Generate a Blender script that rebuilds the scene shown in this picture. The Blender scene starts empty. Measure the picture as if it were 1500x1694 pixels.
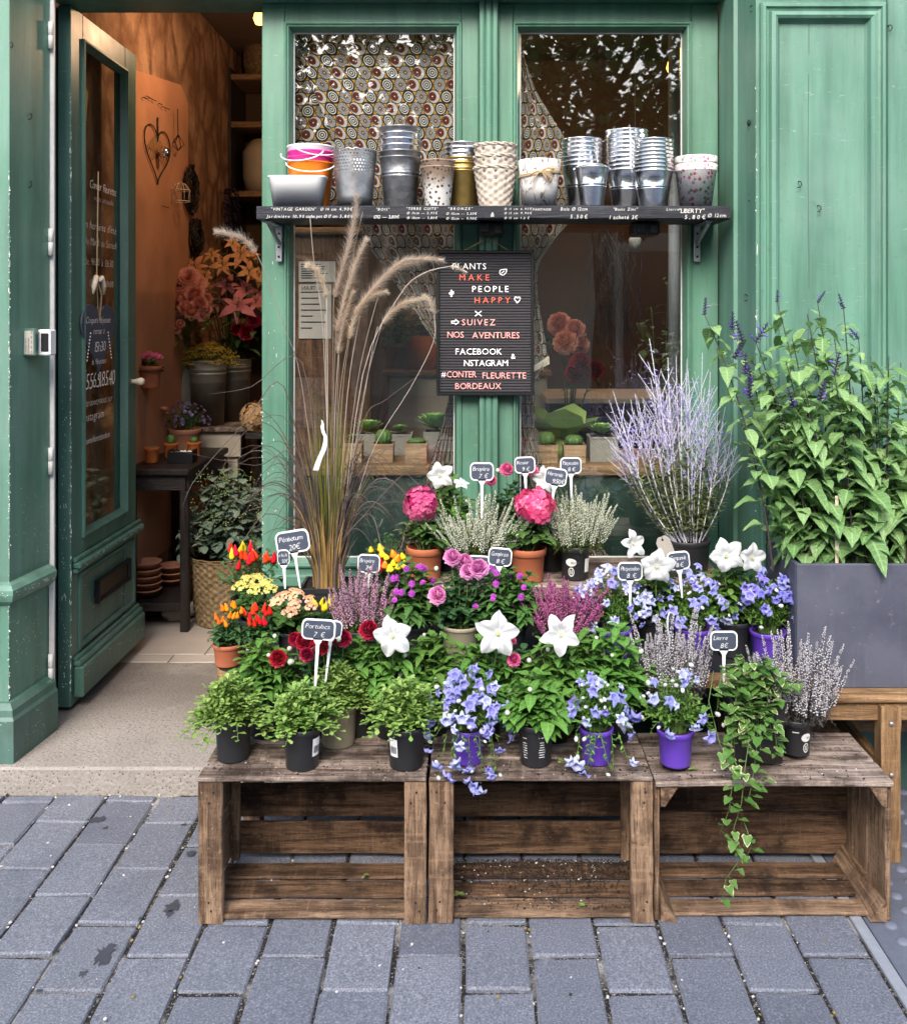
import bpy, bmesh, math, random
from math import sin, cos, pi, radians, sqrt, floor
from mathutils import Vector, Matrix, Quaternion, Euler

# ---------------------------------------------------------------- camera
SC = bpy.context.scene
COL = SC.collection
F, CX, CY, EYE = 1600.0, 784.0, 521.0, 1.44      # focal length and vanishing point in photo pixels, eye height
def X(px, d): return (px - CX) * d / F
def Z(py, d): return EYE - (py - CY) * d / F
def P(px, py, d): return Vector((X(px, d), d, Z(py, d)))

cam_d = bpy.data.cameras.new('camera')
cam = bpy.data.objects.new('camera', cam_d); COL.objects.link(cam)
cam.location = (0, 0, EYE); cam.rotation_euler = (radians(90), 0, 0)
cam_d.sensor_fit = 'HORIZONTAL'; cam_d.sensor_width = 36
cam_d.lens = F / 1500 * 36
cam_d.shift_x = (750 - CX) / 1500; cam_d.shift_y = (CY - 847) / 1500
cam_d.clip_start = 0.05; cam_d.clip_end = 2000
SC.camera = cam

# ---------------------------------------------------------------- light: open shade under a bright veiled sky
SUN_EL, SUN_AZ = radians(40), radians(190)        # azimuth clockwise from +y
wd = bpy.data.worlds.new('World'); SC.world = wd; wd.use_nodes = True
wn = wd.node_tree; wn.nodes.clear()
sky = wn.nodes.new('ShaderNodeTexSky'); sky.sky_type = 'NISHITA'; sky.sun_disc = False
sky.sun_elevation = SUN_EL; sky.sun_rotation = SUN_AZ
sky.air_density = 1.0; sky.dust_density = 3.0; sky.ozone_density = 1.0
bg = wn.nodes.new('ShaderNodeBackground'); bg.inputs['Strength'].default_value = 0.15
wo = wn.nodes.new('ShaderNodeOutputWorld')
wn.links.new(sky.outputs[0], bg.inputs[0]); wn.links.new(bg.outputs[0], wo.inputs[0])
sl = bpy.data.lights.new('sun', 'SUN'); sl.energy = 1.5; sl.angle = radians(28); sl.color = (1.0, 0.95, 0.88)
so = bpy.data.objects.new('sun', sl); COL.objects.link(so)
sd = Vector((sin(SUN_AZ) * cos(SUN_EL), cos(SUN_AZ) * cos(SUN_EL), sin(SUN_EL)))
so.rotation_euler = sd.to_track_quat('Z', 'Y').to_euler(); so.location = sd * 20
SC.view_settings.view_transform = 'Standard'; SC.view_settings.look = 'None'
SC.view_settings.gamma = 1.0; SC.view_settings.exposure = 1.65
SC.cycles.max_bounces = 7; SC.cycles.transparent_max_bounces = 12
SC.cycles.sample_clamp_indirect = 6.0; SC.cycles.caustics_reflective = False; SC.cycles.caustics_refractive = False

# ---------------------------------------------------------------- shader helpers
class NT:
    def __init__(s, name):
        s.m = bpy.data.materials.new(name); s.m.use_nodes = True
        s.t = s.m.node_tree; s.t.nodes.clear()
        s.out = s.t.nodes.new('ShaderNodeOutputMaterial')
    def lk(s, a, b): s.t.links.new(a, b)
    def setin(s, sock, v):
        if isinstance(v, bpy.types.NodeSocket): s.lk(v, sock)
        elif v is not None:
            if isinstance(v, (tuple, list)) and len(v) == 3 and sock.type == 'RGBA': v = (*v, 1)
            sock.default_value = v
    def n(s, ty, props=None, **ins):
        nd = s.t.nodes.new(ty)
        for k, v in (props or {}).items(): setattr(nd, k, v)
        for k, v in ins.items():
            kk = int(k[1:]) if k[0] == '_' and k[1:].isdigit() else k.replace('_', ' ')
            s.setin(nd.inputs[kk], v)
        return nd
    def math(s, op, a, b=None, c=None):
        nd = s.t.nodes.new('ShaderNodeMath'); nd.operation = op
        for i, v in enumerate((a, b, c)):
            if v is not None: s.setin(nd.inputs[i], v)
        return nd.outputs[0]
    def mix(s, f, a, b, bt='MIX'):
        nd = s.t.nodes.new('ShaderNodeMix'); nd.data_type = 'RGBA'; nd.blend_type = bt
        s.setin(nd.inputs[0], f); s.setin(nd.inputs[6], a); s.setin(nd.inputs[7], b)
        return nd.outputs[2]
    def coord(s, scale=(1, 1, 1), rnd=True, kind='Object'):
        tc = s.n('ShaderNodeTexCoord'); v = tc.outputs[kind]
        if rnd:
            oi = s.n('ShaderNodeObjectInfo')
            off = s.math('MULTIPLY', oi.outputs['Random'], 37.0)
            cb = s.n('ShaderNodeCombineXYZ', _0=off, _1=off, _2=off)
            v = s.n('ShaderNodeVectorMath', {'operation': 'ADD'}, _0=v, _1=cb.outputs[0]).outputs[0]
        mp = s.n('ShaderNodeMapping', Vector=v); mp.inputs['Scale'].default_value = scale
        return mp.outputs[0]
    def noise(s, vec, scale, det=4, rough=.55, dist=0):
        return s.n('ShaderNodeTexNoise', Vector=vec, Scale=scale, Detail=det, Roughness=rough, Distortion=dist).outputs[0]
    def ramp(s, f, lo, hi, a=0.0, b=1.0):
        return s.n('ShaderNodeMapRange', Value=f, From_Min=lo, From_Max=hi, To_Min=a, To_Max=b).outputs[0]
    def attr(s, name, out='Fac'):
        return s.n('ShaderNodeAttribute', {'attribute_name': name}).outputs[out]
    def bump(s, h, st=.3, dist=.002):
        return s.n('ShaderNodeBump', Height=h, Strength=st, Distance=dist).outputs[0]
    def bsdf(s, col, rough=.5, metal=0, normal=None, spec=None, **kw):
        b = s.n('ShaderNodeBsdfPrincipled', Base_Color=col, Roughness=rough, Metallic=metal)
        if normal is not None: s.lk(normal, b.inputs['Normal'])
        if spec is not None: s.setin(b.inputs['Specular IOR Level'], spec)
        for k, v in kw.items(): s.setin(b.inputs[k.replace('_', ' ')], v)
        return b.outputs[0]
    def done(s, sh): s.lk(sh, s.out.inputs[0]); return s.m

def sr(r, g, b):                                   # sRGB 0..255 -> linear
    f = lambda c: (c / 255 / 12.92) if c <= 10.3 else ((c / 255 + .055) / 1.055) ** 2.4
    return (f(r), f(g), f(b))

def m_plain(name, col, rough=.5, metal=0, var=.25, scale=40, bump=.15, spec=None):
    t = NT(name); v = t.coord()
    nz = t.noise(v, scale, 5)
    nz2 = t.noise(v, scale * .2, 3)
    f = t.math('MULTIPLY_ADD', t.math('ADD', nz, nz2), var, 1 - var)
    c = t.mix(1.0, col, t.n('ShaderNodeCombineColor', _0=f, _1=f, _2=f).outputs[0], 'MULTIPLY')
    return t.done(t.bsdf(c, rough, metal, t.bump(nz, bump, .001), spec))

def m_leaf(name, a, b, trans=.25, rough=.45, edge=None, veins=0):
    t = NT(name)
    tint = t.attr('tint')
    oi = t.n('ShaderNodeObjectInfo').outputs['Random']
    v = t.coord()
    nz = t.noise(v, 90, 3)
    f = t.math('ADD', t.math('MULTIPLY', tint, .85), t.math('MULTIPLY', t.math('SUBTRACT', nz, .5), .5))
    c = t.mix(t.n('ShaderNodeClamp', Value=f).outputs[0], a, b)
    if edge is not None:
        mg = t.attr('margin')
        e = t.ramp(t.math('ADD', mg, t.math('ADD', t.math('MULTIPLY', t.math('SUBTRACT', tint, .55), .9), t.math('MULTIPLY', t.math('SUBTRACT', t.noise(v, 60, 3), .5), 1.4))), .95, 1.1)
        c = t.mix(e, c, edge)
    bh = t.noise(v, 160, 2)
    if veins:                                           # pale midrib and side veins running out to the margin
        mg = t.attr('margin'); al = t.attr('along')
        wv = t.math('SINE', t.math('MULTIPLY', t.math('SUBTRACT', al, t.math('MULTIPLY', mg, .10)), veins * 6.2832))
        vn = t.math('MAXIMUM', t.ramp(mg, .16, .02), t.math('MULTIPLY', t.ramp(wv, .78, 1.0), .55))
        c = t.mix(t.math('MULTIPLY', vn, .42), c, tuple(min(1, x * 1.5 + .03) for x in b))
        bh = t.math('SUBTRACT', t.math('ADD', bh, t.math('MULTIPLY', wv, -.35)), t.math('MULTIPLY', vn, .9))
    hs = t.n('ShaderNodeHueSaturation', Hue=t.ramp(oi, 0, 1, .49, .51), Value=t.ramp(oi, 0, 1, .88, 1.1), Color=c)
    c = hs.outputs[0]
    p = t.bsdf(c, rough, 0, t.bump(bh, .3 if not veins else .5, .0012), .35)
    tr = t.n('ShaderNodeBsdfTranslucent', Color=c).outputs[0]
    return t.done(t.n('ShaderNodeMixShader', _0=trans, _1=p, _2=tr).outputs[0])

def m_wood(name, axis, dark, light, grain=1.0, stain=.6, rough=.75):
    t = NT(name)
    s = [42, 42, 42]; s['xyz'.index(axis)] = 3.0
    x_ = [5, 5, 5]; x_['xyz'.index(axis)] = 75
    v = t.coord(tuple(s)); vo = t.coord((1, 1, 1)); vx = t.coord(tuple(x_))
    wv = t.noise(v, 1.0, 8, .72, .9)
    fine = t.noise(v, 5.5, 5, .75)
    saw = t.noise(vx, 1.0, 3, .7)                       # faint saw marks across the board
    st = t.noise(vo, 8, 6, .65)
    st2 = t.noise(vo, 70, 4, .75)
    c = t.mix(t.ramp(wv, .38, .62), dark, light)
    c = t.mix(t.math('MULTIPLY', t.ramp(fine, .50, .66), .75 * grain), c, tuple(x * .32 for x in dark))
    c = t.mix(t.math('MULTIPLY', t.ramp(saw, .56, .70), .35 * grain), c, (light[0] * 1.25, light[1] * 1.2, light[2] * 1.15))
    c = t.mix(t.math('MULTIPLY', t.ramp(st, .47, .62), stain), c, tuple(x * .34 for x in dark))
    c = t.mix(t.math('MULTIPLY', t.ramp(st2, .60, .70), .5 * grain), c, (light[0] * 1.4, light[1] * 1.4, light[2] * 1.45))
    c = t.mix(t.math('MULTIPLY', t.ramp(st2, .40, .32), .6 * grain), c, tuple(x * .3 for x in dark))
    h = t.math('ADD', wv, t.math('MULTIPLY', fine, .9))
    return t.done(t.bsdf(c, rough, 0, t.bump(h, .9, .004), .25))

def m_paint(name, base, chips=.5, z_hi=1.2):
    """old green gloss paint on timber: streaks, scuffs, chipped specks that get denser towards the street"""
    t = NT(name)
    v = t.coord((1, 1, 1), False, 'Object'); vs = t.coord((16, 16, 1.3), False, 'Object')
    pos = t.n('ShaderNodeNewGeometry').outputs['Position']
    z = t.n('ShaderNodeSeparateXYZ', Vector=pos).outputs[2]
    st = t.noise(vs, 1.0, 6, .6)
    cl = t.noise(v, 3.0, 4, .6)
    sp = t.noise(v, 120, 3, .6)
    sc = t.noise(t.coord((60, 60, 14), False), 1.6, 4, .7, 1.5)
    c = t.mix(t.ramp(st, .35, .7), tuple(x * .76 for x in base), tuple(min(1, x * 1.2 + .008) for x in base))
    c = t.mix(t.math('MULTIPLY', t.ramp(cl, .44, .7), .36), c, (base[0] * 1.5 + .04, base[1] * 1.12 + .03, base[2] * 1.25 + .04))
    c = t.mix(t.math('MULTIPLY', t.ramp(t.noise(vs, 2.7, 5, .7), .56, .76), .34), c, tuple(x * .5 for x in base))
    c = t.mix(t.math('MULTIPLY', t.ramp(t.noise(v, 38, 4, .75), .60, .70), .45), c, tuple(x * .55 + .01 for x in base))
    c = t.mix(t.math('MULTIPLY', t.ramp(t.noise(t.coord((9, 9, 60), False), 1.0, 3, .7, 2.0), .66, .72), .35), c, (.34, .42, .36))
    low = t.ramp(z, z_hi, .1)
    th = t.ramp(low, 0, 1, .79, .725 - .03 * chips)
    chip = t.math('MULTIPLY', t.math('GREATER_THAN', t.math('ADD', t.math('MULTIPLY', sp, .5), t.math('MULTIPLY', sc, .55)), th), min(1, chips + .3))
    c = t.mix(chip, c, (.5, .55, .48))
    dirt = t.math('MULTIPLY', t.ramp(t.noise(v, 14, 5, .7), .5, .75), t.ramp(z, .5, .08, 0, .55))
    c = t.mix(dirt, c, (.06, .06, .05))
    h = t.math('ADD', t.math('MULTIPLY', st, .8), t.math('MULTIPLY', t.noise(t.coord((80, 80, 5), False), 1, 3), .6))
    h = t.math('SUBTRACT', h, t.math('MULTIPLY', chip, .5))
    return t.done(t.bsdf(c, t.ramp(cl, .3, .7, .34, .5), 0, t.bump(h, .35, .002), .4))

# ---------------------------------------------------------------- mesh builder
class MB:
    def __init__(s): s.v = []; s.f = []; s.m = []; s.t = []; s.g = []; s.l = []; s.mg = False
    def add(s, vs, fs, mi=0, tint=.5, mx=None, margin=None, along=None):
        o = len(s.v)
        if mx is not None: vs = [mx @ Vector(p) for p in vs]
        s.v.extend(vs)
        s.g.extend(margin if margin is not None else [0.0] * len(vs))
        s.l.extend(along if along is not None else [0.0] * len(vs))
        if margin is not None: s.mg = True
        for f in fs: s.f.append([i + o for i in f])
        k = len(fs); s.m.extend([mi] * k)
        if isinstance(tint, (list, tuple)): s.t.extend(tint)
        else: s.t.extend([tint] * k)
    def mesh(s, name, mats, smooth=True, off=None):
        me = bpy.data.meshes.new(name)
        vs = s.v if off is None else [Vector(p) - off for p in s.v]
        me.from_pydata([tuple(p) for p in vs], [], s.f)
        for m in (mats if isinstance(mats, (list, tuple)) else [mats]): me.materials.append(m)
        me.polygons.foreach_set('material_index', s.m)
        me.polygons.foreach_set('use_smooth', [smooth] * len(s.f))
        a = me.attributes.new('tint', 'FLOAT', 'FACE'); a.data.foreach_set('value', s.t)
        if s.mg:
            a = me.attributes.new('margin', 'FLOAT', 'POINT'); a.data.foreach_set('value', s.g)
            a = me.attributes.new('along', 'FLOAT', 'POINT'); a.data.foreach_set('value', s.l)
        me.update()
        return me

def wloc(o):
    v = Vector((0, 0, 0))
    while o is not None: v += o.location; o = o.parent
    return v
def link(name, me, parent=None, loc=None):
    o = bpy.data.objects.new(name, me); COL.objects.link(o)
    if parent is not None: o.parent = parent
    if loc is not None: o.location = loc
    return o
def obj(name, mb, mats, parent=None, world=False, smooth=True, loc=None, rot=None):
    off = wloc(parent) if (world and parent is not None) else None
    o = link(name, mb.mesh(name, mats, smooth, off), parent, loc)
    if rot is not None: o.rotation_euler = rot
    return o
def wobj(name, mb, mats, loc, smooth=False):           # a top-level single mesh in world coordinates, origin at its base
    loc = Vector(loc)
    return link(name, mb.mesh(name, mats, smooth, loc), None, loc)
def tag(o, label, cat, group=None):
    o['label'] = label; o['category'] = cat
    if group: o['group'] = group
    return o
def thing(name, label, cat, loc, group=None, rz=0.0):
    o = bpy.data.objects.new(name, None); COL.objects.link(o); o.empty_display_size = .05
    o.location = loc; o.rotation_euler = (0, 0, rz)
    return tag(o, label, cat, group)
def struct(name, mb, mats, smooth=False, kind='structure'):
    o = link(name, mb.mesh(name, mats, smooth)); o['kind'] = kind; return o
def inst(name, me, parent, loc, d=None, sc=1.0, roll=0.0):
    o = link(name, me, parent, loc)
    o.rotation_mode = 'QUATERNION'
    q = Vector(d).to_track_quat('Z', 'Y') if d is not None else Quaternion()
    o.rotation_quaternion = q @ Quaternion((0, 0, 1), roll)
    o.scale = (sc, sc, sc) if not isinstance(sc, tuple) else sc
    return o

def cbox(mb, lo, hi, c=.002, mi=0, tint=.5, mx=None):
    lo = Vector(lo); hi = Vector(hi); ce = (lo + hi) / 2; h = (hi - lo) / 2
    c = min(c, .45 * min(h))
    vs = []; ix = {}
    for sx in (-1, 1):
        for sy in (-1, 1):
            for sz in (-1, 1):
                for a in range(3):
                    p = [h.x * sx, h.y * sy, h.z * sz]; sg = (sx, sy, sz)
                    for b in range(3):
                        if b != a: p[b] -= c * sg[b]
                    ix[(sx, sy, sz, a)] = len(vs); vs.append(Vector(p))
    fs = []
    for a in range(3):
        b, cc = [i for i in range(3) if i != a]
        for s in (-1, 1):
            q = []
            for u, w in ((-1, -1), (1, -1), (1, 1), (-1, 1)):
                k = [0, 0, 0]; k[a] = s; k[b] = u; k[cc] = w; q.append(ix[(*k, a)])
            fs.append(q)
        for u in (-1, 1):
            for w in (-1, 1):
                k1 = [0, 0, 0]; k1[a] = -1; k1[b] = u; k1[cc] = w
                k2 = [0, 0, 0]; k2[a] = 1; k2[b] = u; k2[cc] = w
                fs.append([ix[(*k1, b)], ix[(*k2, b)], ix[(*k2, cc)], ix[(*k1, cc)]])
    for sx in (-1, 1):
        for sy in (-1, 1):
            for sz in (-1, 1): fs.append([ix[(sx, sy, sz, a)] for a in range(3)])
    out = []
    for f in fs:
        p = [vs[i] for i in f]; nn = (p[1] - p[0]).cross(p[2] - p[0]); m = sum(p, Vector()) / len(p)
        out.append(f if nn.dot(m) >= 0 else f[::-1])
    vs = [p + ce for p in vs]
    mb.add(vs, out, mi, tint, mx)

def lathe(mb, prof, n=24, ce=(0, 0, 0), mi=0, tint=.5, mx=None, sx=1, sy=1, fn=None):
    vs = []; fs = []; rings = []
    for r, z in prof:
        if r <= 1e-6: rings.append([len(vs)]); vs.append(Vector((ce[0], ce[1], ce[2] + z)))
        else:
            rr = []
            for i in range(n):
                a = 2 * pi * i / n; q = r * (fn(a, z) if fn else 1)
                rr.append(len(vs)); vs.append(Vector((ce[0] + q * cos(a) * sx, ce[1] + q * sin(a) * sy, ce[2] + z)))
            rings.append(rr)
    for a, b in zip(rings, rings[1:]):
        if len(a) == 1 and len(b) == 1: continue
        for i in range(n):
            j = (i + 1) % n
            if len(a) == 1: fs.append([a[0], b[j], b[i]])
            elif len(b) == 1: fs.append([a[i], a[j], b[0]])
            else: fs.append([a[i], a[j], b[j], b[i]])
    mb.add(vs, fs, mi, tint, mx)

def tube(mb, pts, rad, n=5, mi=0, tint=.5, cap=True):
    pts = [Vector(p) for p in pts]; k = len(pts)
    if not isinstance(rad, (list, tuple)): rad = [rad] * k
    vs = []; fs = []
    ref = None
    for i, p in enumerate(pts):
        tg = (pts[min(i + 1, k - 1)] - pts[max(i - 1, 0)])
        if tg.length < 1e-9: tg = Vector((0, 0, 1))
        tg.normalize()
        if ref is None: ref = tg.orthogonal().normalized()
        a = (ref - tg * ref.dot(tg))
        a = a.normalized() if a.length > 1e-6 else tg.orthogonal().normalized()
        ref = a; b = tg.cross(a)
        for j in range(n):
            th = 2 * pi * j / n; vs.append(p + (a * cos(th) + b * sin(th)) * rad[i])
    for i in range(k - 1):
        for j in range(n):
            q = (j + 1) % n
            fs.append([i * n + j, i * n + q, (i + 1) * n + q, (i + 1) * n + j])
    if cap: fs.append(list(range(n))[::-1]); fs.append([(k - 1) * n + j for j in range(n)])
    mb.add(vs, fs, mi, tint)

def bez(a, b, c, n): return [a * (1 - t) ** 2 + b * 2 * t * (1 - t) + c * t * t for t in [i / n for i in range(n + 1)]]

LP = {'ovate': [(0, 0), (.12, .55), (.35, 1), (.65, .74), (.88, .28), (1, 0)],
      'lance': [(0, 0), (.2, .7), (.45, 1), (.75, .6), (1, 0)],
      'obov': [(0, .12), (.35, .55), (.68, 1), (.9, .7), (1, 0)],
      'round': [(0, 0), (.12, .7), (.4, 1), (.75, .85), (1, 0)],
      'cord': [(0, .12), (.06, .58), (.18, .92), (.34, 1), (.52, .86), (.70, .58), (.86, .26), (1, 0)],
      'tiny': [(0, 0), (.45, 1), (1, 0)]}
def leaf(mb, base, d, L, W, prof='ovate', droop=.2, fold=.25, tint=.5, mi=0, up=None, marg=False):
    up = up or Vector((0, 0, 1))
    side = d.cross(up)
    side = side.normalized() if side.length > 1e-4 else d.orthogonal().normalized()
    nor = side.cross(d).normalized()
    vs = []; fs = []; mg = []; al = []; prev = None; wav = random.random() * 6
    for t, w in LP[prof]:
        p = base + d * (L * t) - Vector((0, 0, 1)) * (droop * L * t * t)
        if w <= 1e-6:
            cur = [len(vs)]; vs.append(p); mg.append(.5 if t > .5 else .2); al.append(t)
        else:
            s = side * (W * .5 * w); q = nor * (fold * W * .5 * w); wv = nor * (W * .07 * sin(wav + t * 11))
            cur = [len(vs), len(vs) + 1, len(vs) + 2]; vs += [p - s + q + wv, p, p + s + q - wv * .8]; mg += [1.0, 0.0, 1.0]; al += [t, t, t]
        if prev is not None:
            if len(prev) == 1 and len(cur) == 3: fs += [[prev[0], cur[1], cur[0]], [prev[0], cur[2], cur[1]]]
            elif len(cur) == 1 and len(prev) == 3: fs += [[prev[0], prev[1], cur[0]], [prev[1], prev[2], cur[0]]]
            else: fs += [[prev[0], prev[1], cur[1], cur[0]], [prev[1], prev[2], cur[2], cur[1]]]
        prev = cur
    mb.add(vs, fs, mi, tint, None, mg, al)

def blade(mb, pts, w, mi=0, tint=.5, sidev=None):
    """a grass blade along a curve, creased on its midrib"""
    k = len(pts); vs = []; fs = []
    for i, p in enumerate(pts):
        tg = (pts[min(i + 1, k - 1)] - pts[max(i - 1, 0)]).normalized()
        s = tg.cross(sidev) if sidev is not None else tg.cross(Vector((0, 0, 1)))
        if s.length < 1e-3: s = Vector((1, 0, 0))
        s.normalize(); nn = s.cross(tg)
        ww = w * (1 - (i / (k - 1)) ** 2.2) * .5 + 1e-4
        vs += [p - s * ww, p - nn * ww * .5, p + s * ww]
    for i in range(k - 1):
        a = i * 3
        fs += [[a, a + 1, a + 4, a + 3], [a + 1, a + 2, a + 5, a + 4]]
    mb.add(vs, fs, mi, tint)

# ---------------------------------------------------------------- lettering (glyphs of the built-in font turned to mesh)
CH = "ABCDEFGHIJKLMNOPQRSTUVWXYZabcdefghijklmnopqrstuvwxyz0123456789.,-&#€éèàøØ'!:/\"=_"
_g = {}; _gt = {}
def _glyphs(_g, off):
    objs = []
    for ch in CH:
        cu = bpy.data.curves.new('glyph', 'FONT'); cu.body = ch; cu.size = 1; cu.resolution_u = 2; cu.offset = off
        o = bpy.data.objects.new('glyph', cu); COL.objects.link(o); objs.append((ch, o))
    bpy.context.view_layer.update()
    dg = bpy.context.evaluated_depsgraph_get()
    for ch, o in objs:
        me = bpy.data.meshes.new_from_object(o.evaluated_get(dg))
        vs = [(v.co.x, v.co.y) for v in me.vertices]; fs = [list(p.vertices) for p in me.polygons]
        x0 = min([v[0] for v in vs], default=0); x1 = max([v[0] for v in vs], default=.25)
        _g[ch] = ([(a - x0, b) for a, b in vs], fs, x1 - x0)
        bpy.data.meshes.remove(me)
    for ch, o in objs:
        cu = o.data; bpy.data.objects.remove(o); bpy.data.curves.remove(cu)
_glyphs(_g, 0.0); _glyphs(_gt, -.017)                # print weight, and a thinner one for handwriting
def twidth(s, gap=.1): return sum((.3 if c == ' ' else _g[c][2] + gap) for c in s)
def text(mb, s, mp, size, width=None, gap=.1, shear=0, jit=0, mi=0, align='L', rng=None, sx=1.0, bold=0):
    """mp maps flat (x, y) to 3D. With width given the letter spacing is stretched to fill it."""
    w = twidth(s, gap) * size * sx
    if width is not None:
        ng = max(1, len(s) - 1)
        base = sum((.3 if c == ' ' else _g[c][2]) for c in s) * size * sx
        if base > width * .93: sx *= width * .93 / base; base = width * .93
        gap = (width - base) / ng / (size * sx); w = width
    x = {'L': 0, 'C': -w / 2, 'R': -w}[align]
    for c in s:
        if c == ' ': x += (.3 + (gap if width is not None else 0)) * size * sx; continue
        vs, fs, cw = (_gt if jit else _g)[c]
        dy = da = 0
        if jit and rng: dy = rng.uniform(-1, 1) * jit * size * .25; da = rng.uniform(-1, 1) * jit
        out = []
        for a, b in vs:
            a2 = (a - cw / 2) * size * sx; b2 = b * size
            a3 = a2 * cos(da) - b2 * sin(da); b3 = a2 * sin(da) + b2 * cos(da)
            out.append(mp(x + cw / 2 * size * sx + a3 + shear * b3, b3 + dy))
        mb.add(out, fs, mi)
        x += (cw + gap) * size * sx
def front(x0, y, z0, nrm=0): return lambda a, b: Vector((x0 + a, y, z0 + b))
# ---------------------------------------------------------------- materials
M = {}
GREEN = (.086, .198, .142)
M['green'] = m_paint('green_paint', GREEN, .5)
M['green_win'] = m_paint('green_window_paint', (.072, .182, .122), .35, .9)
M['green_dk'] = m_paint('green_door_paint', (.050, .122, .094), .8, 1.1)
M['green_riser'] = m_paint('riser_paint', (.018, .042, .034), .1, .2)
M['white_pl'] = m_plain('white_plastic', (.72, .73, .74), .4, var=.12)
M['white_chip'] = m_plain('white_worn_paint', (.6, .6, .57), .5, var=.4, scale=30)
M['black_met'] = m_plain('black_metal', (.012, .012, .013), .35, .2, var=.3)
M['black_pl'] = m_plain('black_plastic', (.017, .018, .021), .46, var=.7, scale=22)
M['purple_pl'] = m_plain('violet_plastic', (.105, .042, .39), .36, var=.3)
M['beige_pl'] = m_plain('beige_plastic', (.30, .27, .19), .5, var=.2)
M['terra'] = m_plain('terracotta', (.36, .105, .045), .75, var=.3, scale=22, bump=.3)
M['terra_old'] = m_plain('old_terracotta', (.40, .17, .10), .85, var=.4, scale=30, bump=.4)
M['terra_or'] = m_plain('orange_plastic', (.46, .12, .03), .45, var=.2)
M['soil'] = m_plain('potting_soil', (.022, .014, .010), .95, var=.8, scale=160, bump=1.0)
M['letter'] = m_plain('white_letter', (.85, .85, .84), .4, var=.05)
M['letter_red'] = m_plain('red_letter', (.78, .12, .07), .4, var=.05)
M['letter_pink'] = m_plain('pink_letter', (.83, .36, .33), .4, var=.05)
M['chalk'] = m_plain('white_marker', (.80, .80, .80), .7, var=.25, scale=200)
M['chalk_dim'] = m_plain('rubbed_white_marker', (.58, .57, .54), .8, var=.5, scale=120)
M['slate'] = m_plain('slate', (.042, .054, .082), .55, var=.55, scale=45)
M['steel'] = m_plain('steel_bracket', (.40, .40, .42), .35, .7, var=.2)
M['string'] = m_plain('jute_string', (.42, .30, .16), .9, var=.4, scale=300)
M['iron'] = m_plain('dark_iron', (.02, .016, .013), .6, .4, var=.4)
M['stone'] = m_plain('white_stone', (.5, .47, .41), .8, var=.5, scale=18, bump=.8)
M['paper'] = m_plain('paper', (.34, .32, .29), .7, var=.15)
M['cream'] = m_plain('cream_paint', (.50, .43, .33), .6, var=.3, scale=12)
for ax in 'xyz':
    M['soil_shade_' + ax] = m_wood('soiled_shaded_crate_wood_' + ax, ax, (.045, .024, .014), (.21, .125, .072), 1, .85)  # soil stain, with the shade inside the crates put into the colour
    M['wood_' + ax] = m_wood('weathered_crate_wood_' + ax, ax, (.085, .047, .027), (.37, .245, .155), 1, .6)
    M['oldtop_' + ax] = m_wood('grey_weathered_wood_' + ax, ax, (.085, .054, .038), (.43, .345, .29), 1, .8)
    M['pine_' + ax] = m_wood('brown_pine_' + ax, ax, (.15, .080, .035), (.38, .235, .12), .8, .3, .55)
    M['dark_' + ax] = m_wood('dark_table_wood_' + ax, ax, (.010, .008, .008), (.035, .028, .026), .5, .2, .4)

def m_stone_wall():
    t = NT('interior_stone_plaster'); v = t.coord((1, 1, 1), False)
    # big irregular limestone blocks with smeared pale mortar
    vo = t.n('ShaderNodeTexVoronoi', {'feature': 'DISTANCE_TO_EDGE'}, Vector=t.coord((1, 2.4, 1.5), False), Scale=1.9)
    vd = t.ramp(t.math('ADD', vo.outputs['Distance'], t.math('MULTIPLY', t.noise(v, 6, 5, .7), .5)), .24, .40)
    b = t.noise(v, 3.5, 5, .6); s = t.noise(v, 26, 5, .7)
    blk = t.mix(t.ramp(b, .38, .62), (.17, .088, .050), (.38, .225, .135))
    c = t.mix(vd, (.15, .075, .042), blk)
    c = t.mix(t.math('MULTIPLY', t.ramp(s, .55, .75), .5), c, (.14, .055, .022))
    return t.done(t.bsdf(c, .9, 0, t.bump(t.math('ADD', t.math('MULTIPLY', vd, .8), s), .5, .01), .1))
M['inwall'] = m_stone_wall()
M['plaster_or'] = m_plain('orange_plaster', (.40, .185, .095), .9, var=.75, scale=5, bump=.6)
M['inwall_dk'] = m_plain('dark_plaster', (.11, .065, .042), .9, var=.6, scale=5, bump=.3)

def m_slab():
    t = NT('blue_grey_paving'); tint = t.attr('tint'); v = t.coord((1, 1, 1), False)
    g = t.noise(v, 210, 5, .8); s = t.noise(v, 5, 5, .6); g2 = t.noise(v, 60, 4, .65)
    c = t.mix(tint, (.135, .148, .190), (.258, .275, .328))
    c = t.mix(t.ramp(g, .36, .62), tuple(x * .42 for x in (.17, .18, .215)), c)
    c = t.mix(t.math('MULTIPLY', t.ramp(g, .56, .68), .7), c, (.40, .41, .45))
    c = t.mix(t.math('MULTIPLY', t.ramp(s, .5, .72), .38), c, (.065, .072, .10))
    c = t.mix(t.math('MULTIPLY', t.ramp(g2, .6, .72), .32), c, (.33, .34, .38))
    return t.done(t.bsdf(c, t.ramp(s, .3, .7, .5, .75), 0, t.bump(t.math('ADD', g, t.math('MULTIPLY', g2, .8)), .6, .002), .4))
M['slab'] = m_slab()
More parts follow.
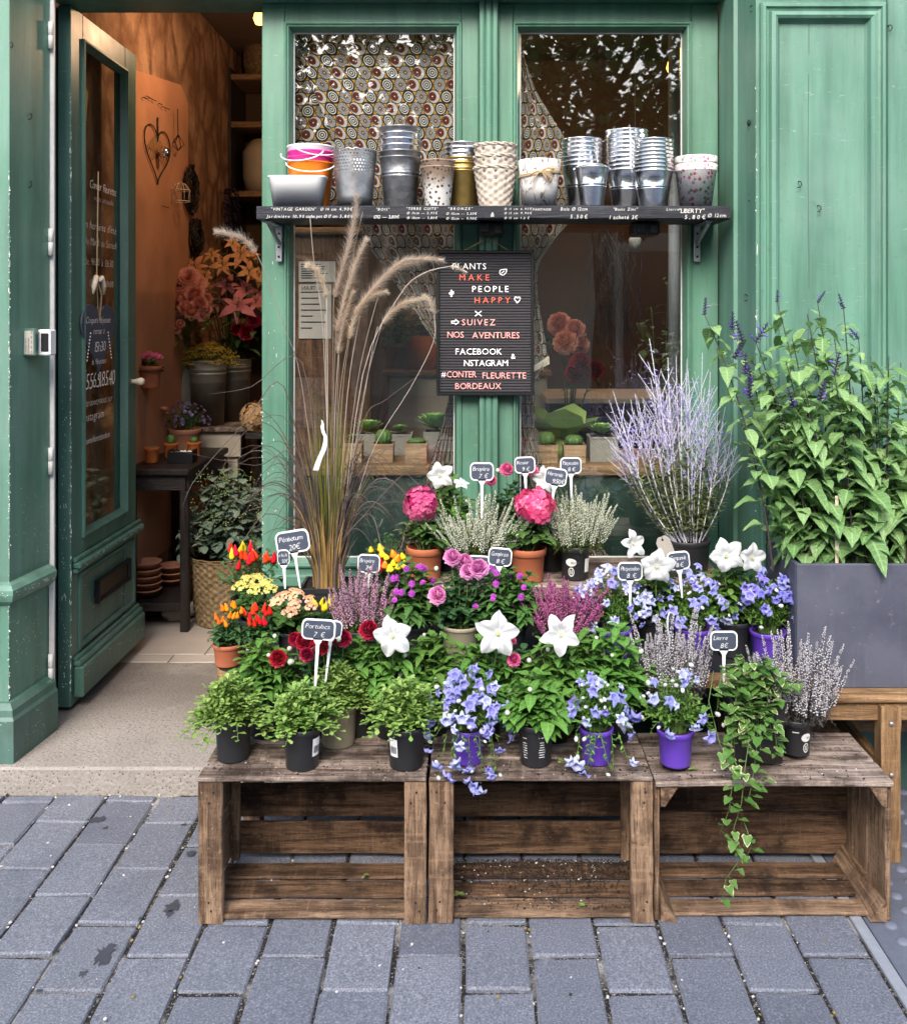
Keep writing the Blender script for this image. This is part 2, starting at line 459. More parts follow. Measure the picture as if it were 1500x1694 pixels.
def m_joint():
    t = NT('sandy_joint'); v = t.coord((1, 1, 1), False)
    a = t.noise(v, 5, 4); g = t.noise(v, 190, 3, .8)
    c = t.mix(t.ramp(a, .36, .48), (.34, .33, .31), (.028, .025, .024))
    c = t.mix(t.ramp(g, .56, .66), c, (.5, .47, .43))
    c = t.mix(t.ramp(g, .42, .36), c, (.03, .026, .024))
    return t.done(t.bsdf(c, .95, 0, t.bump(g, 1, .004), .1))
M['joint'] = m_joint()
def m_step():
    t = NT('worn_step_stone'); v = t.coord((1, 1, 1), False)
    g = t.noise(v, 105, 6, .85); b = t.noise(v, 4, 5, .6); p = t.n('ShaderNodeTexVoronoi', Vector=v, Scale=85.0).outputs['Distance']
    yy = t.n('ShaderNodeSeparateXYZ', Vector=v).outputs[1]
    c = t.mix(t.ramp(b, .35, .68), (.37, .34, .31), (.27, .25, .225))
    c = t.mix(t.ramp(g, .40, .60), tuple(x * .62 for x in (.40, .36, .32)), c); c = t.mix(t.math('MULTIPLY', t.ramp(g, .58, .7), .5), c, (.55, .5, .45))
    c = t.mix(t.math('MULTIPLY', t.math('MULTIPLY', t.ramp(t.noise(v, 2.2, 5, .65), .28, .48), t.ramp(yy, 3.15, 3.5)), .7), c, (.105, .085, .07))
    c = t.mix(t.math('MULTIPLY', t.math('LESS_THAN', p, .2), .8), c, (.06, .05, .045))
    return t.done(t.bsdf(c, .85, 0, t.bump(t.math('ADD', g, p), .7, .003), .2))
M['step'] = m_step()
M['tile'] = m_plain('pale_floor_tile', (.36, .31, .265), .55, var=.3, scale=14)
M['asphalt'] = m_plain('asphalt', (.06, .062, .068), .9, var=.6, scale=120, bump=.8)
M['tactile'] = m_plain('grey_tactile_paving', (.13, .145, .19), .75, var=.45, scale=60, bump=.5)
M['kerbline'] = m_plain('pale_kerb_strip', (.24, .255, .29), .8, var=.4, scale=60, bump=.4)
M['stain'] = m_plain('dark_stain', (.040, .043, .055), .7, var=.5, scale=60)

def m_glass(name, tintc=(.97, .99, .98), ior=1.6):
    t = NT(name)
    fc = t.n('ShaderNodeLayerWeight', Blend=.5).outputs['Facing']      # Schlick reflectance, the same from both sides
    f0 = ((ior - 1) / (ior + 1)) ** 2
    fr = t.math('MULTIPLY_ADD', t.math('POWER', fc, 5.0), 1 - f0, f0)
    v = t.coord((1, 1, 1), False)
    tr = t.n('ShaderNodeBsdfTransparent', Color=(*tintc, 1)).outputs[0]
    gl = t.n('ShaderNodeBsdfGlossy', Roughness=.012, Normal=t.bump(t.noise(v, 2.2, 2), .12, .004)).outputs[0]
    return t.done(t.n('ShaderNodeMixShader', _0=fr, _1=tr, _2=gl).outputs[0])
M['glass'] = m_glass('shop_window_glass', ior=1.95)
M['glass_door'] = m_glass('door_glass', (.93, .95, .93), 1.45)

# ---------------------------------------------------------------- ground
g = MB(); g.add([(-40, -60, -.035), (40, -60, -.035), (40, 60, -.035), (-40, 60, -.035)], [[0, 1, 2, 3]])
struct('ground', g, M['asphalt'])
g = MB(); g.add([(-5.5, -1.5, -.008), (.905, -1.5, -.008), (.905, 3.4, -.008), (-5.5, 3.4, -.008)], [[0, 1, 2, 3]])
struct('pavement_bed', g, M['joint'])
rg = random.Random(3)
g = MB()
PW, PD = .153, .2285
for k in range(-34, 7):
    x0 = -.1775 + PW * k
    ph = (2.172 if k % 2 == 0 else 2.0575)
    for n_ in range(-14, 6):
        y0 = ph + PD * n_; y1 = y0 + PD
        if y0 > 2.90: continue
        y1 = min(y1, 2.905)
        if y1 - y0 < .03: continue
        j = .0042 + rg.uniform(-.0016, .002)
        mx = Matrix.Translation((x0 + PW / 2 + rg.uniform(-.0015, .0015), (y0 + y1) / 2 + rg.uniform(-.0015, .0015), rg.uniform(-.003, .003))) @ Euler((rg.uniform(-.016, .016), rg.uniform(-.016, .016), rg.uniform(-.01, .01))).to_matrix().to_4x4()
        q = len(g.v); cbox(g, (-PW / 2 + j, -(y1 - y0) / 2 + j, -.04), (PW / 2 - j, (y1 - y0) / 2 - j, 0), .004, 0, min(1, max(0, rg.gauss(.5, .2))), mx)
        for i in range(q, len(g.v)):                    # no two edges quite straight
            g.v[i] = g.v[i] + Vector((rg.uniform(-.002, .002), rg.uniform(-.002, .002), rg.uniform(-.0012, .0006)))
struct('pavement', g, M['slab'])
g = MB(); cbox(g, (.898, -1.5, -.05), (.926, 3.3, .0005), .002); struct('kerb_strip', g, M['kerbline'])
g = MB(); cbox(g, (.93, -1.5, -.05), (4.5, 3.3, -.002), .002)
for i in range(40):
    for j in range(46):
        x = .985 + i * .062; y = .6 + j * .058
        if x > 2.2: continue
        lathe(g, [(.016, -.003), (.013, .0025), (.007, .004), (0, .0042)], 10, (x + rg.uniform(-.002, .002), y, 0))
struct('tactile_pavement', g, M['tactile'], True)
# dark spots trodden on the slabs
g = MB()
for (px, py, rx, ry) in [(160, 1357, 20, 7), (175, 1370, 6, 4), (172, 1580, 24, 18), (138, 1612, 10, 6), (286, 1500, 18, 11), (281, 1512, 9, 7), (315, 1413, 12, 6), (232, 1520, 5, 3), (588, 1622, 5, 3), (64, 1640, 8, 4), (305, 1365, 8, 3)]:
    d = EYE * F / (py - CY); n = 26; r0 = .8 * rx / (F / d)
    vs = [(X(px, d), d, .0014)]
    for i in range(n):
        a = 2 * pi * i / n; q = rg.uniform(.45, 1.15)
        vs.append((X(px, d) + r0 * q * cos(a), d + r0 * (ry / rx) * 2.1 * q * sin(a), .0014))
    g.add(vs, [[0, 1 + i, 1 + (i + 1) % n] for i in range(n)])
struct('stains_on_pavement', g, M['stain'])
# loose grit and bits of leaf in the joints
g = MB()
for i in range(620):
    k = rg.randint(-12, 6); x = -.1775 + PW * k + rg.uniform(-.005, .005); y = rg.uniform(1.75, 2.9)
    if i % 5 == 0: x = rg.uniform(-1.9, .88)
    if i % 7 == 0: y = 2.905 + rg.uniform(-.02, .004)
    s = rg.uniform(.0012, .0036)
    cbox(g, (-s, -s * rg.uniform(.5, 1.2), 0), (s, s, s * 1.1), s * .4, rg.choice([0, 0, 0, 1, 1, 2]), .5, Matrix.Translation((x, y, -.004 if i % 5 else .001)) @ Euler((rg.uniform(-.4, .4), rg.uniform(-.4, .4), rg.uniform(0, 6))).to_matrix().to_4x4())
o = struct('grit', g, [m_plain('pale_grit', (.5, .48, .44), .9), m_plain('dark_grit', (.03, .027, .025), .9), m_plain('dry_leaf_bits', (.23, .17, .05), .8)], kind='stuff')

# ---------------------------------------------------------------- door step and interior floor
g = MB(); cbox(g, (-3.2, 2.912, -.05), (-.40, 3.796, .076), .007)
struct('door_step', g, M['step'])
g = MB()
for i in range(-4, 5):
    for j in range(6):
        x0 = -1.2 + i * .42 + (.12 if j % 2 else 0)
        y0 = 3.80 + (0 if j == 0 else .085 + (j - 1) * .42); y1 = y0 + (.082 if j == 0 else .417)
        cbox(g, (x0, y0, 0), (x0 + .417, y1, .077 + rg.uniform(-.001, .001)), .002, 0, rg.random())
g.add([(-1.9, 3.3, .06), (1.7, 3.3, .06), (1.7, 6.4, .06), (-1.9, 6.4, .06)], [[0, 1, 2, 3]], 1)
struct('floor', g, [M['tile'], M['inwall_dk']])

# ---------------------------------------------------------------- the shop front
def mold(mb, x0, x1, z0, z1, prof, mi=0):
    vs = []; fs = []
    for (i, y) in prof: vs += [(x0 + i, y, z0 + i), (x1 - i, y, z0 + i), (x1 - i, y, z1 - i), (x0 + i, y, z1 - i)]
    for k in range(len(prof) - 1):
        for j in range(4):
            q = (j + 1) % 4; fs.append([k * 4 + j, k * 4 + q, k * 4 + 4 + q, k * 4 + 4 + j])
    mb.add(vs, fs, mi)
def sweep(mb, path, prof, mi=0):
    n = len(path); nor = []
    for i in range(n):
        ds = []
        for a, b in ((i - 1, i), (i, i + 1)):
            if a >= 0 and b < n:
                d = Vector((path[b][0] - path[a][0], path[b][1] - path[a][1])).normalized(); ds.append(Vector((d.y, -d.x)))
        m = sum(ds, Vector((0, 0))); m.normalize(); m /= max(.4, m.dot(ds[0])); nor.append(m)
    vs = []; fs = []; k = len(prof)
    for i in range(n):
        for (o, z) in prof: vs.append((path[i][0] + nor[i].x * o, path[i][1] + nor[i].y * o, z))
    for i in range(n - 1):
        for j in range(k - 1): fs.append([i * k + j, (i + 1) * k + j, (i + 1) * k + j + 1, i * k + j + 1])
    mb.add(vs, fs, mi)

shop = thing('shop_building', 'old green painted wooden shopfront with two tall windows and an open door', 'building', (0, 3.31, 0))
ZT = 2.508
# left pilaster with its cap rail and plinth
pl_path = [(-3.6, 2.965), (-1.424, 2.965), (-1.398, 3.185), (-1.43, 3.19)]
g = MB(); sweep(g, pl_path, [(-.004, .076), (-.004, .60), (0, .64), (0, 3.2)]); pil = obj('pilaster', g, M['green'], shop, True, False)
g = MB(); sweep(g, pl_path[:3], [(-.01, .548), (.004, .552), (.018, .565), (.026, .585), (.026, .60), (.014, .614), (-.01, .624)]); obj('cap_rail', g, M['green'], pil, True, False)
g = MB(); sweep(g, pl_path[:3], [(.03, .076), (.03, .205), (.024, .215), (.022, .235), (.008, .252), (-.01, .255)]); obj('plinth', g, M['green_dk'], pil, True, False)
# right pilaster with a raised panel moulding
pr_path = [(.838, 3.31), (.838, 3.125), (.850, 3.12), (.864, 2.965), (3.4, 2.965)]
g = MB(); sweep(g, pr_path, [(0, -.02), (0, 3.2)]); pir = obj('pilaster', g, M['green'], shop, True, False)
g = MB(); mold(g, .874, 1.258, .42, 2.395, [(0, 2.966), (.0, 2.950), (.006, 2.943), (.014, 2.943), (.018, 2.951), (.026, 2.953), (.031, 2.940), (.042, 2.936), (.050, 2.942), (.056, 2.958), (.062, 2.9645)])
cbox(g, (1.262, 2.949, -.02), (2.6, 2.966, 3.2), .004)
cbox(g, (.874, 2.944, 2.42), (1.258, 2.967, 2.47), .008)
obj('panel_moulding', g, M['green'], pir, True, False)
g = MB(); sweep(g, pr_path[2:], [(.025, -.02), (.025, .20), (.018, .225), (.0, .24)]); obj('plinth', g, M['green_dk'], pir, True, False)
# a crack down the panel board
g = MB()
pts = [Vector((X(1337, 2.964) + .0015 * sin(z * 9) , 2.9645, z)) for z in [.5 + i * .06 for i in range(32)]]
for a, b in zip(pts, pts[1:]):
    if rg.random() < .8: g.add([a + Vector((-.0007, -.0006, 0)), a + Vector((.0007, -.0006, 0)), b + Vector((.0007, -.0006, 0)), b + Vector((-.0007, -.0006, 0))], [[0, 1, 2, 3]])
obj('crack', g, M['stain'], pir, True, False)
# lintel and the wall above
g = MB(); cbox(g, (-1.43, 3.20, ZT), (.85, 3.42, 2.60), .006); cbox(g, (-1.44, 3.17, 2.603), (.86, 3.42, 2.70), .02); obj('lintel', g, M['green_win'], shop, True, False)
g = MB(); cbox(g, (-3.6, 3.1, 2.703), (3.4, 3.5, 4.6), .01); obj('upper_wall', g, M['green'], shop, True, False)
# window framing
YF = 3.31
xw = lambda p: X(p, YF)
zw = lambda p: Z(p, YF)
GZ0, GZ1 = zw(930), zw(47)
g = MB()
for a, b in ((433, 471), (763, 791), (825, 849), (1143, 1188)):
    cbox(g, (xw(a), YF, .0), (xw(b), YF + .06, ZT - .001), .003)
for a, b in ((471.2, 762.8), (849.2, 1142.8)):
    cbox(g, (xw(a), YF + .001, zw(37)), (xw(b), YF + .058, ZT - .001), .002)
    cbox(g, (xw(a), YF + .001, zw(1010)), (xw(b), YF + .058, zw(938)), .002)
wf = obj('window_frame', g, M['green_win'], shop, True, False)
g = MB()
for a, b in ((471, 763), (849, 1143)):
    mold(g, xw(a), xw(b), zw(938), zw(37), [(0, YF + .012), (0, YF - .010), (.006, YF - .013), (.010, YF - .007), (.014, YF - .006), (.020, YF + .014), (.0245, YF + .03), (.0245, YF + .05)])
obj('glazing_bead', g, M['green_win'], wf, True, False)
g = MB()                                           # thin pale putty line round the glass
for a, b in ((471, 763), (849, 1143)):
    mold(g, xw(a) + .0238, xw(b) - .0238, zw(938) + .0238, zw(37) - .0238, [(0, YF + .034), (.003, YF + .035), (.004, YF + .04)])
obj('putty', g, M['white_chip'], wf, True, False)
g = MB()                                           # fluted mullion
x0, x1 = xw(791), xw(825); n = 60; vs = []; fs = []
for i in range(n + 1):
    t = i / n; w = 3
    ph = (t * w) % 1
    dep = .028 + (.010 * sqrt(max(0, 1 - (2 * ph - 1) ** 2)) if .06 < t < .94 else -.01)
    for z in (zw(1010), ZT - .001): vs.append((x0 + (x1 - x0) * t, YF - dep, z))
for i in range(n): fs.append([2 * i, 2 * i + 2, 2 * i + 3, 2 * i + 1])
g.add(vs, fs); cbox(g, (x0 + .0005, YF - .018, zw(1010)), (x1 - .0005, YF + .05, ZT - .002), .001)
obj('mullion', g, M['green_win'], shop, True, True)
for a, b in ((471, 763), (849, 1143)):
    g = MB(); cbox(g, (xw(a) + .012, YF + .042, zw(938) + .012), (xw(b) - .012, YF + .047, zw(37) - .012), .0003)
    obj('window_pane', g, M['glass'], shop, True, False)
g = MB(); cbox(g, (xw(433) - .004, 3.235, zw(962)), (.838, YF - .0145, zw(942)), .006); obj('window_sill', g, M['green_win'], shop, True, False)
g = MB(); cbox(g, (xw(433), YF + .006, -.02), (.838, YF + .058, zw(1010) - .002), .002)
for a, b in ((445, 790), (826, 1180)): mold(g, xw(a), xw(b), .12, zw(1000), [(0, YF + .0055), (0, YF - .006), (.012, YF - .010), (.03, YF + .004)])
obj('stall_riser', g, M['green_dk'], shop, True, False)
# jamb strip the door hangs from
g = MB(); cbox(g, (-1.403, 3.190, .085), (-1.386, 3.203, ZT - .002), .002); obj('door_jamb', g, M['white_chip'], shop, True, False)
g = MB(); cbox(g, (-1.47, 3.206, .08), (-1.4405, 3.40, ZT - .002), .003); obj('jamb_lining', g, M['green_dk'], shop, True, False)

# the door, swung fully open into the shop (its outer face looks right)
DX = -1.383
door = bpy.data.objects.new('door', None); COL.objects.link(door); door.parent = shop; door.location = (DX, 0.007, .09)
g = MB()
def dbox(a, b, z0, z1, dx0=-.045, dx1=0, c=.003): cbox(g, (DX + dx0, a, z0), (DX + dx1, b, z1), c)
dbox(3.317, 3.42, .092, 2.505); dbox(3.835, 3.958, .092, 2.505)
dbox(3.4202, 3.8348, 2.405, 2.504); dbox(3.4202, 3.8348, .60, .665); dbox(3.4202, 3.8348, .0925, .5998, -.04, -.006)
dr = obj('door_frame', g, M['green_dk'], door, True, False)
def dmold(mb, y0, y1, z0, z1, prof):
    t = MB(); mold(t, y0, y1, z0, z1, prof); mb.add([(p[1], p[0], p[2]) for p in t.v], t.f)
g = MB()
dmold(g, 3.41, 3.845, .655, 2.415, [(0, DX - .002), (0, DX + .010), (.008, DX + .012), (.014, DX + .002), (.022, DX - .016)])
dmold(g, 3.38, 3.93, .27, .535, [(0, DX - .002), (0, DX + .005), (.01, DX + .008), (.02, DX - .002)])
obj('door_moulding', g, M['green_dk'], door, True, False)
g = MB(); cbox(g, (DX - .022, 3.415, .66), (DX - .017, 3.84, 2.41), .0003); obj('door_pane', g, M['glass_door'], door, True, False)
g = MB()                                           # drip rail and kick board
for a, z0, z1 in ((.018, .548, .562), (.030, .563, .585), (.016, .5852, .602)): cbox(g, (DX + .0005, 3.33, z0), (DX + a, 3.972, z1), .005)
obj('drip_rail', g, M['green_dk'], door, True, False)
g = MB()
for a, z0, z1 in ((.036, .118, .225), (.026, .2255, .245), (.014, .2455, .258)): cbox(g, (DX + .0005, 3.335, z0), (DX + a, 3.965, z1), .006)
obj('kick_board', g, M['green_dk'], door, True, False)
g = MB(); dmold(g, 3.535, 3.869, .384, .468, [(0, DX - .002), (0, DX + .014), (.006, DX + .016), (.012, DX + .008), (.014, DX + .004)])
g.add([(DX + .003, 3.54, .39), (DX + .003, 3.86, .39), (DX + .003, 3.86, .462), (DX + .003, 3.54, .462)], [[0, 1, 2, 3]])
obj('letter_slot', g, M['black_met'], door, True, False)
for zz in (2.36, 1.68, .96, .28):
    g = MB(); lathe(g, [(0, -.045), (.008, -.044), (.008, -.001), (.0065, 0), (.008, .001), (.008, .044), (0, .046)], 12, (-1.391, 3.178, zz)); cbox(g, (-1.396, 3.180, zz - .03), (-1.386, 3.1895, zz + .03), .001)
    obj('hinge', g, M['white_chip'], door, True)
rt = random.Random(5)
g = MB()
dl = lambda y0, z0: (lambda a, b: Vector((DX - .0155, y0 + a, z0 + b)))
def dtext(s, px0, px1, py, size, dimm=0, bold=0):
    px0 = 143 + (px0 - 136) * .9; px1 = min(px1, 202); d0 = -DX * F / (CX - px0); d1 = -DX * F / (CX - px1); zc = Z(py, (d0 + d1) / 2)
    g = MB(); text(g, s, dl(d0, zc), size, d1 - d0, shear=.2, jit=.1, rng=rt)
    obj('lettering', g, M['chalk_dim'] if dimm else M['letter'], door, True, False)
dtext('Conter Fleurette', 150, 202, 318, .045); dtext('vous accueille', 158, 196, 336, .03, 1)
dtext("En horaires d'été", 138, 204, 382, .042); dtext('Du Mardi au Samedi', 139, 203, 408, .04, 1); dtext('de 9h30 à 13h30', 141, 196, 440, .04, 1); dtext('et', 160, 166, 456, .03)
dtext('15h30 - 20h00', 150, 196, 474, .035)
dtext('05.56.51.85.40', 136, 203, 640, .085)
dtext('retrouvez-nous sur', 137, 196, 668, .04, 1); dtext('Instagram', 140, 180, 694, .045); dtext('conterfleurettebordeaux', 143, 192, 728, .034)

# small fittings on the front
def hook(px, py, y):
    g = MB(); p = P(px, py, y)
    tube(g, [p + Vector((0, .004, 0)), p + Vector((0, -.010, 0)), p + Vector((.004, -.016, -.004)), p + Vector((.006, -.014, -.012)), p + Vector((.001, -.012, -.019)), p + Vector((-.006, -.015, -.020))], .0016, 6)
    obj('hook', g, M['iron'], shop, True)
for px, py, y in ((22, 70, 2.99), (53, 188, 3.08), (53, 300, 3.08)): hook(px, py, y)
for px, py, y in ((1241, 10, 3.01), (1469, 42, 2.949), (1238, 322, 3.03), (1232, 487, 3.05), (1352, 340, 2.965), (1320, 300, 2.965), (1237, 762, 3.02)): hook(px, py, y)
g = MB(); p = P(1239, 203, 3.012)
lathe(g, [(0, 0), (.009, 0), (.010, .003), (.006, .005), (.004, .004), (0, .001)], 14, (0, 0, 0), 0, .5, Matrix.Translation(p) @ Euler((radians(90), 0, radians(-80))).to_matrix().to_4x4())
obj('keyhole', g, M['black_met'], shop, True)
# key box beside the hinge
kb = bpy.data.objects.new('key_box', None); COL.objects.link(kb); kb.parent = shop; kb.location = P(62, 566, 3.05) - shop.location
g = MB(); mxk = Matrix.Translation(P(64, 566, 3.07)) @ Euler((0, 0, radians(82))).to_matrix().to_4x4()
g = MB(); cbox(g, (-1.386, 3.07, Z(588, 3.07)), (-1.345, 3.115, Z(545, 3.07)), .004); obj('case', g, M['white_pl'], kb, True, False)
g = MB(); cbox(g, (-1.373, 3.0662, Z(581, 3.07)), (-1.350, 3.0698, Z(551, 3.07)), .001); obj('window', g, M['black_met'], kb, True, False)
g = MB(); cbox(g, (-1.420, 3.036, Z(589, 3.04)), (-1.378, 3.062, Z(543, 3.04)), .003); obj('sticker_plate', g, M['green_dk'], kb, True, False)
g = MB(); cbox(g, (-1.410, 3.0335, Z(586, 3.04)), (-1.382, 3.0358, Z(547, 3.04)), .0005); obj('sticker', g, M['paper'], kb, True, False)
g = MB()
mpk = lambda x0: (lambda a, b: Vector((x0 - b, 3.0328, Z(585, 3.04) + a)))
text(g, '44 44 44 95 50', mpk(-1.384), .009, .072); text(g, 'AUTORISATION', mpk(-1.394), .007, .05); text(g, 'PARKING PRIVE', mpk(-1.403), .006, .05)
obj('sticker_lettering', g, M['black_met'], kb, True, False)

# paint knocked off along the worn arrises
def worn(parent, p0, p1, n, nrm, w=.004, seed=0):
    r = random.Random(seed); g = MB(); p0, p1, nrm = Vector(p0), Vector(p1), Vector(nrm).normalized(); ax = (p1 - p0).normalized(); sd_ = ax.cross(nrm)
    for i in range(n):
        c = p0.lerp(p1, r.random() ** .8) + nrm * .0006 + sd_ * r.gauss(0, w * .5); a = r.uniform(.0008, .0036) * (3.6 if r.random() < .10 else 1); b = r.uniform(.0005, .0015); k = 7
        g.add([c + ax * a * cos(2 * pi * j / k) * r.uniform(.6, 1.2) + sd_ * b * sin(2 * pi * j / k) * r.uniform(.6, 1.3) for j in range(k)], [list(range(k))])
    obj('chipped_paint', g, M['white_chip'], parent, True, False)
worn(pil, (-1.4245, 2.9645, 1.9), (-1.4245, 2.9645, .26), 170, (.4, -1, 0), .003, 1)
worn(pil, (-1.40, 2.934, .19), (-1.9, 2.934, .10), 60, (0, -1, 0), .10, 2); worn(pil, (-1.392, 2.97, .18), (-1.37, 3.18, .10), 50, (1, -.12, 0), .10, 3)
worn(pil, (-1.396, 2.95, .588), (-1.374, 3.18, .588), 60, (1, -.15, .15), .012, 4); worn(pil, (-1.41, 2.938, .59), (-1.75, 2.938, .59), 60, (0, -1, .1), .012, 5)
worn(pil, (-1.415, 3.0, .5), (-1.40, 3.17, .3), 60, (1, -.15, 0), .10, 16); worn(pil, (-1.415, 3.0, .9), (-1.40, 3.17, .66), 40, (1, -.15, 0), .12, 17)
worn(door, (DX, 3.3168, 2.3), (DX, 3.3168, .15), 210, (.5, -1, 0), .003, 6); worn(door, (DX - .022, 3.3165, 1.2), (DX - .022, 3.3165, .15), 90, (0, -1, 0), .016, 7)
worn(door, (DX + .0305, 3.34, .575), (DX + .0305, 3.96, .575), 80, (1, 0, .2), .008, 8); worn(door, (DX + .0365, 3.34, .20), (DX + .0365, 3.96, .17), 90, (1, 0, 0), .03, 9)
worn(door, (DX - .003, 3.40, .46), (DX - .003, 3.93, .33), 70, (1, 0, 0), .06, 10); worn(door, (DX + .010, 3.418, 1.9), (DX + .010, 3.418, .66), 60, (1, -.4, 0), .003, 11)
worn(wf, (xw(434), YF - .0004, 1.2), (xw(434), YF - .0004, .55), 60, (0, -1, 0), .004, 12); worn(wf, (xw(450), YF - .0004, 1.7), (xw(450), YF - .0004, .6), 22, (0, -1, 0), .02, 13); worn(pir, (.8645, 2.9645, 2.2), (.8645, 2.9645, .6), 50, (-.3, -1, 0), .003, 14)

# ---------------------------------------------------------------- the room behind
iw = thing('interior_walls', 'dim orange lit stone walls of the room behind the door and windows', 'wall', (0, 6.3, .06))
g = MB(); cbox(g, (-1.62, 3.40, .06), (-1.50, 6.3, 3.1), .004); obj('side_wall', g, M['inwall'], iw, True, False)
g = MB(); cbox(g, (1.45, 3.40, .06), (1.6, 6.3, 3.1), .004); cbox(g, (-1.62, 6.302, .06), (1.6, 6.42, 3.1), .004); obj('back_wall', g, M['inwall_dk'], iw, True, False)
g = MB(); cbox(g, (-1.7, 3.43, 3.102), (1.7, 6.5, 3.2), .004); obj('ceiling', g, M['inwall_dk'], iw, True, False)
g = MB()                                          # the smoother orange plaster panel low on the side wall
yy0, yy1 = 4.1, 5.05
g.add([(-1.4985, yy0, .30), (-1.4985, yy1, .30), (-1.4985, yy1, Z(170, yy1)), (-1.4985, yy1 - .12, Z(140, yy1 - .12)), (-1.4985, yy0, Z(108, yy0)),
       (-1.492, yy0, .30), (-1.492, yy1, .30), (-1.492, yy1, Z(170, yy1)), (-1.492, yy1 - .12, Z(140, yy1 - .12)), (-1.492, yy0, Z(108, yy0))],
      [[5, 6, 7, 8, 9], [1, 6, 7, 2], [2, 7, 8, 3], [3, 8, 9, 4], [0, 5, 9, 4]])
obj('plaster_panel', g, M['plaster_or'], iw, True, False)
# display platform inside the windows
dp = thing('window_platform', 'low wooden display platform with dark green front behind the window glass', 'platform', (0, 3.46, .076))
g = MB(); cbox(g, (xw(486), 3.440, .868), (xw(1132), 3.90, .903), .003); obj('board', g, M['pine_x'], dp, True, False)
g = MB(); cbox(g, (xw(484), 3.462, .30), (xw(1134), 3.50, .867), .003); obj('front_panel', g, M['green_riser'], dp, True, False)

g = MB(); cbox(g, (-14, -9.5, -.05), (14, -6.0, .10), .02); struct('far_pavement', g, m_plain('far_pavement_stone', (.42, .40, .37), .8))
# ---------------------------------------------------------------- across the street: what the glass reflects
ob = thing('facing_building', 'pale stone house across the street mirrored faintly in the shop glass', 'building', (0, -9.5, 0))
m_facing = m_plain('street_limestone', (.50, .44, .36), .9, var=.4, scale=3)
g = MB(); cbox(g, (-14, -10.2, -.03), (14, -9.5, 4.5), .01); obj('wall', g, m_facing, ob, True, False)
m_dkglass = m_plain('dark_window', (.02, .022, .028), .15)
for i in range(-3, 4):
    for z0, z1 in ((.4, 2.5), (3.2, 4.2)):
        g = MB(); cbox(g, (i * 3.1 - .6, -9.497, z0), (i * 3.1 + .6, -9.46, z1), .01); obj('window', g, m_dkglass, ob, True, False)
# ---------------------------------------------------------------- plant materials
UP = Vector((0, 0, 1))
M['lf_mid'] = m_leaf('mid_green_leaf', (.035, .095, .022), (.105, .22, .05), veins=6)
M['lf_fresh'] = m_leaf('fresh_green_leaf', (.055, .15, .026), (.16, .32, .06), veins=6)
M['lf_dark'] = m_leaf('dark_green_leaf', (.022, .070, .024), (.075, .17, .052), veins=6)
M['lf_rose'] = m_leaf('rose_leaf', (.028, .085, .035), (.075, .18, .06), veins=5)
M['lf_sedum'] = m_leaf('pale_fleshy_leaf', (.10, .23, .03), (.38, .53, .16), .2, .4)
M['lf_grey'] = m_leaf('grey_green_leaf', (.11, .16, .055), (.30, .33, .12))
M['lf_salvia'] = m_leaf('sage_leaf', (.085, .19, .05), (.30, .44, .19), .3, veins=8)
M['lf_euca'] = m_leaf('eucalyptus_leaf', (.06, .10, .07), (.20, .25, .185), .15, .6, veins=4)
M['lf_ivy'] = m_leaf('variegated_ivy_leaf', (.06, .17, .035), (.14, .29, .065), .2, .4, (.56, .58, .34))
M['lf_camp'] = m_leaf('campanula_leaf', (.045, .13, .02), (.20, .36, .06), veins=4)
M['stem_g'] = m_leaf('green_stem', (.07, .14, .035), (.15, .24, .07), .05)
M['stem_d'] = m_leaf('dark_stem', (.022, .016, .020), (.055, .04, .038), .02)
M['stem_p'] = m_leaf('silvery_stem', (.50, .48, .56), (.78, .76, .84), .1)
M['culm'] = m_leaf('grass_culm', (.22, .18, .14), (.50, .43, .38), .1)
M['straw'] = m_leaf('straw_stem', (.22, .13, .04), (.46, .32, .12), .15)
M['gb_green'] = m_leaf('grass_blade', (.12, .15, .02), (.34, .36, .06), .3)
M['gb_purple'] = m_leaf('purple_grass_blade', (.030, .020, .018), (.17, .135, .12), .15)
M['plume'] = m_leaf('grass_plume', (.60, .47, .36), (.95, .87, .74), .4)
M['plume_core'] = m_leaf('plume_core', (.34, .22, .16), (.52, .38, .28), .1)
M['fl_white'] = m_leaf('white_petal', (.50, .53, .55), (.76, .76, .74), .3, .55)
M['fl_blue'] = m_leaf('blue_petal', (.20, .20, .60), (.42, .44, .78), .3, .5)
M['fl_bluedeep'] = m_leaf('violet_blue_petal', (.15, .13, .55), (.30, .30, .72), .3, .5)
M['fl_pale'] = m_leaf('pale_blue_petal', (.36, .40, .72), (.62, .65, .82), .3, .5)
M['fl_pink'] = m_leaf('hot_pink_petal', (.56, .025, .15), (.88, .22, .40), .25, .5)
M['fl_rose'] = m_leaf('lilac_pink_petal', (.50, .05, .32), (.82, .42, .64), .25, .5)
M['fl_red'] = m_leaf('crimson_petal', (.12, .003, .012), (.46, .012, .05), .2, .45)
M['fl_coral'] = m_leaf('coral_petal', (.66, .24, .16), (.86, .46, .35), .25, .5)
M['fl_peach'] = m_leaf('peach_petal', (.78, .36, .19), (.92, .62, .40), .25, .5)
M['fl_yel'] = m_leaf('yellow_petal', (.62, .55, .08), (.86, .84, .28), .25, .5)
M['fl_gold'] = m_leaf('ochre_flower', (.30, .20, .02), (.60, .45, .06), .15, .6)
M['fl_mag'] = m_leaf('magenta_flower', (.34, .03, .36), (.60, .12, .62), .15, .5)
M['fl_lily'] = m_leaf('pink_lily_petal', (.52, .09, .11), (.88, .45, .42), .25, .5)
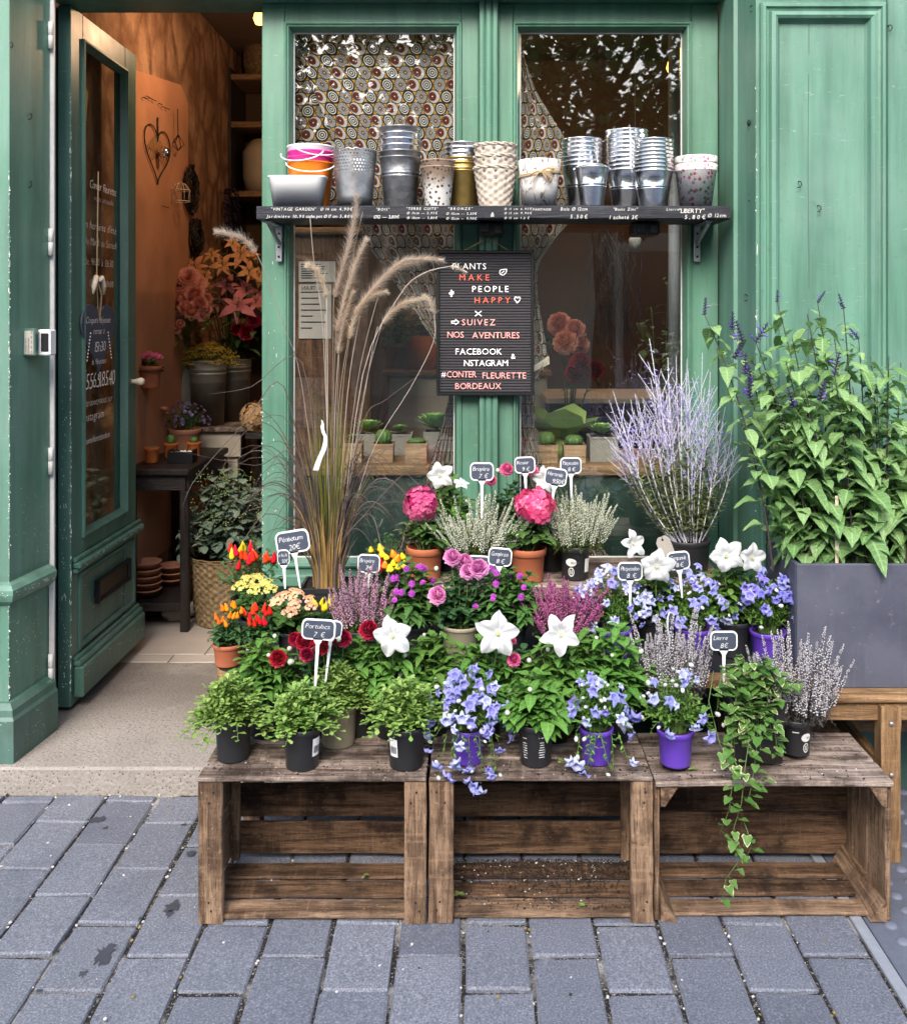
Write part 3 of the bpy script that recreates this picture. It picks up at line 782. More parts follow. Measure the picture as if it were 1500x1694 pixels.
M['fl_lilyo'] = m_leaf('orange_lily_petal', (.62, .26, .09), (.88, .52, .26), .25, .5)
M['fl_violet'] = m_leaf('violet_salvia_flower', (.09, .03, .38), (.22, .10, .66), .15, .5)
M['fl_navy'] = m_leaf('dark_calyx', (.018, .014, .045), (.06, .045, .12), .05, .5)
M['fl_dried'] = m_leaf('dried_hydrangea', (.34, .20, .07), (.62, .43, .20), .2, .7)
M['fl_sage'] = m_leaf('lavender_sage_flower', (.24, .20, .66), (.48, .46, .84), .2, .5)
M['h_white'] = m_leaf('white_heather_bell', (.20, .27, .10), (.78, .78, .70), .2, .6)
M['h_grey'] = m_leaf('grey_heather_bell', (.07, .062, .07), (.70, .67, .70), .15, .7)
M['h_pink'] = m_leaf('pink_heather_bell', (.16, .05, .11), (.68, .42, .54), .2, .6)
M['h_mag'] = m_leaf('magenta_heather_bell', (.16, .015, .08), (.60, .16, .40), .2, .6)
M['h_need'] = m_leaf('heather_needles', (.045, .085, .022), (.17, .24, .06), .15)
M['h_need_d'] = m_leaf('dark_heather_needles', (.05, .045, .045), (.15, .14, .12), .1)
M['pep_red'] = m_leaf('red_pepper_skin', (.55, .006, .008), (.72, .03, .015), .03, .18)
M['pep_or'] = m_leaf('orange_pepper_skin', (.80, .14, .008), (.85, .26, .012), .03, .18)
M['pep_yel'] = m_leaf('yellow_pepper_skin', (.72, .50, .015), (.62, .60, .03), .03, .18)

# ---------------------------------------------------------------- flower meshes (shared by their copies)
def star_me(name, R, notch, cup, mats, n=40, petals=5, rec=0.0, pts=1.0, throat=.12, stam=True, seed=0, vary=.0):
    rr = random.Random(seed); pl_ = [1 + rr.uniform(-1, 1) * vary for _ in range(petals)]; pz = [rr.uniform(-1, 1) * vary * 2.2 for _ in range(petals)]; tw = [rr.uniform(-1, 1) * vary * 1.5 for _ in range(petals)]
    g = MB(); K = 7; vs = [Vector((0, 0, 0))]; fs = []; tn = []
    for k in range(1, K + 1):
        q = k / K
        for i in range(n):
            a = 2 * pi * i / n; p = abs(((a * petals / (2 * pi)) % 1) - .5) * 2   # 1 at the petal axis
            o = notch + (1 - notch) * (.62 * (1 - (1 - p) ** 2) + .38 * p ** 3 * pts + .0)
            o = 1 + (o - 1) * q ** 2.2
            pi_ = int(((a * petals / (2 * pi)))) % petals; s_ = ((a * petals / (2 * pi)) % 1) - .5; blend = min(1, p * 1.6)
            r = R * q * o * (1 + (pl_[pi_] - 1) * q * blend)
            z = cup * R * (min(1, q / .55) ** 1.3) * (1 if q < .55 else 1) - rec * R * max(0, q - .55) ** 1.5 * (1.6 + p) + .02 * R * sin(petals * a * 2) * q
            z -= throat * R * max(0, 1 - q * 3)
            z += .05 * R * q * abs(p - 1) + R * q * q * blend * (pz[pi_] * .5 + tw[pi_] * s_) + .035 * R * q * sin(9 * a + seed) * (q > .5) - .05 * R * q * p ** 6
            vs.append(Vector((r * cos(a), r * sin(a), z)))
    for i in range(n): fs.append([0, 1 + i, 1 + (i + 1) % n]); tn.append(.15)
    for k in range(1, K):
        for i in range(n):
            j = (i + 1) % n; a = 1 + (k - 1) * n; b = a + n
            p = abs((((i + .5) * petals / n) % 1) - .5) * 2
            fs.append([a + i, b + i, b + j, a + j]); tn.append(max(0, min(1, .35 + .55 * k / K - (.45 if p > .86 else 0) - (.30 if (int(i * 7 + seed) % 5 == 0) else 0))))
    g.add(vs, fs, 0, tn)
    if stam:
        tube(g, [(0, 0, -throat * R), (0, 0, cup * R * .9)], [R * .035, R * .03], 5, 1, .7)
        for i in range(5):
            a = 2 * pi * i / 5; tube(g, [(0, 0, cup * R * .8), (R * .1 * cos(a), R * .1 * sin(a), cup * R * .95 + .02 * R)], R * .022, 4, 1, .6)
    tube(g, [(0, 0, -throat * R), (0, 0, -throat * R - .25 * R)], R * .05, 4, 2, .5)
    return g.mesh(name, mats)
def bud_me(name, r, l, mats):
    g = MB(); lathe(g, [(0, 0), (r * .6, l * .12), (r, l * .5), (r * .75, l * .82), (0, l)], 8, tint=.8)
    lathe(g, [(0, -.001), (r * .7, l * .02), (r * .75, l * .2)], 6, mi=1)
    return g.mesh(name, mats)
def rose_me(name, R, mats, seed=0, n=40, cups=1.0, ruf=.05):
    """a full many-petalled bloom: petals packed over a dome, tight at the heart and opening at the rim"""
    rr = random.Random(seed); g = MB()
    for i in range(n):
        q = (i + .3) / n; az = i * 2.39996 + rr.uniform(-.25, .25); th = .10 + 1.45 * q ** .62; w = R * (.22 + .50 * q) * rr.uniform(.85, 1.15); flare = -.42 + .85 * max(0, q - .25); vs = []; fs = []
        for v in range(4):
            for u in range(5):
                s = (u - 2) / 2; t = v / 3; a = th + .30 + flare * t
                r_ = R * (.42 + .50 * t + .06 * q) * (1 - .16 * s * s * (1.2 - t)) + rr.uniform(-ruf, ruf) * R * t
                m = Vector((sin(a) * cos(az), sin(a) * sin(az), cos(a) * cups)); tg = Vector((-sin(az), cos(az), 0))
                vs.append(m * r_ + tg * (s * w * (.55 + .5 * t - .25 * t * t)) - Vector((0, 0, .10 * R * abs(s) * q)))
        for v in range(3):
            for u in range(4): fs.append([v * 5 + u, v * 5 + u + 1, v * 5 + u + 6, v * 5 + u + 5])
        g.add(vs, fs, 0, [min(1, max(0, .05 + .30 * (k_ // 4) + .25 * q + rr.uniform(-.15, .15))) for k_ in range(12)])
    lathe(g, [(0, -R * .2), (R * .3, 0), (R * .38, R * .2), (R * .25, R * .42), (0, R * .5)], 9, tint=.05)
    lathe(g, [(0, -R * .4), (R * .12, -R * .35), (R * .34, -R * .05), (R * .2, R * .1)], 7, mi=1)
    return g.mesh(name, mats)
def head_me(name, R, mats, seed=0, n=64, fr=.34, flat=.85):
    """a ball of four-petalled florets"""
    rr = random.Random(seed); g = MB()
    for i in range(n):
        zz = 1 - 1.55 * (i + .5) / n; ph = i * 2.39996; s = sqrt(max(0, 1 - zz * zz))
        d = Vector((s * cos(ph), s * sin(ph), zz)); c = Vector((d.x * R, d.y * R, d.z * R * flat)) * (rr.uniform(.84, 1.06) + .10 * sin(ph * .31 + seed) + .09 * sin(zz * 4 + seed * 2))
        u = d.orthogonal().normalized(); w = d.cross(u); ro = rr.uniform(0, 1.6); tn = min(1, max(0, .5 + rr.uniform(-.55, .5))); d = (d + Vector((rr.uniform(-.4, .4), rr.uniform(-.4, .4), rr.uniform(-.3, .3)))).normalized(); u = d.orthogonal().normalized(); w = d.cross(u)
        for k in range(4):
            a = ro + k * pi / 2
            e = (u * cos(a) + w * sin(a)); f = (u * -sin(a) + w * cos(a)); L = R * fr * rr.uniform(.8, 1.15)
            g.add([c, c + e * L * .5 - f * L * .42 + d * L * .10, c + e * L * .98 - f * L * .26 + d * L * .02, c + e * L + f * L * .26 + d * L * .05, c + e * L * .5 + f * L * .42 + d * L * .12],
                  [[0, 1, 2, 3], [0, 3, 4]], 0, min(1, max(0, tn + rr.uniform(-.12, .12))))
    lathe(g, [(0, -R * .6), (R * .35, -R * .4), (R * .55, 0), (R * .35, R * .3), (0, R * .48)], 8, mi=1)
    return g.mesh(name, mats)
def globe_me(name, R, mats, seed=0):
    rr = random.Random(seed); g = MB()
    for i in range(46):
        zz = 1 - 1.9 * (i + .5) / 46; ph = i * 2.39996; s = sqrt(max(0, 1 - zz * zz)); d = Vector((s * cos(ph), s * sin(ph), zz))
        leaf(g, d * R * .3, d, R * .8, R * .42, 'tiny', 0, .3, rr.random())
    lathe(g, [(0, -R * .6), (R * .6, -R * .3), (R * .72, 0), (R * .5, R * .5), (0, R * .7)], 8, tint=.15)
    return g.mesh(name, mats)
def bunch_me(name, R, mats, seed=0, n=40, fl=.16):
    """a loose flat-topped cluster of tiny florets"""
    rr = random.Random(seed); g = MB()
    for i in range(n):
        r = R * sqrt(rr.random()); a = rr.uniform(0, 6.283); c = Vector((r * cos(a), r * sin(a), R * .35 * (1 - (r / R) ** 2) + rr.uniform(-.06, .06) * R))
        tube(g, [(0, 0, -R * .9), c], R * .02, 3, 1, .5, False)
        d = (Vector((c.x * .8, c.y * .8, R))).normalized(); u = d.orthogonal().normalized(); w = d.cross(u); ro = rr.uniform(0, 2); tn = rr.random(); L = R * fl * rr.uniform(.8, 1.3)
        for k in range(4):
            b = ro + k * pi / 2; e = u * cos(b) + w * sin(b); f = w * cos(b) - u * sin(b)
            g.add([c, c + e * L * .6 - f * L * .4 + d * L * .3, c + e * L + d * L * .2, c + e * L * .6 + f * L * .4 + d * L * .3], [[0, 1, 2, 3]], 0, tn)
    return g.mesh(name, mats)
def pepper_me(name, L, R, mats, bend=.15):
    g = MB(); n = 9; pts = []; rad = []
    for i in range(n):
        t = i / (n - 1); pts.append(Vector((bend * L * t * t, 0, L * t))); rad.append(R * (.55 + .55 * min(1, t * 4) - .1) * (1 - max(0, t - .22) / .80) ** .7 if t < 1 else R * .05)
    tube(g, pts, rad, 9, 0, .5); lathe(g, [(0, -L * .22), (R * .18, -L * .2), (R * .22, -L * .03), (R * .9, .0), (R * .95, L * .05)], 7, mi=1)
    return g.mesh(name, mats)
def spike_me(name, L, mats, seed, nb=70, t0=.3, rr0=.0062, bs=.0036, bend=.12, need=40):
    """one heather spike: tiny bells up the stem, needles lower down"""
    r = random.Random(seed); g = MB(); b = Vector((r.uniform(-1, 1), r.uniform(-1, 1), 0)) * bend * L
    ax = lambda t: Vector((0, 0, L * t)) + b * t * t
    tube(g, [ax(i / 5) for i in range(6)], [.0012 * (1 - i / 7) for i in range(6)], 4, 1, .4)
    for i in range(nb):
        t = t0 + (1 - t0) * (i / nb) ** .9; a = i * 2.39996; q = rr0 * (1.05 - .75 * ((t - t0) / (1 - t0)) ** 1.5) * r.uniform(.7, 1.15); s = bs * (1.05 - .5 * t) * r.uniform(.8, 1.2)
        c = ax(t) + Vector((q * cos(a), q * sin(a), -q * .25))
        v = [c + Vector((s, 0, 0)), c + Vector((0, s, 0)), c - Vector((s, 0, 0)), c - Vector((0, s, 0)), c + Vector((0, 0, s * .9)), c - Vector((0, 0, s * 1.35))]
        tn = min(1, max(0, (.9 if r.random() < .68 else .12) + r.uniform(-.12, .12)))
        g.add(v, [[0, 1, 4], [1, 2, 4], [2, 3, 4], [3, 0, 4], [1, 0, 5], [2, 1, 5], [3, 2, 5], [0, 3, 5]], 0, tn)
    for i in range(need):
        t = r.uniform(.02, .95) if r.random() < .3 else r.uniform(.05, t0 + .2); a = r.uniform(0, 6.283)
        d = Vector((cos(a), sin(a), .9)).normalized(); leaf(g, ax(t), d, .012, .0028, 'tiny', 0, .2, r.random(), 1)
    return g.mesh(name, mats)

# ---------------------------------------------------------------- pots
def pot_mb(rt, rb, h, rim=.18, out=.004, n=28):
    g = MB(); z = h * (1 - rim); rz = rb + (rt - out - rb) * (1 - rim)
    pr = [(0, .002), (rb * .92, .002), (rb, 0), (rb + .001, .004), (rz, z - .001), (rz + out * .3, z), (rz + out, z + .0015), (rt, h - .002), (rt - .001, h), (rt - .0035, h), (rt - .006, h - .02)]
    lathe(g, pr, n); return g
def add_pot(root, rt, rb, h, mat, rim=.18, out=.004, fill=.87, name='pot'):
    p = obj(name, pot_mb(rt, rb, h, rim, out), mat, root)
    s = MB(); r = rb + (rt - rb) * fill - .003; k = 14; rr = random.Random(int(rt * 1e5)); vs = [Vector((0, 0, h * fill + .004))]
    for q in (.5, 1):
        for i in range(k): a = 2 * pi * i / k; vs.append(Vector((r * q * cos(a), r * q * sin(a), h * fill + rr.uniform(-.002, .004))))
    fs = [[0, 1 + i, 1 + (i + 1) % k] for i in range(k)] + [[1 + i, 1 + k + i, 1 + k + (i + 1) % k, 1 + (i + 1) % k] for i in range(k)]
    s.add(vs, fs); obj('soil', s, M['soil'], p)
    return p
def square_pot(root, w, dpt, h, mat, taper=.85, soil=.9, wall=.004):
    g = MB()
    def ring(f, z): return [Vector((-w / 2 * f, -dpt / 2 * f, z)), Vector((w / 2 * f, -dpt / 2 * f, z)), Vector((w / 2 * f, dpt / 2 * f, z)), Vector((-w / 2 * f, dpt / 2 * f, z))]
    fo = lambda z: taper + (1 - taper) * z / h
    k = 1 - 2 * wall / min(w, dpt)
    rs = [ring(taper, 0), ring(fo(h * .9), h * .9), ring(1.03, h * .905), ring(1.04, h), ring(k, h), ring(k * fo(h * .6), h * .6)]
    vs = [p for r in rs for p in r]; fs = [[3, 2, 1, 0]]
    for a in range(len(rs) - 1):
        for j in range(4): q = (j + 1) % 4; fs.append([a * 4 + j, a * 4 + q, a * 4 + 4 + q, a * 4 + 4 + j])
    g.add(vs, fs); p = obj('pot', g, mat, root, smooth=False)
    s = MB(); n = 8; rr = random.Random(4); vs = []
    for i in range(n + 1):
        for j in range(n + 1): vs.append(Vector((w * k * .97 * (i / n - .5), dpt * k * .97 * (j / n - .5), h * soil + rr.uniform(-.004, .005))))
    s.add(vs, [[i * (n + 1) + j, (i + 1) * (n + 1) + j, (i + 1) * (n + 1) + j + 1, i * (n + 1) + j + 1] for i in range(n) for j in range(n)])
    obj('soil', s, M['soil'], p, smooth=False)
    return p

# ---------------------------------------------------------------- foliage
def bush(r, mb, rx, ry, h, z0, nst, lps, L, W, prof='ovate', droop=.25, sr_=.0013, el=(.1, .7), t0=.2, low=0.0, up=1.0, pairs=False, r0=.25, szv=(.65, 1.15), off=(0, 0), marg=False, pow_=.45):
    """leafy stems arching out of a pot; returns the stem tips with their directions"""
    tips = []
    for i in range(nst):
        a = i * 2.39996 + r.uniform(-.4, .4); q = sqrt((i + .5) / nst)
        e = Vector((off[0] + rx * q * cos(a), off[1] + ry * q * sin(a), z0 + h * (up - (up - low) * q ** 2.4) * r.uniform(.82, 1.06)))
        b = Vector((rx * r0 * q * cos(a), ry * r0 * q * sin(a), z0))
        m = Vector((e.x * pow_ + b.x * .3, e.y * pow_ + b.y * .3, z0 + max(h * .45, (e.z - z0) * .85)))
        pts = bez(b, m, e, 7); tube(mb, pts, [sr_ * (1.25 - .6 * k / 7) for k in range(8)], 4, 1, .35 + .3 * r.random(), False)
        for j in range(lps):
            t = t0 + (1 - t0) * (j + .6) / lps; k = min(6, int(t * 7)); p = pts[k].lerp(pts[k + 1], t * 7 - k)
            tg = (pts[k + 1] - pts[k]).normalized()
            for s in ((0, pi) if pairs else (0,)):
                az = (j * (1.57 if pairs else 2.4) + a + s + r.uniform(-.35, .35)); ev = r.uniform(*el)
                d = (Vector((cos(az) * cos(ev), sin(az) * cos(ev), sin(ev))) + tg * .35).normalized()
                sc = r.uniform(*szv) * (1.0 - .35 * t)
                leaf(mb, p, d, L * sc, W * sc, prof, droop * r.uniform(.5, 1.5), .28, min(1, max(0, r.uniform(.05, .75) + .25 * (t - .4))), 0, None, marg)
        tips.append((e, (e - m).normalized()))
    return tips
def plant(name, label, px, d, z, group=None, cat='potted plant'):
    return thing(name, label, cat, (X(px, d), d, z), group)

# shared flower meshes
FM = {}
def star(kind, i=0):
    k = (kind, i)
    if k not in FM:
        if kind == 'plat': FM[k] = star_me('star_flower', .0455, [.60, .52, .66][i % 3], [.14, .24, .08][i % 3], [M['fl_white'], M['fl_yel'], M['stem_g']], n=50, rec=[.18, .08, .32][i % 3], throat=.16, seed=i * 3 + 1, vary=.13)
        else: FM[k] = star_me('bell_flower', .0205, .45, .55, [M[{'camp': 'fl_blue', 'campd': 'fl_bluedeep', 'campp': 'fl_pale'}[kind]], M['fl_white'], M['stem_g']], n=30, stam=False, rec=[.5, .9, .1][i % 3], throat=[.35, .35, .6][i % 3], seed=i + 1, vary=.14)
    return FM[k]
FM['bud'] = bud_me('bud', .0048, .014, [M['fl_white'], M['stem_g']])
FM['budg'] = bud_me('green_bud', .0055, .013, [M['h_white'], M['stem_g']])
for k_, m_ in (('rose_pink', 'fl_rose'), ('rose_red', 'fl_red'), ('rose_hot', 'fl_pink')): FM[k_] = rose_me(k_, .026, [M[m_], M['stem_g']], 3)
FM['carn'] = rose_me('carnation', .045, [M['fl_coral'], M['stem_g']], 8, 70, .9, .12)
FM['chry'] = None
FM['globe'] = globe_me('globe_flower', .0085, [M['fl_mag']])
FM['hyd'] = [head_me('hydrangea_head', .047, [M['fl_pink'], M['lf_fresh']], s, 54, .44, .85) for s in (1, 2)]
for k_, m_ in (('kal_y', 'fl_yel'), ('kal_p', 'fl_peach'), ('kal_r', 'fl_pink')): FM[k_] = bunch_me('floret_cluster', .026, [M[m_], M['stem_g']], 5, 46, .2)
for k_ in ('red', 'or', 'yel'): FM['pep_' + k_] = pepper_me('pepper_fruit', .034, .0085, [M['pep_' + k_], M['stem_g']])
for k_ in ('or', 'yel'): FM['pepr_' + k_] = pepper_me('round_pepper_fruit', .022, .011, [M['pep_' + k_], M['stem_g']], .05)

def heather(label, px, d, z, kind, need, n, rx, ry, h, pot=None, group='potted heathers', seed=1, lean=.5, zoff=.0, arch=0, nb=70):
    t = plant('potted_heather', label, px, d, z, group); r = random.Random(seed)
    ph = 0
    if pot: add_pot(t, pot[0], pot[1], pot[2], pot[3]); ph = pot[2] * .88
    key = ('sp', kind, round(h, 3))
    if key not in FM: FM[key] = [spike_me('spike', h * f, [M[kind], M[need]], s + seed, nb) for s, f in enumerate((1, .9, .78, .66))]
    g = MB()
    for i in range(n):
        a = i * 2.39996 + r.uniform(-.3, .3); q = sqrt((i + .5) / n)
        b = Vector((rx * .68 * q * cos(a), ry * .68 * q * sin(a), ph + .002 - .012 * q))
        dr = Vector((rx * q * cos(a) * lean * 1.5, ry * q * sin(a) * lean * 1.5, h * (1 - .30 * q * lean) - arch * q))
        inst('flower_spike', r.choice(FM[key]), t, b, dr, r.uniform(.85, 1.12) * (1 - .12 * q), r.uniform(0, 6))
    bush(r, g, rx * .95, ry * .95, h * .6, ph - .01, 48, 34, .014, .0034, 'tiny', .1, .001, (.2, 1.0), .05)
    obj('foliage', g, [M[need], M[need]], t)
    return t
def blooms(t, me_list, spots, r, name='flower', sc=(.85, 1.15), tilt=.35, face=Vector((0, -.75, .55))):
    for p in spots:
        p = Vector(p); d = (face + Vector((r.uniform(-1, 1), r.uniform(-.6, .3), r.uniform(-.7, .7))) * tilt).normalized()
        inst(name, r.choice(me_list), t, p, d, r.uniform(*sc), r.uniform(0, 6))
# ---------------------------------------------------------------- wooden crates lying on their sides
def at(t, pts, d): return [P(a, b, d) - t.location for a, b in pts]
def chips(r, lo, hi, axis, mb, c=.0025, mi=0):
    """a plank: chamfered, slightly warped and with a ragged edge"""
    lo = Vector(lo); hi = Vector(hi); n = 9; ce = (lo + hi) / 2
    ax = 'xyz'.index(axis); o = [i for i in range(3) if i != ax]
    vs = []; fs = []
    amp = .0012
    for i in range(n + 1):
        t = i / n; q = lo[ax] + (hi[ax] - lo[ax]) * t
        w = [r.uniform(-amp, amp) for _ in range(4)]; bw = sin(t * 3.1) * amp * 1.3
        a0, a1 = lo[o[0]] + w[0], hi[o[0]] + w[1]; b0, b1 = lo[o[1]] + w[2] * .5 + bw, hi[o[1]] + w[3] * .5 + bw
        k = min(c, (a1 - a0) * .3, (b1 - b0) * .3)
        for u, v in ((a0 + k, b0), (a1 - k, b0), (a1, b0 + k), (a1, b1 - k), (a1 - k, b1), (a0 + k, b1), (a0, b1 - k), (a0, b0 + k)):
            p = [0, 0, 0]; p[ax] = q; p[o[0]] = u; p[o[1]] = v; vs.append(Vector(p))
    for i in range(n):
        for j in range(8):
            q = (j + 1) % 8; fs.append([i * 8 + j, i * 8 + q, (i + 1) * 8 + q, (i + 1) * 8 + j])
    fs.append(list(range(8))); fs.append([n * 8 + j for j in range(8)])
    mb.add(vs, fs, mi)
def crate(x0, x1, h, d0, d1, label, style, seed):
    r = random.Random(seed); w = x1 - x0; dp = d1 - d0
    t = thing('wooden_crate', label, 'crate', (x0, d0, 0), 'wooden crates carrying the front row of pots')
    def plank(name, lo, hi, ax, m='wood_', parent=None):
        g = MB(); chips(r, lo, hi, ax, g); return obj(name, g, M[m + ax], parent or t, smooth=False)
    e = .001
    tk = .010
    # top: three boards lying across, silver grey with rain and soil
    yb = [-.004, .090, .097, .182, .190, dp] if style == 'A' else [-.012, .094, .098, .176, .182, dp + .004]
    for k in range(3):
        ov = r.uniform(0, .006)
        plank('top_slat', (-.0 + ov * .4, yb[2 * k], h - tk - (.003 if style == 'B' and k == 0 else 0)), (w - ov * .5, yb[2 * k + 1], h + r.uniform(-.001, .001)), 'x', 'oldtop_')
    for k in range(3):
        a = .012 + k * (dp - .03) / 3
        plank('bottom_slat', (.012, a, .002), (w - .012, a + (dp - .03) / 3 - .017, .0015 + tk + r.uniform(-.002, .002)), 'x', 'wood_' if k == 0 else 'soil_shade_')
    zb = [.02, .105, .118, .205, .219, .285, .297, h - tk - .003] if style == 'A' else [.02, .13, .134, .212, .226, h - tk - .003]
    for k in range(len(zb) // 2): plank('back_slat', (.006, dp - .012, zb[2 * k]), (w - .006, dp - .001, zb[2 * k + 1]), 'x', 'soil_shade_')  # back and deeper bottom boards: soiled, and darkened to stand for inner shade
    if style == 'A':
        for xa, xb, s in ((0.0, .058, 1), (w - .052, w, -1)):
            plank('end_post', (xa, .0, .0), (xb, .024, h - tk - e), 'z')
        for xa, xb in ((.004, .017), (w - .017, w - .004)):
            for z0, z1 in ((.02, .165), (.172, h - tk - .004)): plank('end_board', (xa, .0245, z0), (xb, dp - .0125, z1), 'y')
        for xa, xb in ((.018, .040), (w - .040, w - .018)): plank('end_post', (xa, dp - .034, .016), (xb, dp - .0125, h - tk - e), 'z')
    else:
        for xa, xb in ((0, .013), (w - .013, w)):
            for y0, y1 in ((.002, .098), (.112, .19), (.2, dp - .0125)): plank('end_board', (xa, y0, .0), (xb, y1, h - tk - .0035), 'z')
        def tri(xa, sx, za, sz):                         # three-cornered fillet running front to back
            g = MB(); s = .040; A = [Vector((xa, y, za)) for y in (-.006, dp - .013)]
            vs = []
            for y in (-.008, dp - .013): vs += [Vector((xa, y, za)), Vector((xa + sx * s, y, za)), Vector((xa + sx * s * .25, y, za + sz * s * 1.15)), Vector((xa, y, za + sz * s * 1.15))]
            g.add(vs, [[0, 1, 2, 3], [7, 6, 5, 4], [0, 4, 5, 1], [1, 5, 6, 2], [2, 6, 7, 3], [3, 7, 4, 0]]); obj('corner_fillet', g, M['wood_y'], t, smooth=False)
        for xa, sx in ((.014, 1), (w - .014, -1)): tri(xa, sx, .002, 1); tri(xa, sx, h - tk - .004, -1)
    g = MB()                                            # nail heads
    for k in range(3):
        for xx in (.012, .03, w - .03, w - .012): yy = (yb[2 * k] + yb[2 * k + 1]) / 2 + r.uniform(-.02, .02); lathe(g, [(.0026, 0), (.0024, .0012), (0, .0016)], 7, (xx + r.uniform(-.004, .004), yy, h + .0004 - (.003 if style == 'B' and k == 0 else 0)))
    if style == 'A':
        for xx in (.03, w - .027):
            for zz in (.03, .05, h - .06, h - .035): lathe(g, [(.0026, 0), (.0024, .0012), (0, .0016)], 7, (0, 0, 0), 0, .5, Matrix.Translation((xx + r.uniform(-.012, .012), -.0006, zz)) @ Matrix.Rotation(radians(90), 4, 'X'))
    obj('nails', g, M['iron'], t)
    return t
D0, D1 = 2.286, 2.556
c1 = crate(X(327, D0), X(705, D0), .346, D0, D1, 'weathered wooden crate on its side, leftmost, under the black pots of pale fleshy shrubs', 'A', 1)
c2 = crate(X(709, D0), X(1081, D0), .345, D0 + .004, D1, 'weathered wooden crate on its side with spilt soil inside, between two other crates', 'A', 2)
c3 = crate(X(1084, D0), X(1478, D0), .335, D0 + .012, D1, 'weathered wooden crate with three-cornered posts, the ivy trailing down its open front', 'B', 3)
g = MB(); r = random.Random(9)
mp3 = lambda x0, y0: (lambda a, b: Vector((x0 - a, y0 - b, .3361)))
w3 = X(1478, D0) - X(1084, D0)
text(g, 'GENTE', mp3(w3 - .03, .172), .030, .125); text(g, 'SDG', mp3(w3 - .06, .125), .026, .07)
obj('stencil', g, m_plain('faded_stencil', (.11, .07, .05), .9, var=.6, scale=120), c3)
# spilt soil and crumbs inside and on top of the crates
g = MB()
for i in range(2600):
    s = r.uniform(.0007, .0021) * (1.7 if r.random() < .08 else 1)
    if i < 2100:
        x = r.gauss(.19, .15); y = r.uniform(D0 + .03, D1 - .03); z = .0165
        if x < -.10 or x > .41: continue
        if r.random() < .75: y = D1 - .03 - abs(r.gauss(0, .06))
    else: x = r.uniform(X(340, D0), X(1440, D0)); y = r.uniform(D0 + .005, D0 + .085) if r.random() < .7 else r.uniform(D0, D1); z = .3475 if x < .427 else .337
    cbox(g, (-s, -s * .8, 0), (s, s * .8, s * .9), s * .4, r.choice([0] * 22 + [1]) if i < 2100 else r.choice([0] * 14 + [1]), .5, Matrix.Translation((x, y, z)) @ Euler((0, 0, r.uniform(0, 6))).to_matrix().to_4x4())
struct('spilt_soil', g, [M['soil'], M['white_chip']], kind='stuff')
def fallen(px, py, z, L, label, m='lf_fresh'):
    d = (EYE - z) * F / (py - CY); t = thing('fallen_leaves', label, 'leaf', (X(px, d), d, z + .003)); g = MB(); rr = random.Random(px)
    for k in range(rr.choice([3, 4])):
        a = rr.uniform(0, 6.28); leaf(g, Vector((0, 0, .001 * k)), Vector((cos(a), sin(a), .18)), L * rr.uniform(.7, 1.1), L * .55, 'ovate', .15, .3, rr.random())
    obj('leaf', g, M[m], t)
fallen(757, 1484, .016, .022, 'little green sprig fallen inside the middle crate near its left post', 'lf_grey')
fallen(966, 1502, .016, .017, 'yellowish leaf fallen inside the middle crate towards its right post', 'lf_sedum')
fallen(602, 1452, .016, .016, 'green leaf fallen on the floor of the left crate', 'lf_grey')
fallen(1148, 1276, .337, .016, 'pale leaf fallen on the right crate beside the violet pot', 'lf_sedum')
fallen(925, 1262, .345, .017, 'withered leaf fallen on top of the middle crate', 'lf_sedum')

# ---------------------------------------------------------------- slab bench and block bench behind the crates
sb = thing('plank_bench', 'thick wooden slab with barked rounded end and black top carrying the middle rows', 'bench', (X(830, 2.85), 2.85, 0))
g = MB(); n = 14
x0, x1, y0, y1 = X(352, 2.6), X(1300, 2.75), 2.60, 3.10
out = [(x1, y0), (x1, y1), (x0 + .03, y1)] + [(x0 + .045 - .045 * cos(a), y0 + .07 + .055 * 0 + (.05 * -sin(a))) for a in [(-90 + 180 * i / n) / 180 * pi for i in range(n + 1)]]
out = [(x1, y0), (x1, y1), (x0 + .01, y1), (x0, y1 - .02)] + [(x0 + .06 - .06 * cos(t), y0 + .06 - .06 * sin(t)) for t in [i / n * pi / 2 for i in range(n + 1)]]
k = len(out); vs = [Vector((a, b, .436 + .004 * sin(a * 60))) for a, b in out] + [Vector((a - .004 * (b < y0 + .1), b - .003, .462 + .002 * sin(a * 90))) for a, b in out] + [Vector((a, b, .478)) for a, b in out]
fs = [[i, (i + 1) % k, k + (i + 1) % k, k + i] for i in range(k)] + [[k + i, k + (i + 1) % k, 2 * k + (i + 1) % k, 2 * k + i] for i in range(k)] + [list(range(k))[::-1]]
g.add(vs, fs, 0); g.add(vs[2 * k:], [list(range(k))], 1)
obj('slab', g, [M['pine_x'], M['black_pl']], sb, True, False)
for xx in (x0 + .07, 0, x1 - .12):
    for yy in (2.64, 3.02): g = MB(); cbox(g, (xx, yy, 0.0), (xx + .05, yy + .05, .4355), .004); obj('leg', g, M['wood_z'], sb, True, False)
bb = thing('block_bench', 'old wooden bench holding the hydrangea and white heather pots before the window', 'bench', (X(930, 3.0), 3.0, .479))
g = MB(); cbox(g, (X(655, 2.9), 2.87, .600), (X(1206, 2.9), 3.20, .638), .005); obj('top', g, M['oldtop_x'], bb, True, False)
for xx in (X(668, 2.9), X(1170, 2.9)): g = MB(); cbox(g, (xx, 2.89, .479), (xx + .05, 3.09, .5995), .004); obj('leg', g, M['wood_z'], bb, True, False)

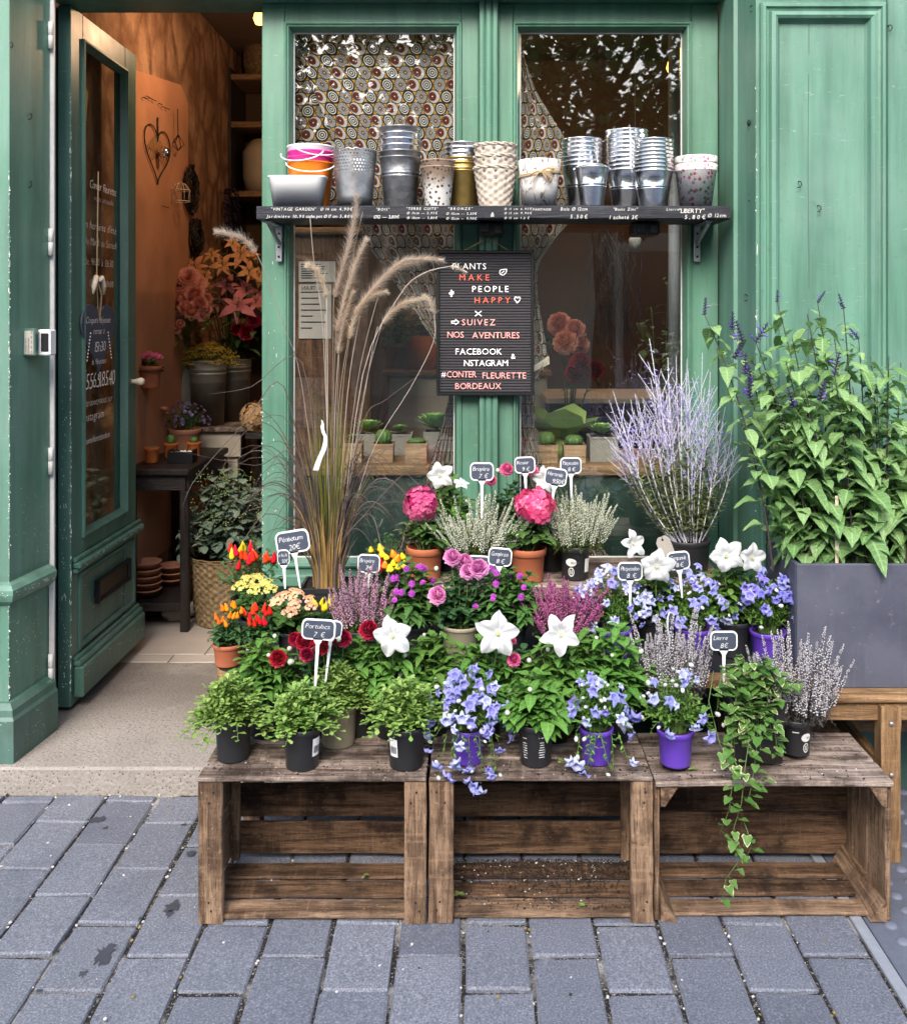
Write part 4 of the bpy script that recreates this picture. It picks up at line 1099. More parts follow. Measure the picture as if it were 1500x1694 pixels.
# ---------------------------------------------------------------- wall shelf with chalked prices
SY0, SY1, SZ0, SZ1 = 3.09, 3.296, 1.747, 1.789
sh = thing('wall_shelf', 'black painted plank shelf lettered in white with pot prices, across both windows', 'shelf', (X(816, 3.2), SY1, SZ0))
m_shelf = m_wood('black_painted_plank', 'x', (.012, .013, .018), (.035, .037, .046), .6, .2, .42)
g = MB(); chips(random.Random(2), (X(424, SY0), SY0, SZ0), (X(1208, SY0), SY1, SZ1), 'x', g, .003); obj('plank', g, m_shelf, sh, True, False)
for px in (462, 1160):
    xb = X(px, 3.3) if px < 800 else X(1152, 3.3)
    g = MB(); cbox(g, (xb - .011, 3.2895, SZ0 - .125), (xb + .011, 3.2965, SZ0 - .001), .002)
    cbox(g, (xb - .011, 3.12, SZ0 - .0075), (xb + .011, 3.289, SZ0 - .001), .002)
    sgn = -1 if px < 800 else 1
    for off in (-.004,):
        a = Vector((xb, 3.284, SZ0 - .06)); b = Vector((xb, 3.13, SZ0 - .009)); tube(g, [a, b], .0075, 6)
    obj('bracket', g, M['steel'], sh, True, False)
    g = MB()
    for zz in (.03, .075, .108): lathe(g, [(.0, .0), (.0042, .0), (.0042, .0012), (0, .0025)], 8, (0, 0, 0), 0, .5, Matrix.Translation((xb, 3.2893, SZ0 - zz)) @ Matrix.Rotation(radians(90), 4, 'X'))
    obj('screw', g, M['black_met'], sh, True)
for px in (812, 1066):
    g = MB(); xb = X(px, 3.22); cbox(g, (xb - .042, 3.17, SZ0 - .043), (xb + .042, 3.289, SZ0 - .0015), .005); cbox(g, (xb - .035, 3.158, SZ0 - .036), (xb - .006, 3.1695, SZ0 - .006), .003); cbox(g, (xb + .01, 3.160, SZ0 - .038), (xb + .034, 3.1695, SZ0 - .01), .003)
    obj('clamp_block', g, M['black_met'], sh, True, False)
g = MB(); r = random.Random(12)
def stext(s, px, py, size, wpx): text(g, s, front(X(px, SY0), SY0 - .0016, Z(py + 1, SY0)), size, wpx * SY0 / F, shear=.15)
for s, px, py, sz, w in [('"VINTAGE GARDEN"', 448, 347, .014, 74), ('Jardinière 10,90', 441, 359, .014, 62), ('cache pot Ø 17 cm', 506, 359, .014, 52), ('Ø 14 cm', 530, 347, .013, 26), ('4,90€', 561, 347, .014, 22), ('5,80€', 562, 359, .014, 22), ('"BOIS"', 622, 347, .012, 22), ('Ø12 --- 3,80€', 618, 360, .015, 42),
    ('"TERRE CUITE"', 672, 346, .012, 52), ('Ø 11cm -- 2,95€', 673, 353, .011, 50), ('Ø 18cm -- 3,80€', 673, 361, .011, 50), ('"BRONZE"', 741, 346, .012, 40), ('Ø 10cm -- 5,50€', 738, 354, .011, 50), ('Ø 15cm -- 9,90€', 738, 362, .011, 50), ('&', 811, 357, .02, 8),
    ('Ø 11 cm', 834, 346, .010, 22), ('Ø 13 cm', 834, 353, .010, 22), ('Ø 15 cm', 834, 361, .010, 22), ('6,90€', 861, 346, .010, 18), ('9,90€', 861, 353, .010, 18), ('12€', 861, 361, .010, 14), ('FANTAISIE', 881, 347, .011, 30), ('Bois Ø 12cm', 927, 347, .015, 44), ('5,50€', 943, 360, .017, 28),
    ('"Basic Zinc"', 1014, 347, .013, 40), ('1 acheté 3€', 1008, 361, .017, 46), ('"LIBERTY"', 1122, 351, .020, 42), ('5,80€', 1132, 361, .019, 34), ('Ø 12cm', 1170, 358, .017, 30), ('Lierre', 1102, 347, .012, 20)]: stext(s, px, py, sz, w)
o = obj('price_lettering', g, M['chalk_dim'], sh, True)

# ---------------------------------------------------------------- pots and pails standing on the shelf
def m_zinc(name, col, rough, var):
    t = NT(name); v = t.coord()
    n1 = t.noise(v, 14, 5, .65); n2 = t.noise(v, 70, 4); vo = t.n('ShaderNodeTexVoronoi', Vector=v, Scale=55.0).outputs['Color']
    k = t.ramp(t.n('ShaderNodeSeparateColor', Color=vo).outputs[0], 0, 1, 1 - var, 1)
    c = t.mix(1.0, col, t.n('ShaderNodeCombineColor', _0=k, _1=k, _2=k).outputs[0], 'MULTIPLY')
    c = t.mix(t.math('MULTIPLY', t.ramp(n1, .5, .72), var), c, tuple(x * .45 for x in col))
    return t.done(t.bsdf(c, t.math('ADD', rough, t.math('MULTIPLY', n2, .15)), 1.0, t.bump(n1, .15, .002)))
M['zinc'] = m_zinc('bright_zinc', (.80, .81, .83), .12, .15)
M['zinc_dark'] = m_zinc('aged_dark_zinc', (.36, .36, .37), .38, .4)
M['zinc_dull'] = m_plain('dull_zinc_bucket', (.25, .24, .20), .5, .35, var=.45, scale=18, bump=.2)
M['gold'] = m_zinc('brushed_gold', (.50, .36, .12), .38, .15)
M['gl_white'] = m_plain('white_enamel', (.80, .80, .80), .3, var=.06); M['gl_pink'] = m_plain('pink_enamel', (.66, .04, .30), .3, var=.1); M['gl_or'] = m_plain('orange_enamel', (.85, .22, .01), .3, var=.1)
def m_lace():
    t = NT('pierced_zinc'); tc = t.n('ShaderNodeTexCoord').outputs['Object']; x, y, z = t.n('ShaderNodeSeparateXYZ', Vector=tc).outputs
    u = t.math('MULTIPLY', t.math('ARCTAN2', y, x), 40 / 6.2832); zz = t.math('MULTIPLY', z, 1 / .0105)
    row = t.math('FLOOR', zz); u2 = t.math('ADD', u, t.math('MULTIPLY', t.math('MODULO', row, 2.0), .5))
    du = t.math('SUBTRACT', t.math('FRACT', t.math('ADD', u2, 80.0)), .5); dv = t.math('SUBTRACT', t.math('FRACT', zz), .5)
    rr_ = t.math('SQRT', t.math('ADD', t.math('MULTIPLY', du, du), t.math('MULTIPLY', dv, dv)))
    hole = t.math('MULTIPLY', t.math('LESS_THAN', rr_, .27), t.math('GREATER_THAN', z, .112))
    v = t.coord(); n1 = t.noise(v, 16, 5, .65)
    b = t.bsdf(t.mix(t.ramp(n1, .4, .7), (.40, .41, .42), (.20, .20, .21)), .42, .9, t.bump(n1, .2, .002))
    return t.done(t.n('ShaderNodeMixShader', _0=hole, _1=b, _2=t.n('ShaderNodeBsdfTransparent').outputs[0]).outputs[0])
M['lace'] = m_lace()
def m_spots(name, base, spot, scale, th, mid=None):
    t = NT(name); v = t.coord((1, 1, 1), True); z = t.n('ShaderNodeSeparateXYZ', Vector=t.n('ShaderNodeTexCoord').outputs['Object']).outputs[2]
    vo = t.n('ShaderNodeTexVoronoi', Vector=t.n('ShaderNodeVectorMath', {'operation': 'ADD'}, _0=v, _1=t.n('ShaderNodeTexNoise', Vector=v, Scale=70.0).outputs[1]).outputs[0] if False else v, Scale=scale)
    n1 = t.noise(v, 60, 4); m = t.math('LESS_THAN', t.math('ADD', vo.outputs['Distance'], t.math('MULTIPLY', t.math('SUBTRACT', n1, .5), .35)), th)
    c = base
    if mid: c = t.mix(t.ramp(t.math('ADD', z, t.math('MULTIPLY', n1, .06)), .085, .135), base, mid)
    if isinstance(spot, tuple): c = t.mix(m, c, spot)
    else:
        sel = t.n('ShaderNodeSeparateColor', Color=vo.outputs['Color']).outputs
        c2 = t.mix(t.math('GREATER_THAN', sel[0], .55), spot[0], spot[1]); c2 = t.mix(t.math('GREATER_THAN', sel[1], .72), c2, spot[2]); c = t.mix(m, c, c2)
        vo2 = t.n('ShaderNodeTexVoronoi', Vector=v, Scale=scale * 2.1); c = t.mix(t.math('LESS_THAN', vo2.outputs['Distance'], .2), c, spot[1])
    return t.done(t.bsdf(c, .55, 0, t.bump(n1, .15, .001)))
M['speck'] = m_spots('speckled_whitewash', (.62, .60, .57), (.075, .06, .05), 75, .34, (.27, .19, .14))
M['floral'] = m_spots('rose_printed_ceramic', (.74, .70, .69), [(.62, .10, .22), (.20, .30, .16), (.55, .25, .40)], 68, .36)
def m_birch():
    t = NT('birch_bark'); v = t.coord((1, 1, .5)); n1 = t.noise(v, 45, 6, .7, 1.2); n2 = t.noise(v, 13, 4)
    c = t.mix(t.ramp(n1, .52, .62), (.66, .63, .60), (.12, .10, .09)); c = t.mix(t.math('MULTIPLY', t.ramp(n2, .55, .7), .7), c, (.40, .26, .16))
    return t.done(t.bsdf(c, .8, 0, t.bump(n1, .7, .003)))
M['birch'] = m_birch()
def m_weave(name, a, b, nu, hz):
    t = NT(name); tc = t.n('ShaderNodeTexCoord').outputs['Object']; x, y, z = t.n('ShaderNodeSeparateXYZ', Vector=tc).outputs; n1 = t.noise(t.coord(), 60, 4)
    c = t.mix(t.ramp(n1, .3, .7), a, b); return t.done(t.bsdf(c, .75, 0, t.bump(n1, .4, .002), .2))
M['weave'] = m_weave('pale_woven_bark', (.30, .25, .20), (.56, .50, .43), 0, 0)
M['wicker'] = m_weave('brown_wicker', (.085, .055, .028), (.27, .19, .10), 0, 0)

SD = SZ1 + .001
def pail_profile(rt, rb, h, beads=(.55,), lip=.003):
    pr = [(0, .004), (rb - .002, .004), (rb, 0), (rb + .0015, .003)]
    for q in sorted(beads):
        z = h * q; r = rb + (rt - rb) * q; pr += [(r - .0001, z - .004), (r + .0018, z - .001), (r + .0018, z + .001), (r, z + .004)]
    pr += [(rt - .0005, h - .007), (rt + lip * .6, h - .005), (rt + lip, h - .002), (rt + lip * .6, h), (rt - .0015, h - .001), (rb - .0015 + (rt - rb) * .15, h * .15)]
    return pr
def shelf_pots(name, cx, wt, wb, ytop, d, mats, labels, cat, group, step, profile=None, beads=(.5, .56), fn=None, scale_z=None):
    """a stack of nested pots seen over one another: every pot is a thing of its own"""
    n = len(mats); S = d / F
    Htot = Z(ytop, d) - SD; h = Htot - step * (n - 1); rt, rb = wt * S / 2, wb * S / 2
    cache = {}; outl = []
    for i in range(n):
        mt = mats[i]
        if mt.name not in cache:
            g = MB(); lathe(g, profile(rt, rb, h) if profile else pail_profile(rt, rb, h, beads), 36, fn=fn); cache[mt.name] = g.mesh(name, mt)
        o = link(name, cache[mt.name], None, (X(cx, d), d, SD + step * i)); o.rotation_euler = (0, 0, .9 * i)
        tag(o, labels(i), cat, group); outl.append(o)
    return outl, h, rt
ord_ = ['lowest', 'second from the bottom', 'third from the bottom', 'fourth from the bottom', 'fifth from the bottom', 'sixth from the bottom', 'seventh from the bottom', 'eighth from the bottom', 'ninth from the bottom', 'topmost']
def pos(i, n): return 'topmost' if i == n - 1 else ord_[i]
# white trough
g = MB(); lathe(g, [(0, .003), (.92, .003), (.95, 0), (1.12, .094), (1.17, .097), (1.17, .1), (1.11, .1), (.9, .02), (0, .018)], 48, sx=1, sy=.55, fn=lambda a, z: 1 / ((abs(cos(a)) ** 5 + abs(sin(a)) ** 5) ** .2))
kx = 47 * 3.15 / F / 1.17 * 1.0
for v in g.v: v.x *= kx * 1.03; v.y *= kx * .95
tr = link('white_trough', g.mesh('white_trough', M['gl_white']), None, (X(493, 3.155), 3.155, SD)); tag(tr, 'white oblong metal trough at the left end of the black shelf', 'planter')
pl, hh, rr0 = shelf_pots('garden_pail', 514, 76, 56, 243, 3.235, [M['gl_or'], M['gl_pink'], M['gl_pink'], M['gl_white']], lambda i: ['orange metal pail under the pink ones behind the white trough', 'lower pink metal pail in the stack behind the white trough', 'upper pink metal pail just under the white pail', 'white metal pail topmost of the coloured stack behind the trough'][i], 'pail', 'coloured pails', .0185, beads=())
for i, o in enumerate(pl):
    if i in (0, 3, 2):
        g = MB(); tube(g, [Vector((rr0 * 1.03 * cos(a), -rr0 * (.75 + .30 * sin(a)), hh - .008 - .030 * abs(sin(a)))) for a in [pi * k / 14 for k in range(15)]], .0022, 6); hd = obj('handle', g, M['gl_white'], o)
        hd.rotation_euler = (0, 0, [.15, 0, -.35, .5][i] - .9 * i)
lp, _, _ = shelf_pots('lace_pot', 587, 73, 56, 250, 3.185, [M['lace']], lambda i: 'grey zinc pot with a pierced scalloped rim beside the coloured pails', 'pot', None, .02,
    lambda rt, rb, h: [(0, .003), (rb - .002, .003), (rb, 0)] + [(rb + (rt - rb) * q, h * q) for q in (.2, .4, .6, .7, .8, .9, .96)] + [(rt, h - .0025), (rt + .0008, h), (rt - .0012, h), (rt - .003, h * .9), (rb, h * .1)])
for v in lp[0].data.vertices:
    if v.co.z > .14: a = math.atan2(v.co.y, v.co.x); v.co.z += .006 * abs(sin(a * 8)) - .003
shelf_pots('zinc_pail', 662, 68, 51, 212, 3.2, [M['zinc_dark'], M['zinc_dark'], M['zinc'], M['zinc'], M['zinc'], M['zinc_dark']], lambda i: ['dark zinc pail, lowest of the tall stack beside the pierced pot', 'dark zinc pail, second from the bottom of the stack beside the pierced pot', 'bright zinc pail resting right on the dark pails beside the pierced pot', 'bright zinc pail in the middle of the bright ones beside the pierced pot', 'bright zinc pail just below the dark top pail beside the pierced pot', 'dark zinc pail topmost of the tall stack beside the pierced pot'][i], 'pail', 'zinc pails of the dark stack', .0198, beads=(.62, .68))
shelf_pots('speckled_pot', 724, 56, 39, 266, 3.15, [M['speck'], M['speck']], lambda i: ['whitewashed brown pot with dark speckles, lower one before the gold pot', 'brown rim of the speckled pot nested on top, before the gold pot'][i], 'pot', 'speckled pots', .021, beads=())
shelf_pots('metal_pot', 765, 62, 50, 238, 3.25, [M['gold'], M['gold'], M['zinc'], M['zinc'], M['zinc']], lambda i: ['gold metal pot standing on the shelf behind the speckled pot', 'gold metal pot nested just under the silver ones', 'silver metal pot nested right on the gold pots', 'silver metal pot between two other silver ones above the gold pots', 'silver metal pot topmost of the stack behind the speckled pot'][i], 'pot', 'gold and silver pots', .0165, beads=(.82, .87))
# woven bark baskets: strips really going over and under
def basket_me(name, rt, rb, h, mat, rows, cols, amp, rimn=2, n=72):
    g = MB()
    def wv(a, z):
        row = floor(z / h * rows); return 1 + amp * sin(a * cols / 2 + pi * row) * max(.2, abs(sin(z / h * rows * pi)))
    pr = [(0, .003), (rb * .95, .003)]
    K = rows * 4
    for i in range(K + 1): q = i / K; pr.append((rb + (rt - rb) * q, h * q * .97))
    pr += [(rt * .95, h * .97), (rb * .93, h * .05)]
    lathe(g, pr, n, fn=wv)
    for k in range(rimn):
        tube(g, [Vector(((rt + .002 * sin(a * 14 + k * 3)) * cos(a), (rt + .002 * sin(a * 14 + k * 3)) * sin(a), h * (.965 + .03 * k) + .0015 * cos(a * 14 + k * 3))) for a in [2 * pi * i / 60 for i in range(61)]], .0032, 6, cap=False)
    return g.mesh(name, mat)
S_ = 3.17 / F; Hb = Z(241, 3.17) - SD; stp = .0365
me_b = basket_me('bark_basket', 71 * S_ / 2, 52 * S_ / 2, Hb - 2 * stp, M['weave'], 11, 22, .045)
for i in range(3):
    o = link('bark_basket', me_b, None, (X(819, 3.17), 3.17, SD + stp * i)); o.rotation_euler = (0, 0, i * 1.1)
    tag(o, ['pale woven bark basket at the bottom of its stack on the shelf', 'pale woven bark basket in the middle of its stack on the shelf', 'pale woven bark basket topmost of its stack on the shelf'][i], 'basket', 'woven baskets')
bp = thing('birch_pot', 'birch bark pot tied round with a raffia bow on the black shelf', 'pot', (X(892, 3.15), 3.15, SD))
S_ = 3.15 / F; Hb = Z(266, 3.15) - SD; rt_, rb_ = 71 * S_ / 2, 54 * S_ / 2
g = MB(); lathe(g, [(0, .003), (rb_ - .002, .003), (rb_, 0), (rb_ + (rt_ - rb_) * .5, Hb * .5), (rt_, Hb * .99), (rt_ - .001, Hb), (rt_ - .005, Hb), (rb_, .02)], 40, fn=lambda a, z: 1 + .012 * sin(a * 5 + z * 60)); obj('pot', g, M['birch'], bp)
g = MB(); zb = Hb * .70; rb2 = rb_ + (rt_ - rb_) * .7 + .003
for dz in (-.003, 0, .003): tube(g, [Vector((rb2 * cos(a), rb2 * sin(a), zb + dz + .008 * cos(a - .2))) for a in [2 * pi * i / 36 for i in range(37)]], .0017, 5, cap=False)
r = random.Random(7)
for k in range(22):
    s = r.choice((-1, 1)); L = r.uniform(.03, .062); p0 = Vector((-.002, -rb2 - .004, zb)); dn = Vector((s * r.uniform(.5, 1), -r.uniform(.0, .25), -r.uniform(.1, 1.1))).normalized()
    if k < 8: dn = Vector((.95, -.05, r.uniform(.1, .35))).normalized()
    tube(g, bez(p0, p0 + dn * L * .5 + Vector((0, -.010, .012)), p0 + dn * L, 6), .0014, 4)
lathe(g, [(0, -.008), (.008, -.004), (.009, .003), (0, .008)], 9, (-.002, -rb2 - .004, zb)); obj('raffia_bow', g, M['string'], bp)
shelf_pots('zinc_pail', 962, 65, 45, 231, 3.235, [M['zinc']] * 7, lambda i: f'small bright zinc pail, {pos(i, 7)} of the stack behind the single little pail', 'pail', 'zinc pails behind the little pail', .0148)
fp, fh, fr_ = shelf_pots('zinc_pail', 979, 56, 37, 277, 3.13, [M['zinc']], lambda i: 'single little zinc pail with a wire handle in front of the other stacks', 'pail', None, .01)
g = MB(); tube(g, [Vector((fr_ * 1.05 * cos(a), -.010 * sin(a), fh - .006 + .018 * sin(a))) for a in [pi * k / 14 for k in range(15)]], .0012, 5)
for s in (-1, 1): lathe(g, [(0, -.006), (.004, -.004), (.004, .004), (0, .006)], 8, (s * fr_ * 1.05, 0, fh - .006))
obj('handle', g, M['zinc'], fp[0])
shelf_pots('zinc_pail', 1036, 69, 49, 217, 3.24, [M['zinc']] * 10, lambda i: f'bright zinc pail, {pos(i, 10)} in the tallest stack on the shelf', 'pail', 'zinc pails of the tallest stack', .0147)
shelf_pots('zinc_pail', 1080, 65, 44, 232, 3.155, [M['zinc']] * 9, lambda i: f'bright zinc pail, {pos(i, 9)} in the stack next to the rose printed pots', 'pail', 'zinc pails beside the printed pots', .0127)
shelf_pots('printed_pot', 1151, 69, 50, 260, 3.15, [M['floral']] * 2, lambda i: ['white pot printed with pink roses, lower one at the right end of the shelf', 'white pot printed with pink roses nested on top at the shelf end'][i], 'pot', 'rose printed pots', .026, beads=(), profile=lambda rt, rb, h: [(0, .003), (rb - .002, .003), (rb, 0), (rb + (rt - rb) * .83, h * .83), (rt - .0005, h * .84), (rt, h * .86), (rt + .001, h - .002), (rt - .001, h), (rt - .004, h), (rb, .02)])

# ---------------------------------------------------------------- felt letter board on a string
LB = 3.262
lb = thing('letter_board', 'black grooved letter board with white and red letters hanging on the mullion', 'sign', P(803, 656, LB))
bx0, bx1, bz0, bz1 = X(722, LB), X(883, LB), Z(654, LB), Z(414, LB)
g = MB(); mold(g, bx0, bx1, bz0, bz1, [(0, LB + .016), (0, LB - .006), (.002, LB - .008), (.008, LB - .008), (.010, LB - .006), (.010, LB + .006)]); cbox(g, (bx0 + .002, LB + .008, bz0 + .002), (bx1 - .002, LB + .0155, bz1 - .002), .001)
obj('frame', g, M['black_met'], lb, True, False)
g = MB(); n = 50; zs = bz0 + .010; H_ = bz1 - bz0 - .020; vs = []; fs = []
for i in range(n):
    z = zs + H_ * i / n; q = H_ / n
    for (a, b) in ((0, .0048), (q * .32, .0012), (q * .68, .0012), (q * .995, .0048)): vs += [Vector((bx0 + .0095, LB + b - .001, z + a)), Vector((bx1 - .0095, LB + b - .001, z + a))]
for i in range(n * 4 - 1): fs.append([2 * i, 2 * i + 1, 2 * i + 3, 2 * i + 2])
g.add(vs, fs); obj('grooved_felt', g, m_plain('black_felt', (.028, .026, .030), .85, var=.3, scale=200), lb, True, False)
def board_line(s, a, b, yc, mi, hpx=10.6):
    mb = MB(); size = hpx * LB / F / .727
    text(mb, s, front(X(a, LB), LB - .0042, Z(yc + hpx / 2, LB)), size, X(b, LB) - X(a, LB)); obj('lettering', mb, M[('letter', 'letter_red', 'letter_pink')[mi]], lb, True)
lt = [MB(), MB(), MB()]
for s, a, b, y, m in [('PLANTS', 748.7, 804, 440, 0), ('MAKE', 760, 809, 458.5, 1), ('PEOPLE', 781, 841, 477.5, 0), ('HAPPY', 785, 844, 496, 1), ('SUIVEZ', 764, 819, 532.6, 2), ('NOS', 740, 767, 553, 2), ('AVENTURES', 781, 859, 554, 2), ('FACEBOOK', 753.7, 830, 581, 0), ('NSTAGRAM', 767.5, 840, 600, 0), ('CONTER', 739, 788, 618.6, 2), ('FLEURETTE', 798, 870, 620.5, 2), ('BORDEAUX', 753, 829, 638, 2)]: board_line(s, a, b, y, m)
for s, a, y in (('#', 730, 618), ('&', 845, 588.5)): text(lt[0], s, front(X(a, LB), LB - .0042, Z(y + 5, LB)), .026)
def stroke(mb, pts, w, y=LB - .0042):
    for (a, b) in zip(pts, pts[1:]):
        p, q = Vector((X(a[0], LB), y, Z(a[1], LB))), Vector((X(b[0], LB), y, Z(b[1], LB))); t = (q - p).normalized(); s = Vector((t.z, 0, -t.x)) * w; e = t * w * .5
        mb.add([p - s - e, q - s + e, q + s + e, p + s - e], [[0, 1, 2, 3]])
stroke(lt[0], [(786, 514.5), (796, 522.5)], .0017); stroke(lt[0], [(786, 522.5), (796, 514.5)], .0017)
stroke(lt[0], [(747, 531), (753, 531), (753, 528), (759, 532.5), (753, 537), (753, 534.5), (747, 534.5), (747, 531)], .0016)
stroke(lt[0], [(855.5, 501), (851, 495), (851.5, 491.5), (854, 491), (855.7, 493), (857.5, 491), (860, 491.8), (860, 495.5), (855.5, 501)], .0017)
stroke(lt[0], [(826, 451), (828, 446), (838, 445), (837, 451), (832, 455), (828, 454), (826, 451)], .0016); stroke(lt[0], [(829, 452), (834, 448)], .0014)
stroke(lt[0], [(746.5, 490), (746.5, 480)], .0028); stroke(lt[0], [(743.5, 486), (743.5, 484)], .0018); stroke(lt[0], [(749.5, 486), (749.5, 482)], .0018); stroke(lt[0], [(743.5, 486.3), (749.5, 486.3)], .0012)
obj('symbols', lt[0], M['letter'], lb, True)
g = MB(); top = P(808, 393, LB + .004)
for px in (766, 842): tube(g, [top, P(px, 415, LB + .004)], .0016, 5)
for px, py in ((792, 402), (783, 407), (824, 399), (818, 404)): tube(g, [top, P(px, py, LB - .004)], .0011, 4)
obj('string', g, M['string'], lb, True)

# ---------------------------------------------------------------- slate price tags on white spikes
def price_tag(px, py, d, wpx, hpx, lines, label, tilt=0, foot=60, lean=0, yaw=0, size=(.0, .0), sd=0):
    s = d / F; w, h = wpx * s, hpx * s; fl = foot * s
    base = P(px - tilt * foot, py + foot, d)
    t = thing('price_tag', label, 'price tag', base, 'slate price tags stuck in the pots'); t.rotation_euler = (lean, tilt, yaw)
    L = fl - h / 2
    def rr(w, h, r, z0, y, n=5, bow=.04):
        pts = []
        for cx_, cz_, a0 in ((w / 2 - r, h / 2 - r, 0), (-w / 2 + r, h / 2 - r, 90), (-w / 2 + r, -h / 2 + r, 180), (w / 2 - r, -h / 2 + r, 270)):
            for i in range(n + 1): a = radians(a0 + 90 * i / n); pts.append(Vector((cx_ + r * cos(a), y, z0 + cz_ + r * sin(a) + bow * h * (1 - (2 * (cx_ + r * cos(a)) / w) ** 2) * (1 if cz_ > 0 else -1))))
        return pts
    def slabm(mb, p, y2, mi=0):
        k = len(p); q = [Vector((a.x, y2, a.z)) for a in p]; mb.add(p + q, [list(range(k)), list(range(k, 2 * k))[::-1]] + [[i, (i + 1) % k, k + (i + 1) % k, k + i] for i in range(k)], mi)
    zc = L + h / 2
    g = MB(); slabm(g, rr(w, h, h * .26, zc, -.0012), .0012)
    nk = [Vector((-.004, -.0012, L - h * .28)), Vector((.004, -.0012, L - h * .28)), Vector((.0125, -.0012, L + h * .05)), Vector((-.0125, -.0012, L + h * .05))]; slabm(g, nk, .0012)
    obj('plate', g, M['white_pl'], t, smooth=False)
    g = MB(); slabm(g, [Vector((-.002, -.0010, 0)), Vector((.002, -.0010, 0)), Vector((.0042, -.0010, L - h * .27)), Vector((-.0042, -.0010, L - h * .27))], .0010); obj('spike', g, M['white_pl'], t, smooth=False)
    g = MB(); slabm(g, rr(w * .90, h * .84, h * .2, zc, -.0021), -.0013); obj('slate_face', g, M['slate'], t, smooth=False)
    g = MB(); r = random.Random(px * 7 + py)
    for s_, fx, fz, sz, fw in lines: text(g, s_, lambda a, b: Vector((fx * w + a, -.0026, zc + fz * h + b)), sz * h, fw * w if fw else None, jit=.12, shear=.18, rng=r, align='L')
    if lines: obj('lettering', g, M['chalk'], t)
    return t
two = lambda a, b, wa=.74, wb=.34: [(a, -.39, .05, .34, wa), (b, -.14, -.37, .37, wb)]
price_tag(484, 895, 2.80, 56, 36, two('Pénisetum', '20€', .76, .36), 'largest slate tag reading Pénisetum 20€, before the tall feathery grass', -.16, 78)
price_tag(469, 922, 2.76, 20, 24, two('chili', '50€', .76, .5), 'small narrow slate tag tucked under the corner of the large grass tag', -.05, 52)
price_tag(610, 932, 2.72, 37, 29, two('Bruyère', '7€', .7, .34), 'slate tag reading Bruyère 7€ rising from the pale pink heather', .05, 70)
price_tag(527, 1041, 2.37, 56, 33, two('Portulaca', '7€', .78, .34), 'slate tag reading Portulaca 7€ on the longest white spike, above the pale shrubs', .06, 132)
price_tag(549, 1040, 2.45, 34, 28, [], 'blank slate tag half hidden behind the Portulaca tag', .12, 90)
price_tag(797, 780, 2.90, 39, 29, two('Bruyère', '7€', .76, .40), 'slate tag reading Bruyère 7€ above the left white heather', 0, 78)
price_tag(868, 769, 2.97, 34, 26, two('Rosier', '9€', .64, .36), 'slate tag reading Rosier 9€ above the right pink hydrangea', -.04, 70)
price_tag(919, 788, 2.92, 37, 28, two('Hortensia', '9,50€', .76, .60), 'slate tag reading Hortensia 9,50€, tilted, left of the right white heather', .14, 75)
price_tag(944, 770, 3.00, 35, 26, two('Platycodon', '8€', .80, .36), 'slate tag reading Platycodon 8€ behind the Hortensia tag', -.02, 80)
price_tag(827, 921, 2.72, 39, 29, two('Gomphréna', '8€', .78, .36), 'slate tag reading Gomphréna 8€ between the purple globe flowers', .08, 62)
price_tag(791, 933, 2.76, 38, 27, two('Rosier', '9€', .6, .3), 'slate tag mostly hidden behind the lilac pink roses', .05, 60)
price_tag(1042, 945, 2.66, 41, 29, two('Platycodon', '8€', .80, .40), 'slate tag reading Platycodon 8€ beside the large white bellflowers', 0, 60)
price_tag(1122, 927, 2.68, 37, 29, two('Campanula', '8€', .78, .36), 'slate tag reading Campanula 8€ under the paper label', -.10, 62)
price_tag(1197, 1060, 2.44, 45, 31, two('Lierre', '8€', .56, .30), 'slate tag reading Lierre 8€ standing in the variegated ivy', 0, 78)
price_tag(1109, 1030, 2.52, 17, 32, two('8', '', .5, .3)[:1], 'slate tag turned edgeways among the grey heather spikes', .03, 70, yaw=.95)
pt = thing('paper_label', 'kraft paper label tied in the lavender blue bush', 'label', P(1108, 925, 2.95)); pt.rotation_euler = (.1, -.38, 0)
g = MB(); a, b = .022, .062; g.add([Vector(p) for p in ((-a, 0, 0), (a, 0, 0), (a, 0, b), (a * .55, 0, b + .014), (-a * .55, 0, b + .014), (-a, 0, b))], [[0, 1, 2, 3, 4, 5]]); g.add([Vector(p) for p in ((-a, .001, 0), (a, .001, 0), (a, .001, b), (a * .55, .001, b + .014), (-a * .55, .001, b + .014), (-a, .001, b))], [[5, 4, 3, 2, 1, 0]]); obj('card', g, M['paper'], pt, smooth=False)
g = MB(); lathe(g, [(0, 0), (.0035, 0), (.0035, .001), (0, .0015)], 10, (0, 0, 0), 0, .5, Matrix.Translation((0, -.0005, b + .004)) @ Matrix.Rotation(radians(90), 4, 'X')); tube(g, [(0, -.001, b + .004), (.002, -.004, b + .03), (.004, 0, b + .06)], .0007, 4); obj('eyelet', g, M['iron'], pt)
# ---------------------------------------------------------------- front row on the crates
ZC, ZS, ZB = .347, .479, .639
def pots4(px_w, d): return px_w * d / F / 2
